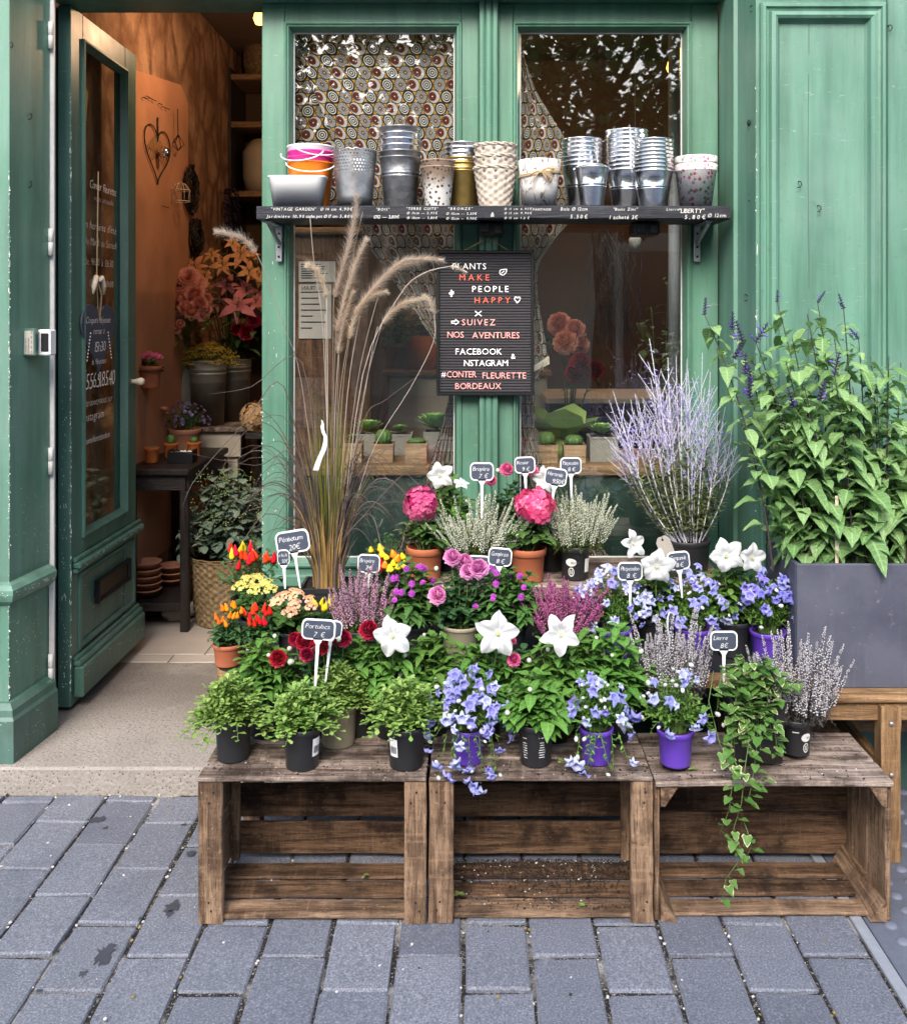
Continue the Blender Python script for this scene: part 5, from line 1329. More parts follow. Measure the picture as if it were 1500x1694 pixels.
# pale fleshy shrubs in black pots
def sedum(px, d, label, potw, rx, ry, h, seed, mat='black_pl', off=(0, 0), lab=None, low=-.1, z=ZC):
    t = plant('fleshy_shrub', label, px, d, z, 'pale fleshy leaved shrubs'); r = random.Random(seed); rt = pots4(potw, d)
    p = add_pot(t, rt, rt * .82, .10, M[mat], .14, .003)
    if lab is not None:
        g = MB(); a0 = lab; rr = rt * .945; vs = []
        for i in range(5):
            a = a0 + (i - 2) * .13
            for zz in (.035, .078): q = rt * (.82 + .17 * zz / .1) + .0012; vs.append(Vector((q * cos(a), q * sin(a), zz)))
        g.add(vs, [[2 * i, 2 * i + 2, 2 * i + 3, 2 * i + 1] for i in range(4)]); obj('sticker', g, M['white_pl'], p)
        g = MB()
        for i in range(9):
            a = a0 - .20 + i * .045
            vs = [Vector(((rt * (.82 + .17 * zz / .1) + .0022) * cos(a + da), (rt * (.82 + .17 * zz / .1) + .0022) * sin(a + da), zz)) for zz in (.043, .060) for da in (0, .012 + .012 * (i % 3))]
            g.add(vs, [[0, 1, 3, 2]])
        obj('bar_code', g, M['black_met'], p)
    g = MB(); bush(r, g, rx * 1.02, ry * 1.15, h * 1.4, .08, 76, 14, .028, .0178, 'obov', .12, .0012, (-.1, .75), .2, low + .05, 1.0, False, off=off)
    bush(r, g, rx * .6, ry * .7, h * 1.3, .085, 24, 10, .029, .0150, 'obov', .1, .0012, (.0, .8), .3, .4, 1.0, False, off=off)
    obj('foliage', g, [M['lf_sedum'], M['stem_g']], t); return t
sedum(386, 2.39, 'pale fleshy leaved shrub at the left edge spilling over its black pot', 62, .118, .07, .085, 11, off=(-.012, 0), low=-.35)
sedum(500, 2.345, 'pale fleshy leaved shrub in a black pot under the long spiked Portulaca tag', 64, .105, .07, .085, 12, lab=-.55, low=-.05)
sedum(672, 2.35, 'pale fleshy leaved shrub in a black pot with white barcode sticker facing left', 66, .105, .07, .095, 13, lab=-2.25, low=-.05)
sedum(560, 2.47, 'pale fleshy leaved shrub in a beige pot behind two black pots', 64, .10, .06, .085, 14, 'beige_pl')

# bellflowers in violet pots
def campanula(px, d, z, label, potw, rx, ry, h, low, seed, kinds, nf, potm='purple_pl', front_y=-.03, off=(0, 0), nb=16, fx=None, pot_h=.085, trail=0):
    t = plant('bellflower', label, px, d, z, 'blue bellflowers'); r = random.Random(seed); rt = pots4(potw, d)
    add_pot(t, rt, rt * .78, pot_h, M[potm], .16, .0035)
    g = MB(); zf = pot_h * .9
    tips = bush(r, g, rx * 1.1, ry * 1.15, h * 1.15, zf, 56, 10, .022, .011, 'ovate', .2, .0009, (-.1, .8), .15, low, 1.0, off=off)
    bush(r, g, rx * .9, ry * .9, h, zf, 40, 10, .020, .0055, 'lance', .2, .0008, (.1, 1.0), .2, .2, 1.0, off=off)
    if trail:
        for k in range(9):
            a = Vector((r.uniform(-.6, .6) * rx, -ry * .7, zf + .01)); e = Vector((a.x + r.uniform(-.03, .03), -ry - r.uniform(.0, .012), zf - trail * r.uniform(.4, 1)))
            pts = bez(a, Vector((a.x, -ry - .02, zf + .01)), e, 7); tube(g, pts, .0008, 4, 1)
            for j in range(1, 7): leaf(g, pts[j], Vector((r.uniform(-1, 1), -.5, r.uniform(-.3, .5))).normalized(), .013, .006, 'ovate', .2, .2, r.random())
            tips.append((e, Vector((0, -.6, -.6))))
    obj('foliage', g, [M['lf_camp'], M['stem_g']], t)
    fr = [(p, q) for p, q in tips if p.y < ry * .45]
    r.shuffle(fr); n = 0
    for p, q in fr * 3:
        if n >= nf: break
        k = r.choice(kinds); dz_ = -.3 if trail and p.z < zf else .35
        d_ = (q * .5 + Vector((r.uniform(-1.1, 1.1), -.7, dz_ + r.uniform(-.9, .5)))).normalized()
        inst('flower', star(k, r.randrange(3)), t, p + Vector((r.uniform(-.014, .014), -.007 - r.uniform(0, .012), r.uniform(-.012, .014))), d_, r.uniform(.55, 1.12), r.uniform(0, 6)); n += 1
    for i in range(nb):
        p, q = r.choice(tips); inst('bud', FM['bud'], t, p + Vector((r.uniform(-.02, .02), -.012, r.uniform(-.02, .02))), Vector((r.uniform(-1, 1), -.4, r.uniform(-1, .6))), r.uniform(.7, 1.2))
    return t
campanula(774, 2.37, ZC, 'large blue bellflower cascading over the front of the middle crate', 58, .098, .060, .125, -.15, 21, ['camp', 'camp', 'camp', 'campp'], 62, trail=.095, nb=30)
campanula(986, 2.37, ZC, 'blue bellflower in a bright violet pot at the right end of the middle crate', 58, .082, .055, .12, .0, 22, ['camp', 'camp', 'campd', 'campp'], 27, trail=.09, nb=20)
campanula(1117, 2.36, ZC, 'mostly green bellflower with few flowers in a violet pot beside the ivy', 62, .086, .055, .125, .05, 23, ['camp', 'campp'], 12, nb=18)
campanula(1015, 2.72, ZS, 'pale blue bellflower under the Platycodon tag beside the magenta heather', 64, .105, .06, .14, .25, 24, ['camp', 'campp', 'campp'], 44, nb=20)
campanula(1146, 2.72, ZS, 'blue bellflower under the Campanula tag behind the grey heather', 62, .095, .06, .14, .2, 25, ['camp', 'campp', 'camp'], 32, nb=14)
campanula(1270, 2.69, ZS, 'violet blue bellflower against the side of the grey planter', 60, .082, .055, .14, .3, 26, ['campd', 'campd', 'camp'], 32, nb=8)

# balloon flowers: leafy upright plants with big white stars
def platycodon(px, d, z, label, potw, rx, ry, h, seed, stars=(), buds=6, nst=16, leafL=.048, pot=True, pot_h=.10, lw=.5, roll=None):
    t = plant('balloon_flower', label, px, d, z, 'white balloon flowers'); r = random.Random(seed); rt = pots4(potw, d); zf = 0
    if pot: add_pot(t, rt, rt * .8, pot_h, M['black_pl'], .14, .003); zf = pot_h * .88
    g = MB(); tips = bush(r, g, rx * 1.42, ry * 1.4, h * 1.22, zf, int(nst * 2.1), 10, leafL * 1.35, leafL * 1.35 * lw, 'ovate', .35, .0018, (-.35, .65), .04, .15)
    obj('foliage', g, [M['lf_fresh'], M['stem_g']], t)
    for i, s in enumerate(stars):
        fx, fy, fd, sc = s[:4]; p = P(fx, fy, fd) - t.location; dv = Vector(s[4]) if len(s) > 4 else Vector((r.uniform(-.2, .2), -1, .3))
        st = link('flower', star('plat', i + seed), t, p); st.rotation_mode = 'QUATERNION'; st.rotation_quaternion = dv.normalized().to_track_quat('Z', 'Y') @ Quaternion((0, 0, 1), s[5] if len(s) > 5 else r.uniform(0, 1.2)); st.scale = (sc,) * 3
        g = MB(); q = p - dv.normalized() * .015 * sc; tube(g, bez(q, q + Vector((0, .01, -.03)), Vector((q.x * .8, q.y + .02, max(zf + .02, q.z - .10))), 5), .0016, 5); obj('stem', g, M['stem_g'], t)
    for i in range(buds):
        p, q = r.choice(tips); inst('bud', FM['budg'], t, p + Vector((0, 0, .004)), q + Vector((r.uniform(-.3, .3), -.2, .6)), r.uniform(.8, 1.3))
    return t
platycodon(440, 2.52, ZC, 'leafy balloon flower plant with small green buds left of the red roses', 60, .075, .05, .145, 31, (), 7, 14)
platycodon(648, 2.52, ZC, 'leafy balloon flower with one wide white star before the pink heather', 62, .085, .05, .145, 32, [(649, 1053, 2.44, 1.12, (.05, -1, .25), .55)], 4, 15)
platycodon(800, 2.50, ZC, 'leafy balloon flower with a large open white star in the middle of the display', 62, .10, .05, .145, 33, [(823, 1048, 2.42, 1.28, (.05, -1, .3), .2)], 5, 17)
platycodon(915, 2.50, ZC, 'leafy balloon flower with a white star right of centre before the magenta heather', 62, .085, .05, .145, 34, [(927, 1049, 2.43, 1.18, (-.05, -1, .2), .9)], 6, 15)
platycodon(1015, 2.50, ZC, 'leafy balloon flower with a round pale bud, behind the violet potted bellflower', 62, .08, .05, .165, 35, (), 10, 16)
t = platycodon(886, 2.365, ZC, 'broad leaved green plant in a black pot printed with white lines', 62, .072, .05, .10, 36, (), 3, 13, .050, True, .10, .62)
g = MB(); r = random.Random(2); rt = pots4(62, 2.365)
for blk, a0 in ((0, -1.25), (1, -2.3)):
    for k in range(9):
        zz = .075 - k * .006 - .004 * blk; L = r.uniform(.25, .42)
        if k == 1: continue
        for i in range(9):
            if r.random() < .15: continue
            a = a0 - L / 2 + L * i / 9; q = rt * (.80 + .17 * zz / .1) + .001; w = L / 9 * .75
            g.add([Vector((q * cos(a), q * sin(a), zz)), Vector((q * cos(a + w), q * sin(a + w), zz)), Vector((q * cos(a + w) * 1.004, q * sin(a + w) * 1.004, zz + .0018)), Vector((q * cos(a) * 1.004, q * sin(a) * 1.004, zz + .0018))], [[0, 1, 2, 3]])
obj('printed_lines', g, M['chalk'], [c for c in t.children if c.name.startswith('pot')][0])
platycodon(1085, 2.76, ZS, 'leafy balloon flower with two white bells beside the paper label', 62, .07, .05, .15, 37, [(1046, 900, 2.78, .92, (.5, -1, .25), .4), (1086, 938, 2.64, 1.12, (-.1, -1, .05), .25)], 4, 13)
platycodon(1212, 2.74, ZS, 'leafy balloon flower with a pair of white stars left of the grey planter', 62, .075, .05, .16, 38, [(1201, 920, 2.66, 1.12, (-.05, -1, .2), .7), (1243, 923, 2.68, 1.0, (.25, -1, .1), .2)], 3, 13)
platycodon(745, 3.06, ZB, 'balloon flower with a white star topmost left, behind the left hydrangea', 60, .07, .05, .17, 39, [(727, 787, 3.0, 1.02, (-.05, -1, .1), .63), (763, 802, 3.0, .62, (.1, -.5, .9), .1)], 3, 12)
platycodon(912, 3.06, ZB, 'balloon flower with a white star tucked behind the tilted Hortensia tag', 60, .06, .05, .15, 40, [(901, 794, 3.0, 1.0, (-.25, -1, .15), .4)], 2, 10)

platycodon(590, 2.53, ZC, 'leafy balloon flower plant without blooms between the red roses and the leftmost low star', 58, .07, .05, .135, 46, (), 5, 13)
platycodon(715, 2.54, ZC, 'leafy balloon flower plant without blooms left of the large central star', 58, .07, .05, .145, 47, (), 5, 13)
platycodon(965, 2.54, ZC, 'leafy balloon flower plant with pale buds right of the third low star', 58, .07, .05, .155, 48, (), 8, 13)
# roses
def rosebush(px, d, z, label, kind, potw, rx, ry, h, seed, spots, potm='beige_pl', buds=(), fsc=(.85, 1.1), nst=20):
    t = plant('rose_bush', label, px, d, z, 'potted roses'); r = random.Random(seed); rt = pots4(potw, d); add_pot(t, rt, rt * .8, .10, M[potm], .12, .004)
    g = MB(); tips = bush(r, g, rx * 1.2, ry * 1.4, h * 1.08, .088, int(nst * 1.8), 12, .038, .027, 'round', .25, .0014, (-.3, .7), .06, .1)
    obj('foliage', g, [M['lf_rose'], M['stem_g']], t)
    for i, s in enumerate(spots):
        p = P(s[0], s[1], s[2]) - t.location; dv = Vector((r.uniform(-.5, .5), -.75, .8)).normalized()
        inst('flower', FM[kind], t, p, dv, r.uniform(*fsc) * (s[3] if len(s) > 3 else 1), r.uniform(0, 6))
        g = MB(); tube(g, bez(p - dv * .008, p + Vector((0, .005, -.03)), Vector((p.x * .7, max(-.02, p.y * .5), max(.09, p.z - .11))), 5), .0014, 4); obj('stem', g, M['stem_g'], t)
    for s in buds: inst('bud', FM['budg'], t, P(*s) - t.location, Vector((r.uniform(-.3, .3), -.2, 1)), 1.2)
    return t
rosebush(545, 2.54, ZC, 'rose bush with crimson red flowers in front of the peach kalanchoe', 'rose_red', 64, .14, .055, .165, 41, [(460, 1089, 2.46, 1), (505, 1061, 2.48, .95), (533, 1068, 2.46, .85), (507, 1083, 2.45, .8), (568, 1056, 2.47, .95), (556, 1052, 2.5, .8), (610, 1042, 2.5, .9), (488, 1057, 2.52, .8)], 'black_pl', [(560, 1062, 2.45), (480, 1100, 2.44)])
rosebush(762, 2.70, ZS, 'rose bush with lilac pink flowers in a beige pot between the globe flowers', 'rose_pink', 66, .095, .06, .16, 42, [(723, 985, 2.62, 1.1), (748, 922, 2.68, 1.05), (768, 931, 2.7, .95), (774, 945, 2.65, .9), (792, 940, 2.63, 1.1)], 'beige_pl', [(722, 945, 2.64)])
rosebush(846, 3.07, ZB, 'rose bush with small hot pink flowers behind the white heather and Rosier tag', 'rose_hot', 60, .085, .05, .17, 43, [(838, 776, 3.0, .9), (812, 794, 2.98, .8), (880, 778, 3.04, .85), (790, 772, 3.06, .7)], 'black_pl', [(858, 786, 3.0), (823, 782, 3.0)])
rosebush(858, 2.56, ZC, 'small rose with pink buds under the central white star', 'rose_hot', 54, .05, .04, .12, 44, [(850, 1091, 2.44, .62), (902, 1058, 2.5, .4), (848, 1060, 2.5, .35)], 'black_pl', (), (.9, 1.1), 8)

# globe amaranths
def gomphrena(px, d, label, seed, spots, rx=.10, h=.165, nf=18):
    t = plant('globe_amaranth', label, px, d, ZS, 'purple globe amaranths'); r = random.Random(seed); rt = pots4(60, d); add_pot(t, rt, rt * .8, .10, M['black_pl'], .14, .003)
    g = MB(); tips = bush(r, g, rx * 1.15, .08, h * 1.08, .088, 36, 8, .060, .030, 'lance', .4, .0015, (-.25, .7), .06, .1, 1.0, True); obj('foliage', g, [M['lf_mid'], M['stem_g']], t)
    for i in range(nf):
        p, q = tips[(i * 5) % len(tips)]; inst('flower', FM['globe'], t, p + Vector((r.uniform(-.012, .012), -.01, r.uniform(0, .014))), q + Vector((0, -.2, .5)), r.uniform(.75, 1.25))
    for s in spots: inst('flower', FM['globe'], t, P(*s) - t.location, Vector((0, -.3, 1)), 1.15)
    return t
gomphrena(682, 2.70, 'globe amaranth with purple pompoms left of the lilac roses', 51, [(650, 957, 2.64), (672, 941, 2.66), (696, 938, 2.66), (664, 980, 2.62), (681, 966, 2.62), (681, 982, 2.61)])
gomphrena(842, 2.69, 'globe amaranth with few purple pompoms right of the lilac roses', 52, [(813, 940, 2.66), (821, 948, 2.64), (820, 966, 2.62), (862, 988, 2.62)], nf=10)

# heathers
BP = lambda w, d, h=.10: (pots4(w, d), pots4(w, d) * .82, h, M['black_pl'])
heather('pale pink heather with tall spikes beside the Bruyère tag', 600, 2.66, ZS, 'h_pink', 'h_need', 64, .085, .05, .19, BP(58, 2.66), seed=61)
heather('magenta heather with drooping spikes right of the globe amaranth', 928, 2.66, ZS, 'h_mag', 'h_need', 70, .085, .06, .165, BP(56, 2.66), seed=62, lean=.62, arch=.05)
heather('left white heather, broad and bushy between the two pink hydrangeas', 790, 2.93, ZB, 'h_white', 'h_need', 98, .135, .07, .185, BP(62, 2.93, .085), seed=63, lean=.72)
h2 = heather('right white heather in a black pot with an oval label', 951, 2.95, ZB, 'h_white', 'h_need', 84, .098, .07, .185, BP(52, 2.95, .10), seed=64, lean=.6)
heather('silver grey heather with tall spikes behind the violet potted bellflowers', 1112, 2.52, ZC, 'h_grey', 'h_need_d', 72, .105, .055, .235, BP(60, 2.52, .10), seed=65, lean=.36, nb=90)
h1 = heather('silver grey heather in a black pot at the right end before the grey planter', 1316, 2.42, ZC, 'h_grey', 'h_need_d', 88, .105, .06, .235, BP(52, 2.42, .088), seed=66, lean=.5, nb=90)
for h_, rt, hh in ((h1, pots4(52, 2.42), .088), (h2, pots4(52, 2.95), .10)):
    pp = [c for c in h_.children if c.name.startswith('pot')][0]; g = MB(); q = lambda a, z, e=.0014: Vector(((rt * (.82 + .155 * z / hh) + e) * cos(a), (rt * (.82 + .155 * z / hh) + e) * sin(a), z))
    c0 = -1.15 if h_ is h1 else -1.95
    n = 16; vs = [q(c0 + .38 * cos(2 * pi * i / n), hh * .56 + hh * .12 * sin(2 * pi * i / n)) for i in range(n)]; g.add(vs, [list(range(n))])
    for i in range(n):
        a, b = 2 * pi * i / n, 2 * pi * (i + 1) / n; g.add([q(c0 + .22 * cos(a), hh * .27 + hh * .14 * sin(a)), q(c0 + .22 * cos(b), hh * .27 + hh * .14 * sin(b)), q(c0 + .17 * cos(b), hh * .27 + hh * .11 * sin(b)), q(c0 + .17 * cos(a), hh * .27 + hh * .11 * sin(a))], [[0, 1, 2, 3]])
    for u in (-.06, .06): g.add([q(c0 + u - .02, hh * .2), q(c0 + u + .02, hh * .2), q(c0 + u + .02, hh * .34), q(c0 + u - .02, hh * .34)], [[0, 1, 2, 3]])
    obj('printed_label', g, M['chalk_dim'], pp); g = MB()
    g.add([q(c0 - .05, hh * .32), q(c0 + .05, hh * .22), q(c0 + .05, hh * .20), q(c0 - .05, hh * .30)], [[0, 1, 2, 3]])
    if h_ is h2:
        for i in range(4): g.add([q(-.95 + .11 * i, hh * .25), q(-.95 + .11 * (i + 1), hh * .25), q(-.95 + .11 * (i + 1), hh * .66), q(-.95 + .11 * i, hh * .66)], [[0, 1, 2, 3]])
    else:
        for i in range(6): g.add([q(-2.1 + .07 * i, hh * .70), q(-2.1 + .07 * i + .05, hh * .70), q(-2.1 + .07 * i + .05, hh * .73), q(-2.1 + .07 * i, hh * .73)], [[0, 1, 2, 3]])
    obj('bar_code', g, M['chalk_dim'], pp)
    g = MB(); text(g, 'BRUYERES', lambda a, b: q(c0 + a / rt, hh * .53 + b, .0022), .008, .03); obj('lettering', g, M['slate'], pp)

# hydrangeas
def hydrangea(px, d, label, head, hs, seed, potw=62):
    t = plant('hydrangea', label, px, d, ZB, 'pink hydrangeas'); r = random.Random(seed); rt = pots4(potw, d); add_pot(t, rt, rt * .78, .10, M['terra'], .22, .005, 28)
    g = MB(); bush(r, g, .085, .07, .09, .088, 12, 5, .068, .046, 'ovate', .45, .0025, (.0, .6), .2, .5, 1.0, True)
    p = P(*head) - t.location; tube(g, bez(Vector((0, 0, .09)), Vector((0, 0, .14)), p, 5), .003, 6, 1); obj('foliage', g, [M['lf_mid'], M['stem_g']], t)
    inst('flower_head', FM['hyd'][seed % 2], t, p, Vector((.05, -.35, 1)), hs)
    return t
hydrangea(703, 2.935, 'left pink hydrangea in a terracotta pot beside the folded patterned curtain', (696, 833, 2.90), 1.0, 71)
hydrangea(873, 2.92, 'right pink hydrangea in a terracotta pot between the two white heathers', (884, 836, 2.87), 1.12, 72)

# ornamental peppers and kalanchoes on the left of the slab
def pepper(px, d, z, label, kinds, potw, potm, rx, h, seed, spots, fsc=1.0, pot_h=.06, round_=False):
    t = plant('pepper_plant', label, px, d, z, 'ornamental peppers'); r = random.Random(seed); rt = pots4(potw, d); add_pot(t, rt, rt * .8, pot_h, M[potm], .2, .003)
    g = MB(); bush(r, g, rx * 1.15, rx * .85, h * 1.1, pot_h * .9, 22, 8, .042, .020, 'lance', .35, .0013, (-.3, .7), .08, .3); obj('foliage', g, [M['lf_dark'], M['stem_g']], t)
    for s in spots:
        k = s[3] if len(s) > 3 else r.choice(kinds)
        inst('fruit', FM[('pepr_' if round_ and k != 'red' else 'pep_') + k], t, P(*s[:3]) - t.location, Vector((r.uniform(-.35, .35), -.25, 1)), fsc * r.uniform(.85, 1.15), r.uniform(0, 6))
    return t
pepper(377, 2.66, ZS, 'little orange pepper plant in a terracotta pot on the end of the slab', ['or'], 50, 'terra', .052, .06, 81, [(x, y, 2.63) for x, y in ((358, 1026), (367, 1030), (363, 1034), (376, 1012), (383, 1005), (388, 1008), (375, 1038), (385, 1025), (393, 1024), (399, 1016), (370, 1012), (379, 1024))], .8)
pepper(428, 2.68, ZS, 'little red pepper plant right of the orange one on the slab', ['red'], 48, 'terra', .052, .06, 82, [(x, y, 2.65) for x, y in ((407, 1020), (414, 1028), (419, 1018), (422, 1038), (427, 1030), (414, 1036), (435, 1014), (441, 1020), (447, 1018), (432, 1034), (440, 1036), (425, 1012))], .85)
pepper(412, 2.90, ZS, 'tall red and yellow pepper plant before the wicker basket', ['red'], 60, 'black_pl', .095, .175, 83, [(381, 915, 2.84), (392, 921, 2.83), (400, 926, 2.83), (408, 928, 2.82), (415, 914, 2.85), (418, 930, 2.82), (425, 926, 2.83), (444, 930, 2.84), (452, 932, 2.84), (440, 932, 2.83), (393, 943, 2.82), (397, 916, 2.86, 'yel'), (384, 926, 2.83, 'yel'), (404, 914, 2.87, 'yel'), (412, 935, 2.82)], 1.1, .115)
pepper(538, 2.76, ZS, 'yellow pepper plant low in front of the grass pot', ['yel'], 48, 'black_pl', .05, .05, 84, [(x, y, 2.70) for x, y in ((524, 1005), (531, 1002), (539, 1010), (549, 1004), (555, 1000), (544, 1001), (551, 1010), (536, 1012))], .95)
pepper(643, 3.0, ZS + .06, 'round orange and yellow pepper plant left of the left hydrangea', ['or', 'yel'], 58, 'black_pl', .085, .135, 85, [(631, 912, 2.95, 'yel'), (633, 922, 2.93), (640, 926, 2.92), (652, 922, 2.93), (655, 929, 2.92), (667, 925, 2.94, 'yel'), (650, 936, 2.91), (646, 946, 2.9), (636, 940, 2.91), (631, 946, 2.92, 'red'), (657, 942, 2.91), (614, 914, 2.95, 'yel'), (629, 934, 2.92, 'red'), (668, 940, 2.93, 'yel')], 1.1, .09, True)
def kalanchoe(px, d, label, kind, seed, spots, z=ZS, rx=.062, h=.085, pot_h=.07):
    t = plant('kalanchoe', label, px, d, z, 'kalanchoes'); r = random.Random(seed); rt = pots4(52, d); add_pot(t, rt, rt * .8, pot_h, M['black_pl'], .15, .003)
    g = MB(); bush(r, g, rx * 1.1, rx, h * .7, pot_h * .9, 15, 5, .064, .042, 'round', .3, .0025, (.0, .6), .3, .4, 1.0, True)
    for s in spots: p = P(*s[:3]) - t.location; tube(g, bez(Vector((p.x * .2, 0, pot_h)), Vector((p.x * .5, p.y * .3, p.z * .8)), p - Vector((0, 0, .02)), 5), .0022, 5, 1)
    obj('foliage', g, [M['lf_mid'], M['stem_g']], t)
    for s in spots: inst('flower_cluster', FM[kind], t, P(*s[:3]) - t.location, Vector((r.uniform(-.2, .2), -.45, 1)), r.uniform(.85, 1.1) * (s[3] if len(s) > 3 else 1), r.uniform(0, 6))
    return t
kalanchoe(424, 2.80, 'yellow kalanchoe between the red pepper plants', 'kal_y', 91, [(398, 970, 2.74, .85), (411, 960, 2.77, .95), (424, 956, 2.79, .9), (421, 976, 2.73, .95), (440, 965, 2.77, 1), (449, 974, 2.75, .8)], pot_h=.085, rx=.075)
kalanchoe(484, 2.74, 'peach kalanchoe right of the yellow one, before the grass pot', 'kal_p', 92, [(455, 995, 2.69, .75), (468, 988, 2.70, .9), (486, 984, 2.72, 1.0), (488, 998, 2.68, .8), (481, 1013, 2.66, .9), (512, 992, 2.70, .8), (516, 1003, 2.69, .7)], rx=.08)

# ---------------------------------------------------------------- ivy in a dark square pot, trailing over the crate
iv = plant('ivy', 'variegated ivy trailing from a dark square pot over the right crate', 1246, 2.40, ZC); r = random.Random(17)
square_pot(iv, .128, .10, .150, m_plain('dark_glazed_pot', (.016, .013, .013), .3, var=.5, scale=14), .9)
g = MB()
LOB = [(0, 0), (.30, -.16), (.50, .08), (.34, .34), (.30, .58), (0, 1.0), (-.30, .58), (-.34, .34), (-.50, .08), (-.30, -.16)]
def ivy_leaf(p, d, L, tn):
    side = d.cross(UP); side = side.normalized() if side.length > .05 else Vector((1, 0, 0)); nn = side.cross(d).normalized(); c = p + d * L * .32
    vs = [c - nn * L * .04]; mg = [0.0]
    for a, b in LOB: vs.append(p + d * (L * b) + side * (L * a) + nn * (abs(a) * .16 * L)); mg.append(1.0)
    mid = [c.lerp(v, .55) for v in vs[1:]]; vs += mid; mg += [.25] * 10; k = 10
    fs = [[0, 11 + i, 11 + (i + 1) % k] for i in range(k)] + [[11 + i, 1 + i, 1 + (i + 1) % k, 11 + (i + 1) % k] for i in range(k)]
    g.add(vs, fs, 0, tn, None, mg)
def vine(pts, n, L, spread=1.0, n0=.1):
    m = len(pts) - 1; tube(g, pts, .0011, 4, 1, .6)
    for j in range(n):
        t = n0 + (1 - n0) * (j + .5) / n; k = min(m - 1, int(t * m)); p = pts[k].lerp(pts[k + 1], t * m - k)
        az = r.uniform(-1.3, 1.3); d = Vector((sin(az) * spread, -.65 - .3 * r.random(), r.uniform(-.75, .45))).normalized(); q = p + d * .014
        tube(g, [p, q], .0007, 3, 1, .6, False); ivy_leaf(q, d, L * r.uniform(.6, 1.2) * (1 - .3 * t), min(1, max(0, r.gauss(.5, .25))))
zt = .145
for k in range(26):
    a = k * 2.4; rr_ = .03 + .085 * (k % 7) / 6; e = Vector((rr_ * cos(a), min(.05, rr_ * .7 * sin(a)) - .01, zt + .035 + .085 * r.random() * (1 - rr_ * 4)))
    vine(bez(Vector((.02 * cos(a), .02 * sin(a), zt)), Vector((e.x * .5, e.y * .5, e.z + .02)), e, 6), 7, .034)
LW = lambda px, py, d: P(px, py, d) - iv.location
for pts, n in (([(1180, 1110, 2.36), (1172, 1160, 2.33), (1190, 1230, 2.30), (1205, 1262, 2.285)], 9), ([(1220, 1130, 2.36), (1214, 1180, 2.335), (1208, 1250, 2.29), (1212, 1290, 2.27), (1206, 1340, 2.268), (1190, 1380, 2.265)], 16), ([(1262, 1120, 2.36), (1275, 1180, 2.345), (1282, 1220, 2.34), (1285, 1245, 2.335)], 11), ([(1240, 1160, 2.345), (1238, 1230, 2.31), (1232, 1270, 2.275), (1226, 1330, 2.265), (1212, 1375, 2.262), (1228, 1410, 2.262), (1218, 1430, 2.262), (1200, 1455, 2.262), (1194, 1488, 2.26)], 20), ([(1255, 1180, 2.34), (1250, 1250, 2.30), (1243, 1300, 2.27), (1236, 1330, 2.265)], 8), ([(1205, 1240, 2.30), (1226, 1280, 2.27), (1250, 1300, 2.268), (1262, 1285, 2.275)], 7),
               ([(1200, 1100, 2.36), (1190, 1130, 2.34), (1186, 1175, 2.33)], 7), ([(1272, 1090, 2.38), (1290, 1130, 2.37), (1287, 1180, 2.35)], 8), ([(1230, 1360, 2.263), (1244, 1395, 2.262), (1238, 1412, 2.262)], 5)):
    vine([LW(*p) for p in pts], n, .030)
for k in range(13):
    x_ = -.075 + .105 * (k + r.random()) / 13; a = Vector((x_, -.03, zt)); e = Vector((x_ + r.uniform(-.03, .02), -.062 - r.uniform(0, .012), zt - r.uniform(.04, .135)))
    vine(bez(a, Vector((x_, -.075, zt + .02)), e, 6), 7, .032, 1.0, .2)
obj('foliage', g, [M['lf_ivy'], M['stem_g']], iv)

# ---------------------------------------------------------------- feathery fountain grass
DG = 2.93
gr = plant('fountain_grass', 'tall fountain grass with feathery plumes and purple blades in a black square pot', 544, DG, ZS, None)
square_pot(gr, .155, .14, .150, M['black_pl'], .85, .93); r = random.Random(23)
g = MB(); g2 = MB(); zb = .14
L_ = lambda px, py, d=DG: P(px, py, d) - gr.location
for i in range(150):                                # straw sheaths packed at the foot
    a = i * 2.4; q = .045 * sqrt((i + .5) / 150); b = Vector((q * cos(a), q * sin(a), zb)); h = r.uniform(.10, .26); e = Vector((b.x * (1.5 + r.random()), b.y * 1.8, zb + h))
    blade(g, bez(b, Vector((b.x, b.y, zb + h * .6)), e, 4), r.uniform(.003, .006), 1 if r.random() < .72 else 2, r.random(), Vector((0, 1, 0)))
for i in range(120):                                # upright green and bronze blades
    a = i * 2.4; q = .040 * sqrt((i + .5) / 120); b = Vector((q * cos(a), q * sin(a), zb + .02)); h = r.uniform(.28, .62); sp = r.uniform(.5, 1.6)
    e = Vector((b.x * 2.4 * sp + r.uniform(-.03, .03), b.y * 2 * sp, zb + h)); blade(g, bez(b, Vector((b.x * 1.2, b.y * 1.2, zb + h * .6)), e, 7), r.uniform(.0035, .0065), 0 if r.random() < .5 else (1 if r.random() < .4 else 2), r.random(), Vector((sin(a), cos(a), 0)))
for i in range(120):                                # arching purple blades
    a = r.choice((pi, 0)) + r.uniform(-1.0, 1.0) if r.random() < .8 else r.uniform(0, 6.28); h = r.uniform(.22, .52); rch = r.uniform(.10, .36) * (1 if cos(a) < 0 else .82)
    b = Vector((.03 * cos(a), .02 * sin(a), zb + .03)); m = Vector((rch * .42 * cos(a), rch * .25 * sin(a) - .01, zb + h * 1.25)); e = Vector((rch * cos(a), rch * .5 * sin(a) - .03, zb + h * r.uniform(.35, .95)))
    blade(g, bez(b, m, e, 11), r.uniform(.0018, .0042), 2, r.random(), Vector((sin(a), -cos(a), .2)))
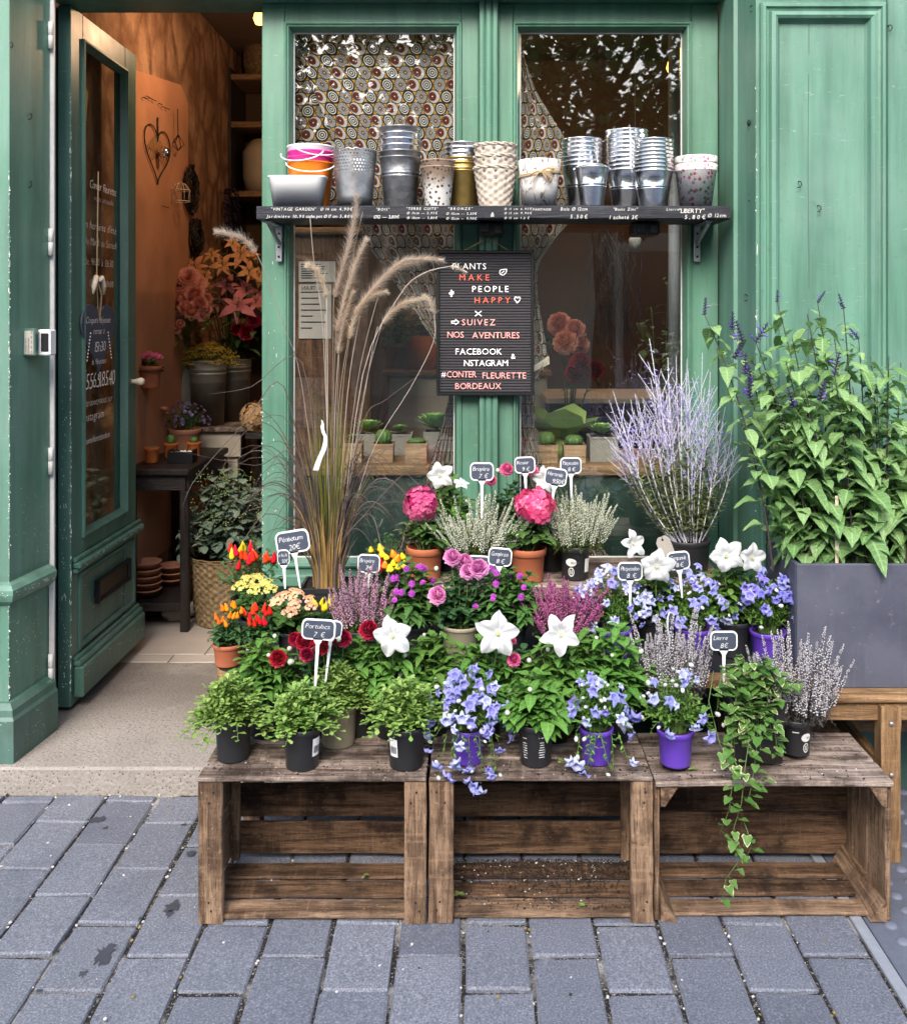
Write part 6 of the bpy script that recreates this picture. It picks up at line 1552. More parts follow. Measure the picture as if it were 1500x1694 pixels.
for pts in ([(520, 900), (470, 640), (405, 700), (325, 790), (302, 838)], [(525, 900), (480, 700), (400, 720), (330, 865)], [(530, 880), (500, 600), (415, 640), (345, 652)], [(530, 880), (470, 760), (420, 770), (290, 745)], [(560, 880), (640, 740), (700, 770), (760, 660)], [(560, 900), (650, 800), (690, 770), (745, 720)], [(565, 900), (620, 770), (690, 800), (700, 860)], [(530, 890), (470, 720), (415, 668), (400, 690)], [(555, 900), (600, 700), (640, 660), (720, 600)], [(520, 900), (440, 850), (370, 960), (360, 1000)], [(560, 900), (610, 850), (630, 900), (640, 925)]):
    ps = [L_(x, y, DG - .03 - .03 * i) for i, (x, y) in enumerate(pts)]
    fine = []
    for i in range(len(ps) - 1):                    # a smooth curve through the points
        p0, p1, p2, p3 = ps[max(0, i - 1)], ps[i], ps[i + 1], ps[min(len(ps) - 1, i + 2)]
        for j in range(5):
            t = j / 5; fine.append(.5 * ((2 * p1) + (p2 - p0) * t + (2 * p0 - 5 * p1 + 4 * p2 - p3) * t * t + (3 * p1 - p0 - 3 * p2 + p3) * t ** 3))
    blade(g, fine + [ps[-1]], r.uniform(.0022, .0034), 2, r.uniform(.4, 1), Vector((0, 1, .2)))
obj('blades', g, [M['gb_green'], M['straw'], M['gb_purple']], gr)
def plume(stem, head, n=620, R=.019, dense=1.0):
    """culm from the foot, then a bottlebrush of fine bristles along the head curve"""
    g = MB(); tube(g, stem, [.0012] * (len(stem) - 1) + [.001], 5, 1, r.random())
    tube(g, head, [.0022 * (1 - .6 * i / (len(head) - 1)) for i in range(len(head))], 5, 2, .5)
    m = len(head) - 1
    n = int(n * 2.2); R = R * 1.95; head = [p + Vector((r.uniform(-.0015, .0015), r.uniform(-.0015, .0015), r.uniform(-.001, .001))) for p in head]; ph_ = r.uniform(0, 6)
    for i in range(n):
        t = (i + r.random()) / n; k = min(m - 1, int(t * m)); p = head[k].lerp(head[k + 1], t * m - k); tg = (head[k + 1] - head[k]).normalized()
        a = i * 2.4 + r.uniform(-.4, .4); u = tg.orthogonal().normalized(); w = tg.cross(u); o = (u * cos(a) + w * sin(a)); env = (.55 + .45 * sin(pi * min(1, .12 + t * .95))) * R * (.30 + .95 * r.random() ** 1.5) * (1 + .22 * sin(t * 17 + ph_) * sin(a * 2 + ph_))
        d = (o + tg * r.uniform(.3, 1.1)).normalized(); s = d.cross(tg)
        s = s.normalized() * .00065 if s.length > 1e-4 else u * .0005
        q = p + o * .002; e = q + d * env
        g.add([q - s, q + s, e], [[0, 1, 2]], 0, min(1, max(0, r.gauss(.55, .25))))
    return obj('plume', g, [M['plume'], M['culm'], M['plume_core']], gr)
def curve(pts, n=14):
    ps = [L_(*p) for p in pts]; out = []; m = len(ps) - 1
    for i in range(m):
        p0, p1, p2, p3 = ps[max(0, i - 1)], ps[i], ps[i + 1], ps[min(m, i + 2)]
        for j in range(max(2, n // m)):
            t = j / max(2, n // m); out.append(.5 * ((2 * p1) + (p2 - p0) * t + (2 * p0 - 5 * p1 + 4 * p2 - p3) * t * t + (3 * p1 - p0 - 3 * p2 + p3) * t ** 3))
    return out + [ps[-1]]
ft = lambda x: (x, 935, DG)
for hd, fx, md, n, R in [([(552, 492, 2.86), (570, 430, 2.85), (585, 370, 2.84), (590, 322, 2.84)], 548, (550, 640), 620, .020), ([(556, 548, 2.86), (574, 480, 2.85), (590, 430, 2.84), (606, 395, 2.83)], 552, (552, 660), 600, .019),
    ([(540, 490, 2.88), (532, 462, 2.87), (522, 445, 2.86), (508, 437, 2.85)], 540, (542, 640), 420, .017), ([(585, 520, 2.86), (620, 475, 2.84), (660, 435, 2.83), (700, 427, 2.82), (732, 430, 2.81)], 556, (566, 660), 760, .019),
    ([(632, 535, 2.86), (655, 510, 2.85), (680, 497, 2.84), (708, 493, 2.83)], 558, (600, 660), 420, .017), ([(576, 560, 2.87), (590, 520, 2.86), (610, 490, 2.85), (640, 482, 2.84)], 552, (560, 680), 420, .017), ([(600, 500, 2.87), (632, 462, 2.86), (664, 440, 2.86), (690, 436, 2.85)], 556, (575, 650), 460, .017), ([(560, 585, 2.87), (566, 540, 2.86), (574, 510, 2.86), (585, 480, 2.85)], 550, (554, 690), 380, .016)]:
    p0 = hd[0]; plume(curve([ft(fx), (md[0], md[1], DG - .03), p0], 10), curve(hd, 14), n, R)
plume(curve([ft(535), (500, 640, 2.90), (470, 540, 2.84), (438, 450, 2.80), (424, 418, 2.79)], 16), curve([(424, 418, 2.79), (405, 396, 2.78), (380, 386, 2.77), (356, 383, 2.77)], 12), 480, .015)
plume(curve([ft(565), (610, 760, 2.88), (680, 640, 2.84), (717, 565, 2.82), (718, 520, 2.82)], 16), curve([(718, 520, 2.82), (712, 500, 2.81), (700, 488, 2.81)], 8), 130, .015)
plume(curve([ft(560), (600, 620, 2.86), (660, 490, 2.82), (700, 452, 2.8), (746, 440, 2.8)], 16), curve([(746, 440, 2.8), (755, 442, 2.8), (772, 450, 2.8)], 8), 60, .011)
g = MB()
for pts in ([ft(548), (535, 560, 2.86), (520, 440, 2.84), (513, 360, 2.83)], [ft(552), (562, 560, 2.88), (580, 440, 2.86), (600, 350, 2.85)], [ft(546), (540, 650, 2.86), (538, 520, 2.85)], [ft(556), (590, 640, 2.86), (628, 480, 2.85)], [ft(556), (612, 600, 2.86), (625, 540, 2.85)]):
    tube(g, curve(pts, 12), .0011, 4, 0, r.random())
obj('culms', g, M['culm'], gr)
g = MB(); pts = [L_(532, 695, 2.83), L_(533, 705, 2.82), L_(538, 722, 2.815), L_(535, 745, 2.81), L_(522, 778, 2.82)]; vs = []; ww = [.002, .008, .009, .014, .016]
pts = [pts[min(4, i // 4)].lerp(pts[min(4, i // 4 + 1)], (i % 4) / 4) + Vector((.002 * sin(i * .8), 0, 0)) for i in range(17)]; ww = [ww[min(4, i // 4)] * (1 - (i % 4) / 4) + ww[min(4, i // 4 + 1)] * (i % 4) / 4 for i in range(17)]
for p, w, a in zip(pts, ww, [.1 + .4 * sin(i * .2) for i in range(17)]): vs += [p - Vector((w * .5, w * a * .4, 0)), p + Vector((w * .5, w * a * .4, 0))]
g.add(vs, [[2 * i, 2 * i + 1, 2 * i + 3, 2 * i + 2] for i in range(16)]); obj('plant_tag', g, M['white_pl'], gr)

# ---------------------------------------------------------------- lavender blue Russian sage
pv = plant('russian_sage', 'airy silver stemmed bush with lavender blue flower spikes before the right window', 1135, 3.0, ZB); r = random.Random(29)
add_pot(pv, .075, .062, .11, M['black_pl'], .14, .003); L2 = lambda px, py, d=3.0: P(px, py, d) - pv.location
g = MB()
def sage_spike(seed, L):
    r2 = random.Random(seed); m = MB()
    def arm(b, d, l, rad, dn):
        e = b + d * l; pts = bez(b, b + d * l * .5 + Vector((r2.uniform(-.05, .05) * l, 0, 0)), e, 5); tube(m, pts, [rad * (1 - .1 * i) for i in range(6)], 4, 0, .4 + .5 * r2.random(), False)
        n = int(l * dn)
        for j in range(n):
            t = .15 + .85 * j / n; p = b.lerp(e, t)
            for q in range(3):
                a = r2.uniform(0, 6.28); o = Vector((cos(a), sin(a), r2.uniform(-.1, .5))).normalized(); fl = r2.random() < .21
                if fl: leaf(m, p, o, r2.uniform(.009, .015), .0085, 'tiny', .4, .3, r2.random(), 1)
                else: leaf(m, p, o, .0045, .0022, 'tiny', 0, .2, r2.random(), 0)
    arm(Vector((0, 0, 0)), Vector((0, 0, 1)), L, .0015, 62)
    for k in range(8):
        t = .10 + .62 * k / 8; a = k * 2.4 + r2.random(); arm(Vector((0, 0, L * t)), Vector((.55 * cos(a), .55 * sin(a), 1)).normalized(), L * (.48 - .38 * t) * r2.uniform(.8, 1.2), .0010, 62)
    return m.mesh('sage_spike', [M['stem_p'], M['fl_sage']])
SM = [sage_spike(i, .20 + .02 * i) for i in range(5)]
for i in range(46):
    a = i * 2.4 + r.uniform(-.3, .3); q = sqrt((i + .5) / 46); tx = 1112 + 112 * q * cos(a); ty = 640 + 120 * q ** 2 + r.uniform(-55, 30); ty = min(ty, 770)
    if i in (0, 1): ty = 578 + 40 * i; tx = 1076 + 30 * i
    e = L2(tx, ty, 3.0 + .11 * q * sin(a)); b = Vector((.05 * q * cos(a), .045 * q * sin(a), .10)); md = Vector((e.x * .80, e.y * .8, .10 + (e.z - .10) * .42)); pts = bez(b, md, e, 9); s0 = 4
    tube(g, pts[:7], [.0022 * (1 - .06 * k) for k in range(7)], 5, 1, r.random(), False)
    d = (pts[-1] - pts[5]); ln = d.length / .62; me = r.choice(SM); inst('flower_spike', me, pv, pts[5], d, max(.7, min(1.35, d.length / .20)), r.uniform(0, 6))
    for j in range(46):
        t = .10 + .56 * j / 46; k = int(t * 9); p = pts[k].lerp(pts[k + 1], t * 9 - k); az = r.uniform(0, 6.28); dd = Vector((cos(az), sin(az), r.uniform(.1, .9))).normalized(); leaf(g, p, dd, r.uniform(.018, .036), .0105, 'ovate', .2, .2, r.random())
obj('foliage', g, [M['lf_grey'], M['stem_p']], pv)
e = L2(1216, 690); 
# ---------------------------------------------------------------- planter on its stool
st = thing('wooden_stool', 'brown slatted wooden stool under the grey planter at the right edge', 'stool', (X(1460, 2.62), 2.7, 0)); ZSt = .440
xa, xb = .80, 1.55
g = MB(); 
for k in range(3): chips(random.Random(k), (xa, 2.57 + .11 * k, .410), (xb, 2.57 + .11 * k + .104, .434), 'x', g, .006)
obj('seat', g, M['pine_x'], st, True, False)
g = MB(); tube(g, [Vector((xa - .012, 2.562, .424)), Vector((xb, 2.562, .424))], .0125, 12); obj('front_rail', g, M['pine_x'], st, True)
g = MB(); chips(random.Random(8), (xa, 2.566, .362), (xb, 2.590, .4095), 'x', g); chips(random.Random(9), (xa, 2.87, .362), (xb, 2.892, .4095), 'x', g); obj('apron', g, M['pine_x'], st, True, False)
for x0_, yy in ((X(1452, 2.565), 2.5655), (1.46, 2.5655), (xa + .005, 2.868), (1.46, 2.868)):
    w_ = .052 if yy < 2.7 else .035
    g = MB(); chips(random.Random(5), (x0_, yy - (.024 if yy < 2.7 else 0), 0), (x0_ + w_, yy + .022, .3615 if yy > 2.7 else .409), 'z', g); lg = obj('leg', g, M['pine_z'], st, True, False)
    if yy < 2.7:
        g = MB()
        for zz in (.365, .230): lathe(g, [(0, 0), (.006, 0), (.006, .001), (0, .002)], 10, (0, 0, 0), 0, .5, Matrix.Translation((x0_ + .026, yy - .0255, zz)) @ Matrix.Rotation(radians(90), 4, 'X'))
        obj('screw', g, M['steel'], lg, True)
g = MB(); x_ = X(1452, 2.565); chips(random.Random(3), (x_ + .004, 2.588, .215), (x_ + .026, 2.868, .255), 'y', g); obj('stretcher', g, M['pine_y'], st, True, False)
g = MB(); chips(random.Random(4), (xa + .04, 2.868, .20), (1.46, 2.888, .24), 'x', g); obj('stretcher', g, M['pine_x'], st, True, False)
g = MB(); a = Vector((X(1275, 2.86), 2.85, .34)); b = Vector((X(1440, 2.60), 2.60, .235)); tube(g, [a, b], .014, 4); obj('brace', g, M['wood_y'], st, True, False)
pn = thing('grey_planter', 'large smooth grey rectangular planter on the wooden stool', 'planter', (1.13, 2.72, .4345)); px0, px1, py0, py1, pz0, pz1 = .868, 1.32, 2.60, 2.862, .4355, .770
m_pl = NT('grey_fibre_concrete'); v = m_pl.coord(); n1 = m_pl.noise(v, 6, 5, .6); n2 = m_pl.noise(v, 55, 4, .7)
c = m_pl.mix(m_pl.ramp(n1, .35, .65), (.052, .056, .080), (.086, .090, .120)); c = m_pl.mix(m_pl.math('MULTIPLY', m_pl.ramp(n2, .64, .75), .5), c, (.26, .25, .25)); c = m_pl.mix(m_pl.math('MULTIPLY', m_pl.ramp(m_pl.noise(m_pl.coord((26, 26, 2.2)), 1.0, 5, .7), .56, .74), .45), c, (.15, .15, .165)); m_pl = m_pl.done(m_pl.bsdf(c, .55, 0, m_pl.bump(n2, .15, .001), .35))
g = MB(); w_ = .013
for lo, hi in (((px0, py0, pz0), (px1, py0 + w_, pz1)), ((px0, py1 - w_, pz0), (px1, py1, pz1)), ((px0, py0 + w_ + .0003, pz0), (px0 + w_, py1 - w_ - .0003, pz1 - .0004)), ((px1 - w_, py0 + w_ + .0003, pz0), (px1, py1 - w_ - .0003, pz1 - .0004))): cbox(g, lo, hi, .003)
obj('box', g, m_pl, pn, True, False)
g = MB(); r = random.Random(6); n = 14; vs = [Vector((px0 + .012 + (px1 - px0 - .024) * i / n, py0 + .012 + (py1 - py0 - .024) * j / n, pz1 - .035 + r.uniform(-.008, .01))) for i in range(n + 1) for j in range(n + 1)]
g.add(vs, [[i * (n + 1) + j, (i + 1) * (n + 1) + j, (i + 1) * (n + 1) + j + 1, i * (n + 1) + j + 1] for i in range(n) for j in range(n)]); obj('soil', g, M['soil'], pn, True, False)

# violet flowered sage growing in it
sg = thing('violet_sage', 'tall leafy sage with dark stems and violet flower spikes growing in the grey planter', 'plant', (1.13, 2.73, .735)); r = random.Random(37); g = MB()
L3 = lambda px, py, d: P(px, py, d) - sg.location
def flspike(i):
    r2 = random.Random(i); m = MB(); L = .075; tube(m, [(0, 0, 0), (0, 0, L)], [.0015, .0007], 4, 1, .3)
    for j in range(12):
        t = j / 12
        for s in (0, pi):
            a = s + j * 1.57 + r2.uniform(-.2, .2); o = Vector((cos(a), sin(a), .35)).normalized(); p = Vector((0, 0, L * t)); l = .011 * (1 - .45 * t); tube(m, [p, p + o * l], [.0022, .0032 * (1 - .4 * t)], 5, 1, .2 + .5 * r2.random())
            if r2.random() < .22 and t < .75:
                q = p + o * l; d2 = (o + Vector((0, 0, .2))).normalized(); tube(m, [q, q + d2 * .011, q + d2 * .019 + Vector((0, 0, -.004))], [.0022, .0032, .0026], 6, 0, r2.random())
    return m.mesh('flower_spike', [M['fl_violet'], M['fl_navy']])
FS = [flspike(i) for i in range(3)]
tips = [(1165, 520), (1212, 545), (1250, 565), (1285, 500), (1300, 600), (1335, 520), (1352, 500), (1395, 510), (1420, 560), (1440, 590), (1470, 590), (1490, 600), (1270, 620), (1240, 660), (1330, 640), (1380, 620), (1410, 640), (1450, 650), (1485, 680), (1520, 640), (1240, 735), (1280, 720), (1350, 720), (1400, 730), (1450, 760), (1500, 770), (1265, 800), (1310, 800), (1370, 810), (1430, 820), (1490, 830), (1540, 700), (1290, 850), (1350, 850), (1410, 870), (1470, 870), (1540, 800), (1290, 900), (1390, 890), (1330, 660), (1255, 610), (1380, 560), (1310, 560)]
for i, (tx, ty) in enumerate(tips):
    dd = r.uniform(2.60, 2.86); e = L3(tx, ty, dd); bx = 1300 + (tx - 1200) * .62; b = L3(bx, 925, r.uniform(2.64, 2.82)); b.z = .002
    md = Vector((b.x * .75 + e.x * .25, b.y, e.z * .55)); pts = bez(b, md, e, 12); tall = ty < 700
    tube(g, pts, [.0034 * (1 - .055 * k) for k in range(13)], 6, 2 if tall else 1, r.random(), False)
    nn = int(9 + (925 - ty) / 36)
    for j in range(nn):
        t = .16 + .82 * j / nn; k = min(11, int(t * 12)); p = pts[k].lerp(pts[k + 1], t * 12 - k); az0 = j * 1.57 + i
        for s in (0, pi):
            if r.random() < (.12 if ty < 700 else .34): continue
            az = az0 + s + r.uniform(-.4, .4); sc = r.uniform(.5, 1.25) * (1.15 - .5 * t) * (1.1 if ty > 600 else 1.0); d = Vector((cos(az), sin(az) * .8 - .2, r.uniform(-.7, .6))).normalized()
            q = p + d * .014 * sc; tube(g, [p, q], .0011, 4, 1, .5, False)
            leaf(g, q, (d + Vector((0, 0, -.15))).normalized(), .070 * sc, .052 * sc, 'cord', r.uniform(.1, .7), r.uniform(.1, .5), min(1, max(0, r.uniform(.1, .8) + .25 * (t - .5))), 0)
            if r.random() < .3: leaf(g, p + UP * .003, Vector((cos(az + 1), sin(az + 1), .8)).normalized(), .040, .022, 'ovate', .2, .2, .8)
    if i in (0, 1, 2, 3, 6, 7, 15, 17, 40, 8): inst('flower_spike', FS[i % 3], sg, e, pts[-1] - pts[-3] + Vector((r.uniform(-.1, .1), 0, 0)), r.uniform(.45, .95), r.uniform(0, 6))
for (tx, ty) in ((1215, 575), (1232, 600), (1242, 620), (1228, 545), (1355, 645), (1312, 655), (1240, 640)): inst('flower_spike', FS[1], sg, L3(tx, ty + 18, 2.62), Vector((r.uniform(-.4, .4), -.2, 1)), .8, r.uniform(0, 6))
obj('foliage', g, [M['lf_salvia'], M['stem_g'], M['stem_d']], sg)
g = MB(); p = L3(1384, 905, 2.64); cbox(g, (p.x - .005, p.y - .001, .002), (p.x + .005, p.y + .001, p.z + .14), .0005); obj('plant_stake', g, M['cream'], sg, smooth=False)
# ---------------------------------------------------------------- patterned curtains behind the glass
def m_curtain():
    t = NT('wax_print_cloth'); at_ = t.attr('cuv', 'Vector'); u, v, _ = t.n('ShaderNodeSeparateXYZ', Vector=at_).outputs
    U, V = .0515, .0425
    def lat(o):
        a = t.math('ADD', t.math('DIVIDE', u, U), 50 + o); b = t.math('ADD', t.math('DIVIDE', v, 2 * V), 50 + o)
        ia, ib = t.math('FLOOR', a), t.math('FLOOR', b)
        da = t.math('MULTIPLY', t.math('SUBTRACT', t.math('SUBTRACT', a, ia), .5), U); db = t.math('MULTIPLY', t.math('SUBTRACT', t.math('SUBTRACT', b, ib), .5), 2 * V)
        r_ = t.math('SQRT', t.math('ADD', t.math('MULTIPLY', da, da), t.math('MULTIPLY', db, db)))
        k = t.math('MODULO', t.math('ADD', t.math('ADD', ia, t.math('MULTIPLY', ib, 1.0)), o * 2 + 1.0), 3.0)
        return r_, k, da, db
    r1, k1, a1, b1 = lat(0.0); r2, k2, a2, b2 = lat(.5)
    s = t.math('LESS_THAN', r1, r2); mx_ = lambda p, q: t.math('ADD', t.math('MULTIPLY', s, p), t.math('MULTIPLY', t.math('SUBTRACT', 1.0, s), q))
    rad, kind, da, db = mx_(r1, r2), mx_(k1, k2), mx_(a1, a2), mx_(b1, b2)
    R = .0242; q = t.math('DIVIDE', rad, R); ang = t.math('ARCTAN2', db, da)
    W, K, Y, RD, BR = (.55, .53, .50), (.016, .014, .018), (.50, .26, .03), (.115, .018, .013), (.20, .085, .045)
    rings = t.math('GREATER_THAN', t.math('SINE', t.math('MULTIPLY', q, 20.0)), .12)
    cA = t.mix(rings, K, W)
    sp = t.math('MULTIPLY', t.math('GREATER_THAN', t.math('SINE', t.math('ADD', t.math('MULTIPLY', ang, 22.0), t.math('MULTIPLY', q, 7.0))), 0.0), t.math('GREATER_THAN', q, .36))
    cB = t.mix(sp, K, (.46, .44, .43)); cB = t.mix(t.math('LESS_THAN', q, .34), cB, BR); cB = t.mix(t.math('LESS_THAN', q, .2), cB, K); cB = t.mix(t.math('LESS_THAN', q, .11), cB, W)
    ox = t.math('ADD', da, .006); oy = t.math('SUBTRACT', db, .001); q2 = t.math('DIVIDE', t.math('SQRT', t.math('ADD', t.math('MULTIPLY', ox, ox), t.math('MULTIPLY', oy, oy))), R)
    cC = t.mix(t.math('GREATER_THAN', t.math('SINE', t.math('MULTIPLY', ang, 40.0)), -.5), (.25, .24, .24), W); cC = t.mix(t.math('LESS_THAN', q2, .66), cC, RD); cC = t.mix(t.math('LESS_THAN', q2, .22), cC, K); cC = t.mix(t.math('LESS_THAN', q2, .12), cC, W)
    c = t.mix(t.math('COMPARE', kind, 1.0, .3), cA, cB); c = t.mix(t.math('COMPARE', kind, 2.0, .3), c, cC)
    c = t.mix(t.math('GREATER_THAN', q, .93), c, K); c = t.mix(t.math('GREATER_THAN', q, 1.05), c, Y)
    n1 = t.noise(t.coord(), 500, 2); p = t.bsdf(c, .85, 0, t.bump(n1, .2, .0005), .1)
    return t.done(t.n('ShaderNodeMixShader', _0=.25, _1=p, _2=t.n('ShaderNodeBsdfTranslucent', Color=c).outputs[0]).outputs[0])
M['cloth'] = m_curtain()
def interp(tb, y):
    for (a, b), (c, d) in zip(tb, tb[1:]):
        if y <= c: return b + (d - b) * max(0, (y - a)) / (c - a)
    return tb[-1][1]
def curtain(root, left, right, y0, y1, yd, amp, folds, name='drape', nx=70, ny=80, widthpx=None, d2=None):
    me = bpy.data.meshes.new(name); vs = []; uv = []; fs = []
    for j in range(ny + 1):
        py = y0 + (y1 - y0) * j / ny; a, b = interp(left, py), interp(right, py); full = widthpx or (b - a)
        sq = min(1.0, (b - a) / full)
        for i in range(nx + 1):
            t = i / nx; d = yd + amp * (1.5 - sq) * sin(t * folds * 2 * pi + .6 * sin(py * .013)) + .004 * sin(py * .02 + t * 5) + (d2(py) if d2 else 0)
            px = a + (b - a) * t; p = P(px, py, d); vs.append(p - wloc(root)); uv.append((X(b - full * (1 - t), yd) + (0 if not widthpx else 0), Z(py, yd), 0))
    for j in range(ny):
        for i in range(nx): q = j * (nx + 1) + i; fs.append([q, q + 1, q + nx + 2, q + nx + 1])
    me.from_pydata([tuple(p) for p in vs], [], fs); me.materials.append(M['cloth']); me.polygons.foreach_set('use_smooth', [True] * len(fs))
    at_ = me.attributes.new('cuv', 'FLOAT_VECTOR', 'POINT'); at_.data.foreach_set('vector', [c for p in uv for c in p])
    return link(name, me, root)
cl = thing('patterned_curtain', 'grey and brown circle patterned curtain behind the left window, gathered at the mullion', 'curtain', (X(620, 3.42), 3.42, .90))
lf = [(40, 483), (70, 487), (240, 556), (330, 585), (400, 604), (470, 655), (560, 716), (620, 738), (660, 742), (720, 726), (800, 702), (900, 655), (930, 650)]
rf = [(40, 756), (640, 756), (700, 752), (780, 750), (900, 716), (930, 712)]
curtain(cl, lf, rf, 42, 930, 3.408, .006, 5, widthpx=270, d2=lambda py: -.012 if py > 760 else 0)
curtain(cl, [(40, 478), (360, 478)], [(40, 500), (240, 562), (345, 592), (360, 594)], 42, 352, 3.445, .012, 3, 'drape', 30, 40)
cr = thing('patterned_curtain', 'grey and brown circle patterned curtain held back at the left of the right window', 'curtain', (X(890, 3.42), 3.42, .90))
curtain(cr, [(60, 850), (640, 850), (720, 862), (800, 878), (870, 905), (925, 940)], [(60, 855), (90, 866), (150, 886), (235, 939), (300, 954), (360, 948), (432, 890), (480, 888), (595, 907), (640, 885), (720, 884), (800, 905), (870, 965), (925, 1012)], 60, 926, 3.408, .007, 3, widthpx=150, d2=lambda py: -.012 if py > 760 else 0)
g = MB(); pts = [P(942, 366, 3.400), P(915, 396, 3.398), P(890, 432, 3.40), P(886, 450, 3.402)]; vs = []
for p, w in zip(pts, (.010, .011, .011, .002)): vs += [p + Vector((-w, 0, -w * .8)), p + Vector((0, -.005, 0)), p + Vector((w, 0, w * .8))]
g.add(vs, [[3 * i + k, 3 * i + k + 1, 3 * i + k + 4, 3 * i + k + 3] for i in range(3) for k in range(2)]); obj('hem', g, M['cream'], cr, True)
g = MB(); g.add([P(908, 588, 3.398), P(909, 602, 3.398), P(868, 622, 3.396), P(866, 616, 3.396)], [[0, 1, 2, 3]]); obj('hem', g, M['cream'], cr, True)

# ---------------------------------------------------------------- succulents on the display platform
ZP = .904
def boxpot(px, wpx, ptop, d, mat, label, kind, seed, L=.03, pw=None):
    t = thing('potted_succulent', label, 'succulent', (X(px, d), d, ZP), 'succulents on the window platform'); r = random.Random(seed); w = wpx * d / F; h = Z(ptop, d) - ZP
    square_pot(t, w, w, h, mat, .98, .93); g = MB()
    if kind == 'rosette':
        for i in range(60):
            q = i / 59; a = i * 2.39996; ev = 1.35 - 1.15 * q; dv = Vector((cos(a) * cos(ev), sin(a) * cos(ev), sin(ev))); leaf(g, Vector((0, 0, h * .93 + .012)), dv, L * (.45 + .6 * q), L * .38, 'obov', -.25, .4, r.random())
        obj('rosette', g, [M['lf_sedum'], M['stem_g']], t)
    elif kind == 'cactus':
        n = 40; lathe(g, [(0, 0), (w * .28, .004), (w * .38, L * .35), (w * .36, L * .7), (w * .22, L * .95), (0, L)], n, (0, 0, h * .92), fn=lambda a, z: 1 + .09 * cos(a * 11), tint=.35)
        for i in range(150):
            a = floor(r.random() * 11) / 11 * 2 * pi; q = r.random(); p = Vector((w * .40 * cos(a) * sqrt(max(.05, 1 - (q * 2 - 1) ** 4)), w * .40 * sin(a) * sqrt(max(.05, 1 - (q * 2 - 1) ** 4)), h * .92 + L * q)); dv = Vector((cos(a) + r.uniform(-.6, .6), sin(a) + r.uniform(-.6, .6), r.uniform(-.3, .9))).normalized(); leaf(g, p, dv, .009, .0009, 'tiny', 0, 0, .9, 1)
        obj('cactus', g, [M['lf_mid'], M['straw']], t)
    return t
m_bw = m_wood('sandy_wood_pot', 'x', (.24, .14, .075), (.46, .31, .19), .5, .2); m_gp = m_plain('grey_embossed_pot', (.22, .205, .18), .8, var=.3, scale=60, bump=.8)
for px, w, pt_, d, mt, lb_, kd, sd_, L in [(585, 30, 731, 3.53, m_bw, 'succulent in a wood cube pot partly behind the grass stems', 'rosette', 1, .03), (634, 35, 732, 3.54, m_bw, 'yellow green barrel cactus in a wood cube pot in the left window', 'cactus', 2, .055), (689, 36, 731, 3.53, m_bw, 'low grey cactus in a wood cube pot beside the gathered curtain', 'cactus', 3, .02),
    (610, 34, 716, 3.72, m_gp, 'fleshy green rosette in a grey pot in the second row of the left window', 'rosette', 4, .06), (662, 40, 716, 3.74, m_gp, 'brown tinged rosette in a grey pot in the second row of the left window', 'rosette', 5, .035), (722, 40, 712, 3.66, m_gp, 'tall bright green succulent in a grey pot by the mullion', 'rosette', 6, .085),
    (904, 35, 734, 3.53, m_bw, 'ribbed cactus in the left wood cube pot of the right window', 'cactus', 7, .05), (949, 36, 734, 3.53, m_bw, 'round cactus in the right wood cube pot of the right window', 'cactus', 8, .038), (996, 46, 720, 3.58, m_gp, 'pale rosette in a tall grey embossed pot in the right window', 'rosette', 9, .055)]: boxpot(px, w, pt_, d, mt, lb_, kd, sd_, L)
cb_ = thing('leaf_bowl', 'large pale green bowl shaped of broad leaves in the right window', 'bowl', (X(930, 3.72), 3.72, ZP)); g = MB()
lathe(g, [(0, .0), (.05, 0), (.035, .03), (.03, .06), (0, .06)], 20, mi=0)
for i in range(7):
    a = i * 2 * pi / 7 + .2; dv = Vector((cos(a), sin(a), .42 + .5 * (i % 2))).normalized(); leaf(g, Vector((0, 0, .06)), dv, .16, .16, 'round', -.12, .14, .4 + .3 * (i % 2), 0)
obj('bowl', g, [M['lf_sedum']], cb_)
cu_ = thing('patterned_cup', 'grey lattice patterned cup at the left of the right window platform', 'cup', (X(868, 3.60), 3.60, ZP)); g = MB(); lathe(g, [(0, .002), (.026, .002), (.028, 0), (.034, .085), (.032, .085), (.026, .006)], 24); obj('cup', g, M['birch'], cu_)

# ---------------------------------------------------------------- things further back behind the windows
cab = thing('tall_cabinet', 'dark brown cabinet with paper notices seen through the left window', 'cabinet', (X(550, 4.3), 4.3, .077)); g = MB(); cbox(g, (X(484, 4.3), 4.3, .077), (X(612, 4.3), 4.75, Z(388, 4.3)), .01); obj('carcass', g, m_wood('brown_cabinet', 'z', (.06, .03, .016), (.17, .09, .05)), cab, True, False)
g = MB(); cbox(g, (X(484, 4.3) - .02, 4.26, Z(388, 4.3) + .001), (X(612, 4.3) + .02, 4.77, Z(388, 4.3) + .03), .006); obj('cornice', g, M['pine_x'], cab, True, False)
for a, b, c, d, nm in ((494, 555, 432, 466, 'sheet'), (494, 548, 470, 560, 'sheet')):
    g = MB(); cbox(g, (X(a, 4.29), 4.292, Z(d, 4.29)), (X(b, 4.29), 4.2985, Z(c, 4.29)), .0008); po = obj('notice', g, M['paper'], cab, True, False)
    g = MB(); r = random.Random(a + c)
    if c > 460: text(g, 'KAN TRAN', lambda x_, z_: Vector((X(b - 4, 4.29) - x_, 4.2905, Z(480, 4.29) + z_)), .028, .12)
    for k in range(7):
        z = Z(c + (14 if c > 460 else 6) + k * (d - c) * .11, 4.29); cbox(g, (X(a + 4, 4.29), 4.2903, z), (X(a + 4, 4.29) + r.uniform(.03, .12), 4.2912, z + .005), .0002)
    obj('lettering', g, M['black_met'], po, True, False)
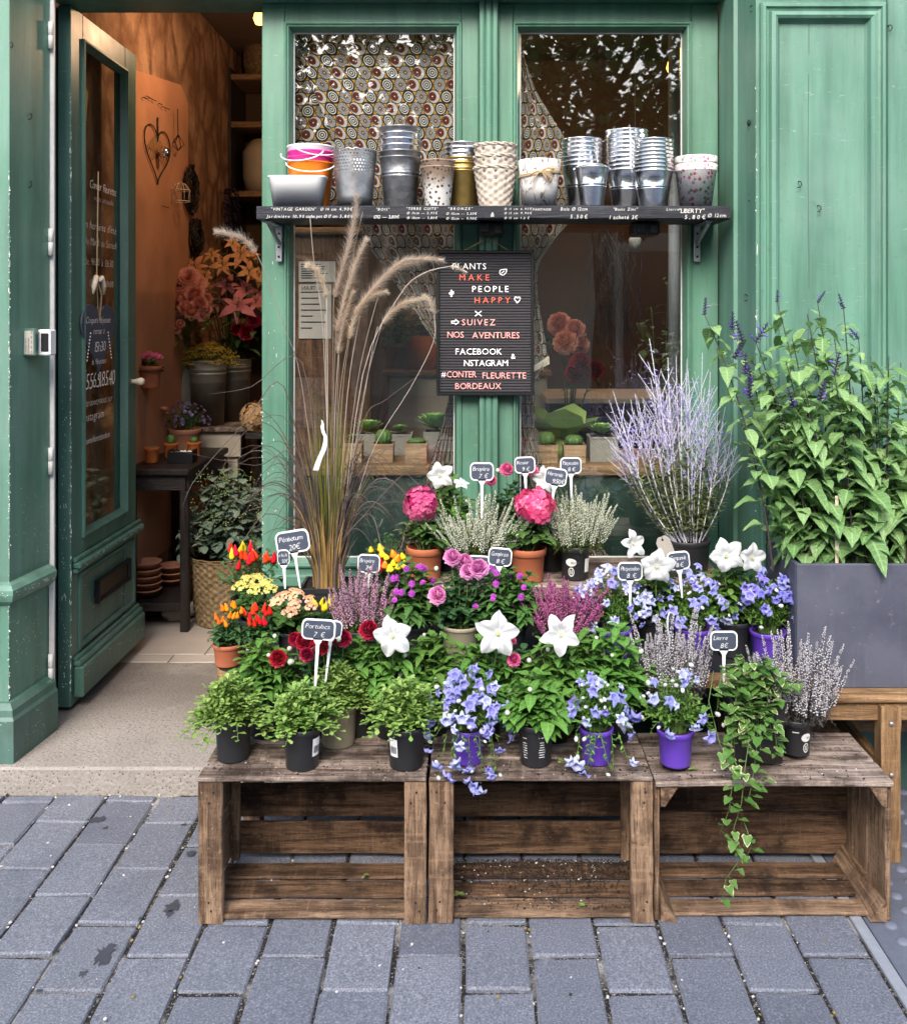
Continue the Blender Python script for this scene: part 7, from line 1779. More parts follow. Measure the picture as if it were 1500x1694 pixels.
co = thing('cream_counter', 'cream shop counter far behind the window succulents', 'counter', (X(760, 4.9), 4.9, .077)); g = MB(); cbox(g, (X(640, 4.9), 4.9, .077), (X(905, 4.9), 5.4, Z(622, 4.9)), .01); obj('front', g, M['cream'], co, True, False)
g = MB(); cbox(g, (X(632, 4.9), 4.86, Z(622, 4.9) + .001), (X(912, 4.9), 5.43, Z(612, 4.9)), .008); obj('counter_top', g, M['pine_x'], co, True, False)
jb = thing('brown_lampshade', 'brown paper lampshade lying on the counter in the left window', 'lampshade', (X(690, 4.6), 5.0, Z(612, 4.9))); g = MB(); lathe(g, [(.05, 0), (.10, .0), (.06, .17), (.058, .17), (.098, .003)], 20); obj('shade', g, M['terra'], jb)
po = thing('grey_pole', 'grey metal pole standing behind the right window', 'pole', (X(1115, 3.95), 3.95, .077)); g = MB(); tube(g, [(0, 0, 0), (0, 0, 3.02)], .024, 14); lathe(g, [(.05, 0), (.05, .01), (.03, .015)], 14); obj('pole', g, m_plain('grey_pole_paint', (.34, .35, .38), .4), po)
mo = thing('hanging_moss', 'beard of dry brown moss hanging behind the right window', 'plant', (X(1012, 4.0), 4.0, Z(610, 4.0))); g = MB(); r = random.Random(3); zt = Z(375, 4.0) - Z(610, 4.0)
for i in range(80):
    p = Vector((r.gauss(0, .038), r.gauss(0, .04), zt - r.uniform(0, .08))); pts = [p]
    for k in range(9): p = p + Vector((r.uniform(-.022, .022), r.uniform(-.022, .022), -zt / 9.5 * r.uniform(.5, 1.0))); pts.append(p)
    tube(g, pts, .0015, 3, 0, r.random(), False)
obj('strands', g, [M['stem_d']], mo)
hp = thing('hanging_pod', 'pale carved seed pod hanging under the shelf behind the right window', 'ornament', P(1050, 418, 3.7)); g = MB(); lathe(g, [(0, 0), (.022, .03), (.026, .052), (.014, .065), (0, .068)], 7); tube(g, [(0, 0, .066), (0, 0, .95)], .0008, 3); obj('pod', g, M['paper'], hp)
def vaseflowers(name, label, px, d, z, vase, mat, heads, cat='bouquet', leaves=30, grp=None, lm='lf_dark', L=.07):
    t = thing(name, label, cat, (X(px, d), d, z), grp); g = MB(); lathe(g, vase, 28); obj('vase', g, mat, t); hv = vase[-1][1] if False else max(v_[1] for v_ in vase); r = random.Random(px)
    g = MB()
    for (fx, fy, fd, me, sc) in heads:
        p = P(fx, fy, fd) - t.location; tube(g, bez(Vector((0, 0, hv * .7)), Vector((p.x * .4, p.y * .3, hv + (p.z - hv) * .6)), p, 6), .003, 5, 1)
        inst('flower', me, t, p, Vector((r.uniform(-.4, .4) + .25 * (p.x > 0), -1, .55 + r.uniform(-.2, .2))), sc, r.uniform(0, 6))
        for k in range(3): a = r.uniform(0, 6.28); leaf(g, p - Vector((0, -.02, .03 + .03 * k)), Vector((cos(a), sin(a), .2)).normalized(), L, L * .3, 'lance', .5, .2, r.random())
    bush(r, g, .13, .10, .24, hv * .9, 16, 6, L * 1.1, L * .4, 'ovate', .4, .002, (-.1, .6)); obj('foliage', g, [M[lm], M['stem_g']], t); return t
vaseflowers('flower_bouquet', 'coral carnations glowing dimly behind the letter board in the right window', 940, 4.4, .55, [(0, 0), (.07, 0), (.09, .28), (.085, .28), (0, .05)], M['zinc_dull'], [(925, 535, 4.35, FM['carn'], 1.2), (950, 545, 4.33, FM['carn'], 1.1), (935, 565, 4.3, FM['carn'], 1.25), (958, 570, 4.32, FM['carn'], 1.0), (960, 600, 4.25, FM['rose_red'], 1.9), (985, 612, 4.25, FM['rose_red'], 1.7), (950, 618, 4.25, FM['rose_red'], 1.7)])
for px_, d_, hh_, m_, lm_, lb_ in ((655, 5.0, .20, 'terra', 'lf_mid', 'green pot plant on the cream counter behind the left window'), (705, 5.05, .26, 'zinc_dull', 'lf_salvia', 'pale leaved pot plant on the cream counter behind the curtain edge'), (872, 5.0, .22, 'terra_old', 'lf_dark', 'dark leaved pot plant at the right end of the cream counter')):
    t = thing('counter_plant', lb_, 'potted plant', (X(px_, d_), d_ + .12, Z(612, 4.9) + .001), 'plants on the cream counter'); add_pot(t, .075, .06, .12, M[m_]); g = MB(); bush(random.Random(px_), g, .15, .12, hh_, .10, 16, 8, .075, .042, 'ovate', .4, .002, (-.2, .7)); obj('foliage', g, [M[lm_], M['stem_g']], t)
lc = thing('low_counter', 'white paper covered low counter behind the right window', 'counter', (.62, 4.6, .077)); g = MB(); cbox(g, (.36, 4.6, .077), (1.05, 5.1, 1.02), .01); obj('body', g, M['dark_x'], lc, True, False); g = MB(); cbox(g, (.34, 4.57, 1.0205), (1.07, 5.12, 1.05), .004); obj('top', g, M['cream'], lc, True, False)
bm = plant('bamboo_plant', 'dim leafy plant beside the grey pole behind the right window', 1095, 4.2, .077, None); add_pot(bm, .12, .09, .30, M['black_pl']); g = MB(); bush(random.Random(2), g, .16, .14, 1.25, .28, 12, 14, .10, .026, 'lance', .5, .003, (-.3, .6)); obj('foliage', g, [M['lf_mid'], M['stem_g']], bm)

# ---------------------------------------------------------------- seen through the open door
tb = thing('black_table', 'narrow black wooden table with turned down edges inside the doorway', 'table', (-1.36, 4.45, .077)); g = MB(); cbox(g, (-1.497, 4.13, .752), (-1.222, 4.82, .781), .006); obj('tabletop', g, M['dark_y'], tb, True, False)
g = MB(); cbox(g, (-1.49, 4.155, .685), (-1.24, 4.175, .7515), .002); cbox(g, (-1.248, 4.176, .685), (-1.232, 4.78, .7515), .002); obj('apron', g, M['dark_x'], tb, True, False)
for x_, y_ in ((-1.262, 4.148), (-1.492, 4.148), (-1.262, 4.77), (-1.492, 4.77)): g = MB(); cbox(g, (x_, y_, .0775), (x_ + .036, y_ + .036, .684), .003); obj('leg', g, M['dark_z'], tb, True, False)
g = MB(); cbox(g, (-1.486, 4.186, .175), (-1.268, 4.765, .192), .003); cbox(g, (-1.455, 4.155, .165), (-1.2625, 4.183, .20), .003); obj('lower_shelf', g, M['dark_y'], tb, True, False)
def tpot(px, py, d, z, w, label, kind, seed, mat='terra_or'):
    t = thing('potted_cactus', label, 'cactus', (X(px, d), d, z), 'little pots on the black table'); rt = w * d / F / 2; add_pot(t, rt, rt * .8, rt * 2.0, M[mat], .2, .003); g = MB(); h = rt * 1.8; r = random.Random(seed)
    if kind: lathe(g, [(0, 0), (rt * .4, .003), (rt * .55, kind * .5), (rt * .4, kind * .9), (0, kind)], 22, (0, 0, h), fn=lambda a, q: 1 + .1 * cos(a * 9), tint=.4)
    for i in range(50): a, q = r.uniform(0, 6.28), r.random(); leaf(g, Vector((rt * .5 * cos(a), rt * .5 * sin(a), h + (kind or .01) * q)), Vector((cos(a), sin(a), r.uniform(0, .8))).normalized(), .009, .0012, 'tiny', 0, 0, .9, 1)
    obj('cactus', g, [M['lf_mid'], M['straw']], t)
tpot(251, 765, 4.31, .782, 25, 'orange pot with a low cactus at the front left of the black table', .008, 1); tpot(283, 757, 4.47, .782, 24, 'orange pot with a finger cactus behind the black tray', .045, 2); tpot(321, 755, 4.50, .782, 24, 'orange pot with a round cactus right of the black tray', .03, 3)
ty = thing('black_tray', 'small black tray of pebbles between the orange cactus pots', 'tray', (X(302, 4.33), 4.33, .782)); g = MB(); w, e, h = .056, .04, .05
for lo, hi in (((-w, -e, 0), (w, e, .005)), ((-w, -e, .0055), (w, -e + .005, h)), ((-w, e - .005, .0055), (w, e, h)), ((-w, -e + .0055, .0055), (-w + .005, e - .0055, h + .008)), ((w - .005, -e + .0055, .0055), (w, e - .0055, h + .008))): cbox(g, lo, hi, .001)
obj('box', g, M['black_met'], ty, smooth=False); g = MB(); r = random.Random(2)
for i in range(24): lathe(g, [(0, -.006), (.007, -.003), (.007, .003), (0, .006)], 7, (r.uniform(-.045, .045), r.uniform(-.03, .03), h - .006))
obj('pebbles', g, M['stone'], ty)
an = thing('aster_pot', 'dusky purple asters in a pale clay pot on the black table', 'potted plant', (X(306, 4.72), 4.72, .782)); add_pot(an, .078, .062, .105, M['terra_old'], .25, .004); g = MB(); r = random.Random(3); tips = bush(r, g, .13, .10, .14, .095, 60, 9, .02, .010, 'ovate', .2, .001, (.1, .9), .1, .2); obj('foliage', g, [M['lf_dark'], M['stem_g']], an)
ast = MB()
for i in range(16): a = 2 * pi * i / 16; leaf(ast, Vector((0, 0, 0)), Vector((cos(a), sin(a), .4)).normalized(), .010, .003, 'lance', .1, .1, r.random())
ast = ast.mesh('aster', [m_leaf('dusky_aster', (.10, .055, .20), (.30, .20, .44))])
for p, q in tips: inst('flower', ast, an, p, q + Vector((0, -.4, .6)), r.uniform(.8, 1.3))
df = thing('dried_flowers', 'dried pinkish flowers in a knobbly brown vase on the black table', 'vase', (X(247, 4.62), 4.62, .782)); g = MB(); lathe(g, [(0, 0), (.03, 0), (.042, .05), (.032, .10), (.036, .115), (.03, .115), (.028, .09)], 22, fn=lambda a, z: 1 + .06 * sin(a * 10) * sin(z * 300)); obj('vase', g, M['wicker'], df); g = MB(); r = random.Random(5)
for i in range(70): a, q = i * 2.4, sqrt(i / 70); e = Vector((.09 * q * cos(a), .07 * q * sin(a), .115 + .13 - .05 * q * q + r.uniform(-.02, .02))); tube(g, [Vector((0, 0, .1)), e], .0008, 3, 1, .5, False); [leaf(g, e, Vector((r.uniform(-1, 1), r.uniform(-1, 1), r.uniform(-.2, 1))).normalized(), .014, .008, 'round', 0, .3, r.random()) for _ in range(4)]
obj('flowers', g, [M['fl_coral'], M['straw']], df)
be = thing('old_bench', 'old pale wooden bench carrying the zinc buckets behind the black table', 'bench', (-1.3, 5.1, .077)); g = MB(); cbox(g, (-1.496, 4.87, .850), (X(408, 4.9), 5.5, .872), .004); obj('top', g, M['oldtop_y'], be, True, False); g = MB(); cbox(g, (-1.49, 4.90, .72), (X(398, 4.9), 4.918, .8495), .003); obj('apron', g, M['cream'], be, True, False)
for y_ in (4.92, 5.44): g = MB(); cbox(g, (X(375, 4.9), y_, .0775), (X(375, 4.9) + .05, y_ + .05, .8494), .003); obj('leg', g, M['cream'], be, True, False)
bk = [(0, .004), (.078, .004), (.08, 0), (.092, .26), (.095, .262), (.095, .27), (.092, .272), (.098, .325), (.102, .328), (.1, .332), (.096, .33), (.08, .03)]
def bucket(px, d, label): g = MB(); lathe(g, bk, 32); o = link('zinc_bucket', g.mesh('zinc_bucket', M['zinc_dull']), None, (X(px, d), d, .873)); return tag(o, label, 'bucket', 'zinc buckets on the bench')
bucket(344, 5.0, 'tall dull zinc bucket holding the ochre yarrow'); bucket(386, 5.22, 'dull zinc bucket half behind the yarrow bucket')
cn = thing('milk_can', 'grey zinc milk can with sloping shoulders on the old bench', 'can', (X(290, 5.03), 5.03, .873)); g = MB(); lathe(g, [(0, 0), (.105, 0), (.107, .01), (.112, .20), (.10, .25), (.062, .33), (.058, .345), (.060, .40), (.068, .415), (.065, .42), (.054, .40)], 34); obj('body', g, M['zinc_dull'], cn)
ya = thing('yarrow', 'flat dome of ochre yellow yarrow in the zinc bucket', 'flowers', (X(344, 5.0), 5.0, 1.16)); g = MB(); r = random.Random(9)
for i in range(70):
    a, q = i * 2.4, sqrt((i + .5) / 70); c = Vector((.155 * q * cos(a), .12 * q * sin(a), .13 - .10 * q * q + r.uniform(-.012, .012))); tube(g, [Vector((.02 * cos(a), .02 * sin(a), -.05)), c], .0014, 3, 1, .3, False)
    for k in range(30): v = Vector((r.gauss(0, .016), r.gauss(0, .014), r.gauss(0, .005))); s = r.uniform(.0025, .0045); p = c + v; g.add([p + Vector((s, 0, 0)), p + Vector((0, s, 0)), p - Vector((s, 0, 0)), p - Vector((0, s, 0)), p + Vector((0, -s * .6, s))], [[0, 1, 4], [1, 2, 4], [2, 3, 4], [3, 0, 4]], 0, r.random())
obj('flower_heads', g, [M['fl_gold'], M['stem_g']], ya)
# big bouquet of lilies, chrysanthemums and carnations
def lily_me(mat, R=.09):
    g = MB(); r = random.Random(4)
    for i in range(6):
        a = i * pi / 3; R_ = R * (1 if i % 2 else .9); d = Vector((cos(a), sin(a), .75)).normalized(); leaf(g, Vector((0, 0, -.02)), d, R_ * 1.15, R_ * (.42 if i % 2 else .30), 'lance', .62, .3, .3 + .5 * r.random())
    for i in range(6): a = i * pi / 3 + .3; e = Vector((.018 * cos(a), .018 * sin(a), .05)); tube(g, [Vector((0, 0, 0)), e], .0012, 4, 1, .5); tube(g, [e - Vector((.005, 0, 0)), e + Vector((.005, 0, .002))], .002, 5, 2, .3)
    return g.mesh('lily', [mat, M['stem_g'], M['terra']])
LP_, LO_ = lily_me(M['fl_lily'], .105), lily_me(M['fl_lilyo'], .085)
g = MB(); r = random.Random(6)
for k in range(5):
    for i in range(16 + 3 * k): a = i * 2 * pi / (16 + 3 * k) + k; ev = 1.2 - .30 * k; leaf(g, Vector((0, 0, 0)), Vector((cos(a) * cos(ev), sin(a) * cos(ev), sin(ev))), .05 * (.55 + .13 * k), .010, 'obov', -.15, .5, min(1, .35 + .12 * k + r.uniform(-.2, .2)))
CHR = g.mesh('chrysanthemum', [M['fl_coral']])
vs_ = [(0, 0), (.06, 0), (.075, .1), (.06, .22), (.05, .3), (.055, .31), (.045, .3), (0, .02)]
vaseflowers('lily_bouquet', 'big bouquet of pink and orange lilies inside the doorway', 375, 5.25, .873, vs_, M['iron'], [(393, 505, 4.95, LP_, 1.15), (424, 498, 5.0, LP_, .95), (322, 440, 5.05, LO_, 1.05), (368, 437, 5.0, LO_, 1.0), (398, 420, 5.05, LO_, 1.1), (412, 448, 5.0, LO_, .95), (350, 420, 5.1, LO_, .8), (428, 455, 5.05, LO_, .9), (408, 550, 5.0, FM['rose_red'], 1.6), (392, 545, 5.02, FM['rose_red'], 1.3), (420, 530, 5.0, FM['rose_red'], 1.4), (338, 455, 5.1, LO_, .85), (376, 470, 5.05, LP_, .8), (345, 478, 5.1, LO_, .75), (408, 478, 5.02, LP_, .8), (415, 420, 5.1, LO_, .8), (300, 432, 5.12, LO_, .8), (360, 500, 5.1, LP_, .7), (385, 400, 5.12, LO_, .7)], 'bouquet', 40, None, 'lf_dark', .11)
vaseflowers('carnation_bouquet', 'coral chrysanthemums and carnations standing in the zinc milk can', 290, 5.04, .90, [(0, 0), (.02, 0), (.03, .35), (.02, .35)], M['iron'], [(250, 468, 4.92, CHR, 1.25), (281, 478, 4.9, CHR, 1.3), (312, 460, 4.9, CHR, 1.2), (266, 462, 5.0, CHR, 1.0), (300, 496, 4.86, FM['carn'], 1.05), (322, 487, 4.86, FM['carn'], 1.1), (330, 503, 4.84, FM['carn'], 1.0), (318, 515, 4.83, FM['carn'], .95), (342, 512, 4.86, FM['carn'], .6), (283, 525, 4.85, FM['carn'], .55), (290, 545, 4.83, FM['carn'], .6), (276, 540, 4.84, FM['carn'], .55), (298, 535, 4.83, FM['carn'], .5), (238, 460, 4.95, CHR, 1.1), (295, 472, 4.88, CHR, 1.2), (270, 485, 4.9, CHR, 1.1), (308, 508, 4.83, FM['carn'], .9), (335, 520, 4.85, FM['carn'], .8), (298, 512, 4.86, FM['carn'], .8), (258, 478, 4.93, CHR, 1.1), (326, 470, 4.92, CHR, 1.0), (340, 495, 4.88, FM['carn'], .8)], 'bouquet', 20, None, 'lf_mid', .07)
hg = thing('wall_planter', 'terracotta pot of pink kalanchoe in an iron bracket by the side wall', 'potted plant', (X(247, 4.36), 4.36, Z(641, 4.36))); add_pot(hg, .058, .042, .098, M['terra'], .2, .004); g = MB(); r = random.Random(3); bush(r, g, .055, .05, .05, .085, 10, 4, .035, .024, 'round', .3, .002, (0, .6)); obj('foliage', g, [M['lf_dark'], M['stem_g']], hg)
for x_, z_ in ((-.03, .145), (.0, .155), (.03, .148), (.045, .14), (-.015, .14)): inst('flower_cluster', FM['kal_r'], hg, Vector((x_, -.01, z_)), Vector((x_ * 3, -.6, 1)), .75)
g = MB(); tube(g, [Vector((.062 * cos(a), .062 * sin(a), .075)) for a in [2 * pi * i / 24 for i in range(25)]], .003, 6, cap=False); wx = -1.4975 - hg.location.x; cbox(g, (wx, -.012, .07), (-.060, .012, .078), .002); cbox(g, (wx, -.014, .0), (wx + .006, .014, .12), .001); obj('bracket', g, M['iron'], hg)
kn = MB(); p = P(234, 631, 3.90); lathe(kn, [(0, 0), (.010, .0), (.008, .012), (.014, .03), (.016, .042), (.010, .052), (0, .053)], 18, (0, 0, 0), 0, .5, Matrix.Translation((DX + .001, 3.90, p.z)) @ Matrix.Rotation(radians(90), 4, 'Y')); obj('handle', kn, M['cream'], door, True)
# saucers, stone, basket of eucalyptus, dried hydrangea
me_s = MB(); lathe(me_s, [(0, .003), (.048, .003), (.05, 0), (.060, .026), (.064, .027), (.064, .034), (.060, .034), (.05, .006), (0, .006)], 32); me_s = me_s.mesh('clay_saucer', M['terra_old'])
for i in range(5): o = link('clay_saucer', me_s, None, (X(243, 4.30), 4.30, .193 + .030 * i)); tag(o, ['clay saucer at the bottom of the taller stack under the black table', 'clay saucer second from the bottom of the taller stack', 'clay saucer in the middle of the taller stack under the table', 'clay saucer second from the top of the taller stack', 'clay saucer topmost of the taller stack under the black table'][i], 'saucer', 'clay saucers under the table')
for i in range(3): o = link('clay_saucer', me_s, None, (X(285, 4.48), 4.48, .193 + .030 * i)); o.scale = (.95,) * 3; tag(o, ['clay saucer lowest of the shorter stack near the table leg', 'clay saucer in the middle of the shorter stack near the table leg', 'clay saucer topmost of the shorter stack near the table leg'][i], 'saucer', 'clay saucers under the table')
g = MB(); r = random.Random(8)
lathe(g, [(0, 0), (.11, .01), (.12, .06), (.10, .12), (.06, .158), (0, .165)], 22, fn=lambda a, z: 1 + .14 * sin(a * 3 + z * 20) + .08 * sin(a * 7 + z * 50)); o = link('white_stone', g.mesh('white_stone', M['stone']), None, (X(290, 4.32), 4.36, .079)); o.scale = (.72, .62, .55); tag(o, 'rough whitish stone on the floor under the black table', 'stone')
bs = thing('wicker_basket', 'round brown wicker basket on the tiled floor behind the pepper plants', 'basket', (X(376, 4.32), 4.32, .079)); obj_me = basket_me('weave', .165, .135, .30, M['wicker'], 20, 44, .030, 2, 132); link('weave', obj_me, bs)
ec = thing('eucalyptus', 'grey green eucalyptus branches filling the wicker basket', 'branches', (X(376, 4.32), 4.32, .33)); g = MB(); r = random.Random(12)
bush(r, g, .25, .15, .44, .0, 48, 13, .074, .060, 'round', .3, .002, (-.7, .7), .08, .05); obj('foliage', g, [M['lf_euca'], M['stem_g']], ec); g = MB()
for i in range(26):
    c = Vector((r.uniform(-.15, .2), r.uniform(-.16, -.02), r.uniform(.12, .42)))
    for k in range(14): p = c + Vector((r.gauss(0, .016), r.gauss(0, .01), r.gauss(0, .018))); s = .0035; g.add([p + Vector((s, 0, 0)), p + Vector((0, -s, 0)), p - Vector((s, 0, 0)), p + Vector((0, 0, s)), p - Vector((0, 0, s))], [[0, 1, 3], [1, 2, 3], [1, 0, 4], [2, 1, 4]], 0, r.random())
o = obj('seeds', g, [M['lf_grey']], ec); o['kind'] = 'stuff'
dh = thing('dried_hydrangea', 'ball of dried tan hydrangea beside the green window post inside', 'flowers', (X(428, 4.75), 4.75, .873)); g = MB(); tube(g, [(0, 0, 0), (.005, 0, .03)], .004, 5); obj('stem', g, M['straw'], dh); inst('flower_head', head_me('hydrangea_head', .085, [M['fl_dried'], M['straw']], 3, 110, .27, 1), dh, Vector((0, 0, .055)), Vector((0, -.2, 1)))
sb2 = thing('side_stand', 'small dark stand under the dried hydrangea inside the doorway', 'stand', (X(440, 4.8), 4.8, .079)); g = MB(); cbox(g, (X(412, 4.75), 4.66, .84), (X(470, 4.75), 4.95, .872), .004); obj('top', g, M['dark_x'], sb2, True, False)
for x_ in (X(414, 4.75), X(464, 4.75)): g = MB(); cbox(g, (x_, 4.90, .0795), (x_ + .03, 4.93, .8395), .003); obj('leg', g, M['dark_z'], sb2, True, False)

# ---------------------------------------------------------------- ornaments hung on the side wall
WX = -1.485
W = lambda px, py: Vector((WX, -WX * F / (CX - px), Z(py, -WX * F / (CX - px))))
def onwall(name, label, cat, px, py, grp=None): return thing(name, label, cat, W(px, py), grp)
ht = onwall('wire_heart', 'large heart of dark wire and mesh hung on the orange wall', 'ornament', 261, 312); c = W(261, 250) - ht.location; g = MB()
hp_ = [Vector((0, .175 * 1.06 * sin(a) ** 3, .155 * (13 * cos(a) - 5 * cos(2 * a) - 2 * cos(3 * a) - cos(4 * a)) / 17 + .0)) for a in [2 * pi * i / 40 for i in range(41)]]
tube(g, [c + p for p in hp_], .003, 6); tube(g, [c + Vector((0, 0, .07)), c + Vector((0, 0, .16))], .004, 5); obj('wire', g, M['iron'], ht); g = MB()
for i in range(-6, 7):
    for q in ((1), (-1)): a = c + Vector((-.002, .025 * i, .09 - .015 * abs(i))); b = c + Vector((-.002, max(-.15, min(.15, .025 * i + q * .09)), -.06 + .01 * abs(i))); tube(g, [a, b], .0012, 3)
obj('mesh', g, M['straw'], ht)
g = MB(); lathe(g, [(0, -.028), (.02, -.02), (.028, 0), (.02, .02), (0, .028)], 16); gb = obj('ball', g, M['zinc'], ht); gb.location = c + Vector((.03, 0, -.005))
def wreath(px, py, ry, rz, label, seed):
    t = onwall('wreath', label, 'wreath', px, py, 'twig wreaths on the wall'); g = MB(); r = random.Random(seed)
    for k in range(26):
        ph = r.uniform(0, 6.28); e = r.uniform(.8, 1.0); sq = r.uniform(.5, 1.1); tube(g, [Vector((r.uniform(0, .03), ry * e * cos(a + ph) * (.75 + .2 * sin(2 * a)), rz * e * sin(a + ph) * sq)) for a in [2 * pi * .8 * i / 16 for i in range(17)]], r.uniform(.003, .005), 4)
    obj('twigs', g, M['iron'] if seed > 1 else M['wicker'], t)
wreath(312, 313, .12, .125, 'oval brown twig wreath on the wall right of the birdcage', 2); wreath(322, 392, .10, .10, 'smaller dark twig wreath just above the lilies', 3)
dk = onwall('dark_garland', 'black bushy garland hanging on the wall above the bouquet', 'garland', 368, 365); g = MB(); r = random.Random(2)
for i in range(420): a = r.uniform(0, 6.28); z_ = r.uniform(-.24, .2); q = .10 * sqrt(max(.05, 1 - (z_ / .25) ** 2)); p = Vector((.04 + .03 * cos(a), q * sin(a) * r.random() ** .4, z_)); leaf(g, p, Vector((r.uniform(.2, 1), sin(a), r.uniform(-.6, .6))).normalized(), .05, .012, 'lance', .4, .2, r.random())
obj('leaves', g, [M['fl_navy']], dk)
bc = onwall('wire_birdcage', 'tiny pale wire birdcage hung on the orange wall', 'ornament', 289, 333); g = MB(); 
for k in range(7): a = 2 * pi * k / 7; tube(g, [Vector((.045 * cos(a) + .03, .045 * sin(a), 0)), Vector((.045 * cos(a) + .03, .045 * sin(a), .055)), Vector((.03 + .025 * cos(a), .025 * sin(a), .085)), Vector((.03, 0, .095))], .0022, 4)
for z_ in (0, .055): tube(g, [Vector((.045 * cos(a) + .03, .045 * sin(a), z_)) for a in [2 * pi * i / 16 for i in range(17)]], .003, 4)
obj('wires', g, M['cream'], bc)
wp = onwall('wire_pendant', 'hanging wire lozenge pendant right of the wire heart', 'ornament', 288, 247); g = MB(); tube(g, [(0.02, 0, .06), (.02, -.01, .2)], .0025, 4)
for k in range(4): a = pi / 2 * k; tube(g, [Vector((.02, 0, .075)), Vector((.02 + .03 * cos(a), .045 * sin(a), .025)), Vector((.02, 0, -.005))], .0025, 4)
obj('wires', g, M['iron'], wp)
nl = onwall('nail_rail', 'row of short black nails above the wire heart', 'nails', 262, 176); g = MB()
for px, py in ((236, 160), (241, 158), (246, 161), (252, 164), (262, 170), (267, 175), (274, 178), (268, 340), (274, 342)): p = W(px, py) - nl.location; tube(g, [p, p + Vector((.01, .028, -.002))], .0022, 4)
obj('nails', g, M['iron'], nl)
# back shelves half seen beside the window post
su = thing('back_shelves', 'dark wooden shelves with cloth bundles at the back of the shop', 'shelves', (-1.25, 5.9, .079)); 
for zz in (Z(320, 5.9), Z(205, 5.9), Z(126, 5.9), 1.4): g = MB(); cbox(g, (-1.49, 5.9, zz - .018), (-1.0, 6.28, zz + .018), .004); obj('board', g, M['pine_x'], su, True, False)
for x_ in (-1.494, -.998): g = MB(); cbox(g, (x_ - .012, 5.895, .08), (x_ + .012, 6.285, 2.95), .003); obj('upright', g, M['dark_z'], su, True, False)
for zz, h_, lb_ in ((Z(320, 5.9), .34, 'pale quilted bundle on the lower back shelf'), (Z(126, 5.9), .30, 'dark knitted bundle on the upper back shelf')):
    g = MB(); lathe(g, [(0, 0), (.15, .005), (.17, h_ * .3), (.17, h_ * .75), (.12, h_ * .97), (0, h_)], 24, fn=lambda a, z: 1 + .03 * sin(a * 8) * sin(z * 60)); o = link('cloth_bundle', g.mesh('cloth_bundle', M['wicker'] if h_ < .32 else M['cream']), None, (-1.28, 6.08, zz + .019)); tag(o, lb_, 'bundle', 'bundles on the back shelves')

# heart slate hung on the door glass
hs = thing('heart_slate', 'black heart shaped slate with white handwriting hung on the door glass', 'sign', (DX + .004, 3.545, Z(622, 3.55))); g = MB(); c = Vector((0, 0, .158)); n = 40
hp_ = [c + Vector((0, .158 * sin(a) ** 3, .150 * (13 * cos(a) - 5 * cos(2 * a) - 2 * cos(3 * a) - cos(4 * a)) / 17)) for a in [2 * pi * i / n for i in range(n)]]
vs = [p + Vector((.006, 0, 0)) for p in hp_] + hp_ + [c + Vector((.006, 0, 0))]
g.add(vs, [[2 * n, i, (i + 1) % n] for i in range(n)] + [[i, (i + 1) % n, n + (i + 1) % n, n + i] for i in range(n)]); obj('slate', g, M['slate'], hs, smooth=False)
g = MB(); r = random.Random(3); hm = lambda y_, z_: (lambda a, b: Vector((.0072, y_ + a, z_ + b)))
for s, y_, z_, sz, w_ in [('Coupure déjeuner', -.125, .195, .034, .25), ('retour à', -.055, .155, .034, .11), ('15h30', -.045, .09, .055, .11), ('la fleuriste', -.07, .045, .03, .14), ('=.:.=', -.03, .245, .02, .07), ('&', -.012, -.005, .03, None)]:
    g = MB(); text(g, s, hm(y_, z_), sz, w_, shear=.2, jit=.1, rng=r); obj('lettering', g, M['chalk'], hs)
for q in (-1, 1):
    g = MB()
    for k in range(9): cbox(g, (.0068, q * (.115 - .004 * k) - .004, .06 + .012 * k), (.0076, q * (.115 - .004 * k) + .004, .066 + .012 * k), .0003)
    obj('chalk_laurel', g, M['chalk'], hs)
g = MB(); tube(g, [Vector((.004, 0, .20)), Vector((.004, -.02, .34)), Vector((.004, -.005, .75))], .0022, 5); tube(g, [Vector((.006, .0, .20)), Vector((.006, .02, .30)), Vector((.006, -.02, .35))], .004, 5); obj('ribbon', g, M['string'], hs)
for q in (-1, 1): g = MB(); tube(g, [Vector((.008, -.02, .345)), Vector((.012, -.02 + q * .025, .36)), Vector((.012, -.02 + q * .045, .33)), Vector((.010, -.02 + q * .05, .30))], [.006, .011, .010, .004], 8); obj('bow', g, M['cream'], hs)
yb = thing('yellow_pennant', 'faded yellow cloth pennant behind the door glass', 'pennant', (DX - .06, 3.55, Z(240, 3.55))); g = MB(); g.add([Vector(p) for p in ((0, -.10, .26), (.004, .06, .21), (.002, .03, .02), (0, -.04, -.02))], [[0, 1, 2, 3]]); obj('cloth', g, m_plain('faded_yellow_cloth', (.42, .29, .07), .9), yb)

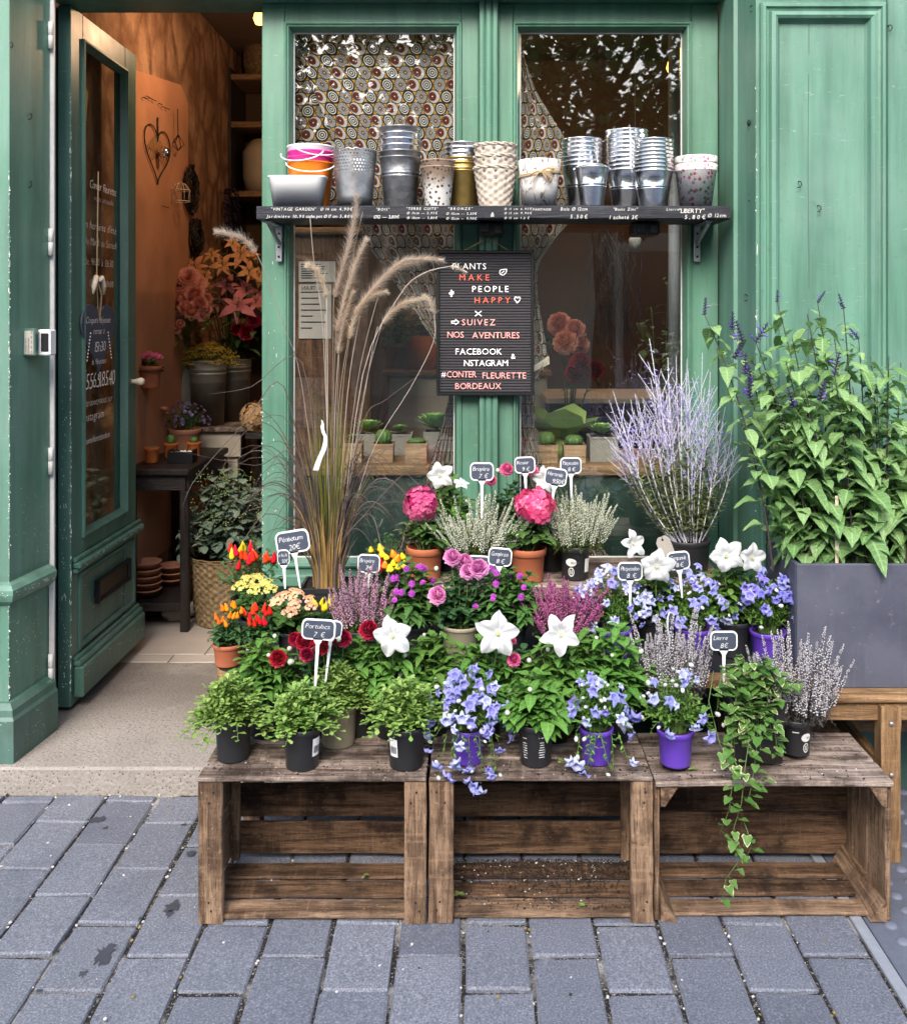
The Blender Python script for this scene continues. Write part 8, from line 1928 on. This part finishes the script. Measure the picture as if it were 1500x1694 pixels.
# ---------------------------------------------------------------- lit lamps inside
m_b = NT('lit_bulb'); m_b = m_b.done(m_b.n('ShaderNodeEmission', Color=(1, .36, .06, 1), Strength=3.2).outputs[0])
def lamp(px, py, d, label, power, cord=True):
    t = thing('hanging_lamp', label, 'lamp', P(px, py, d), 'lit lamps inside the shop'); g = MB(); lathe(g, [(0, -.042), (.020, -.036), (.030, -.012), (.022, .018), (.013, .035), (0, .036)], 16); obj('bulb', g, m_b, t)
    g = MB(); lathe(g, [(.014, .034), (.016, .038), (.016, .07), (.006, .078), (0, .08)], 12); obj('socket', g, M['iron'], t)
    zc = 3.10 - t.location.z; g = MB(); tube(g, [(0, 0, .078), (0, 0, max(.1, zc))], .003, 5); obj('cord', g, M['iron'], t)
    if power:
        l = bpy.data.lights.new('lamp_light', 'POINT'); l.energy = power; l.color = (1, .62, .36); l.shadow_soft_size = .05; o = bpy.data.objects.new('lamp_light', l); COL.objects.link(o); o.parent = t; o.location = (0, 0, -.09)
lamp(430, 26, 4.35, 'glowing amber bulb half hidden by the window post at the top of the doorway', 6.5)
lamp(1126, 92, 4.55, 'middle of three small amber lamps at the top of the right window', 4)
lamp(1112, 108, 4.75, 'lowest of three small amber lamps at the top of the right window', 0)
lamp(1136, 76, 4.4, 'highest of three small amber lamps, at the edge of the right window', 5)

# ---------------------------------------------------------------- plane trees opposite, mirrored in the panes
def tree(x, y, seed, label):
    t = thing('street_tree', label, 'tree', (x, y, 0), 'trees across the street'); r = random.Random(seed); g = MB(); tube(g, [(0, 0, -.03), (.05, 0, 1.5), (-.05, .1, 3.2), (0, 0, 5)], [.17, .14, .12, .05], 10)
    for k in range(9): a = k * 2.4; tube(g, [Vector((0, 0, 2.6 + .2 * k)), Vector((1.0 * cos(a), 1.0 * sin(a), 3.6 + .25 * k)), Vector((1.7 * cos(a), 1.7 * sin(a), 4.0 + .3 * k))], [.07, .04, .015], 6)
    obj('trunk', g, M['wood_z'], t); g = MB()
    for c in range(120):
        a = c * 2.4; q = 2.7 * sqrt(r.random()); ce = Vector((q * cos(a), q * sin(a) * .8, 2.9 + 4.2 * r.random() * (1 - q / 4.2) + .3))
        for k in range(60): p = ce + Vector((r.gauss(0, .34), r.gauss(0, .34), r.gauss(0, .26))); leaf(g, p, Vector((r.uniform(-1, 1), r.uniform(-1, 1), r.uniform(-.8, .3))).normalized(), .16, .13, 'tiny', .2, .2, r.random())
    obj('crown', g, [M['lf_mid']], t)
tree(1.7, -6.2, 1, 'plane tree across the street mirrored in the right window'); tree(-1.9, -6.9, 2, 'plane tree across the street mirrored towards the door side')
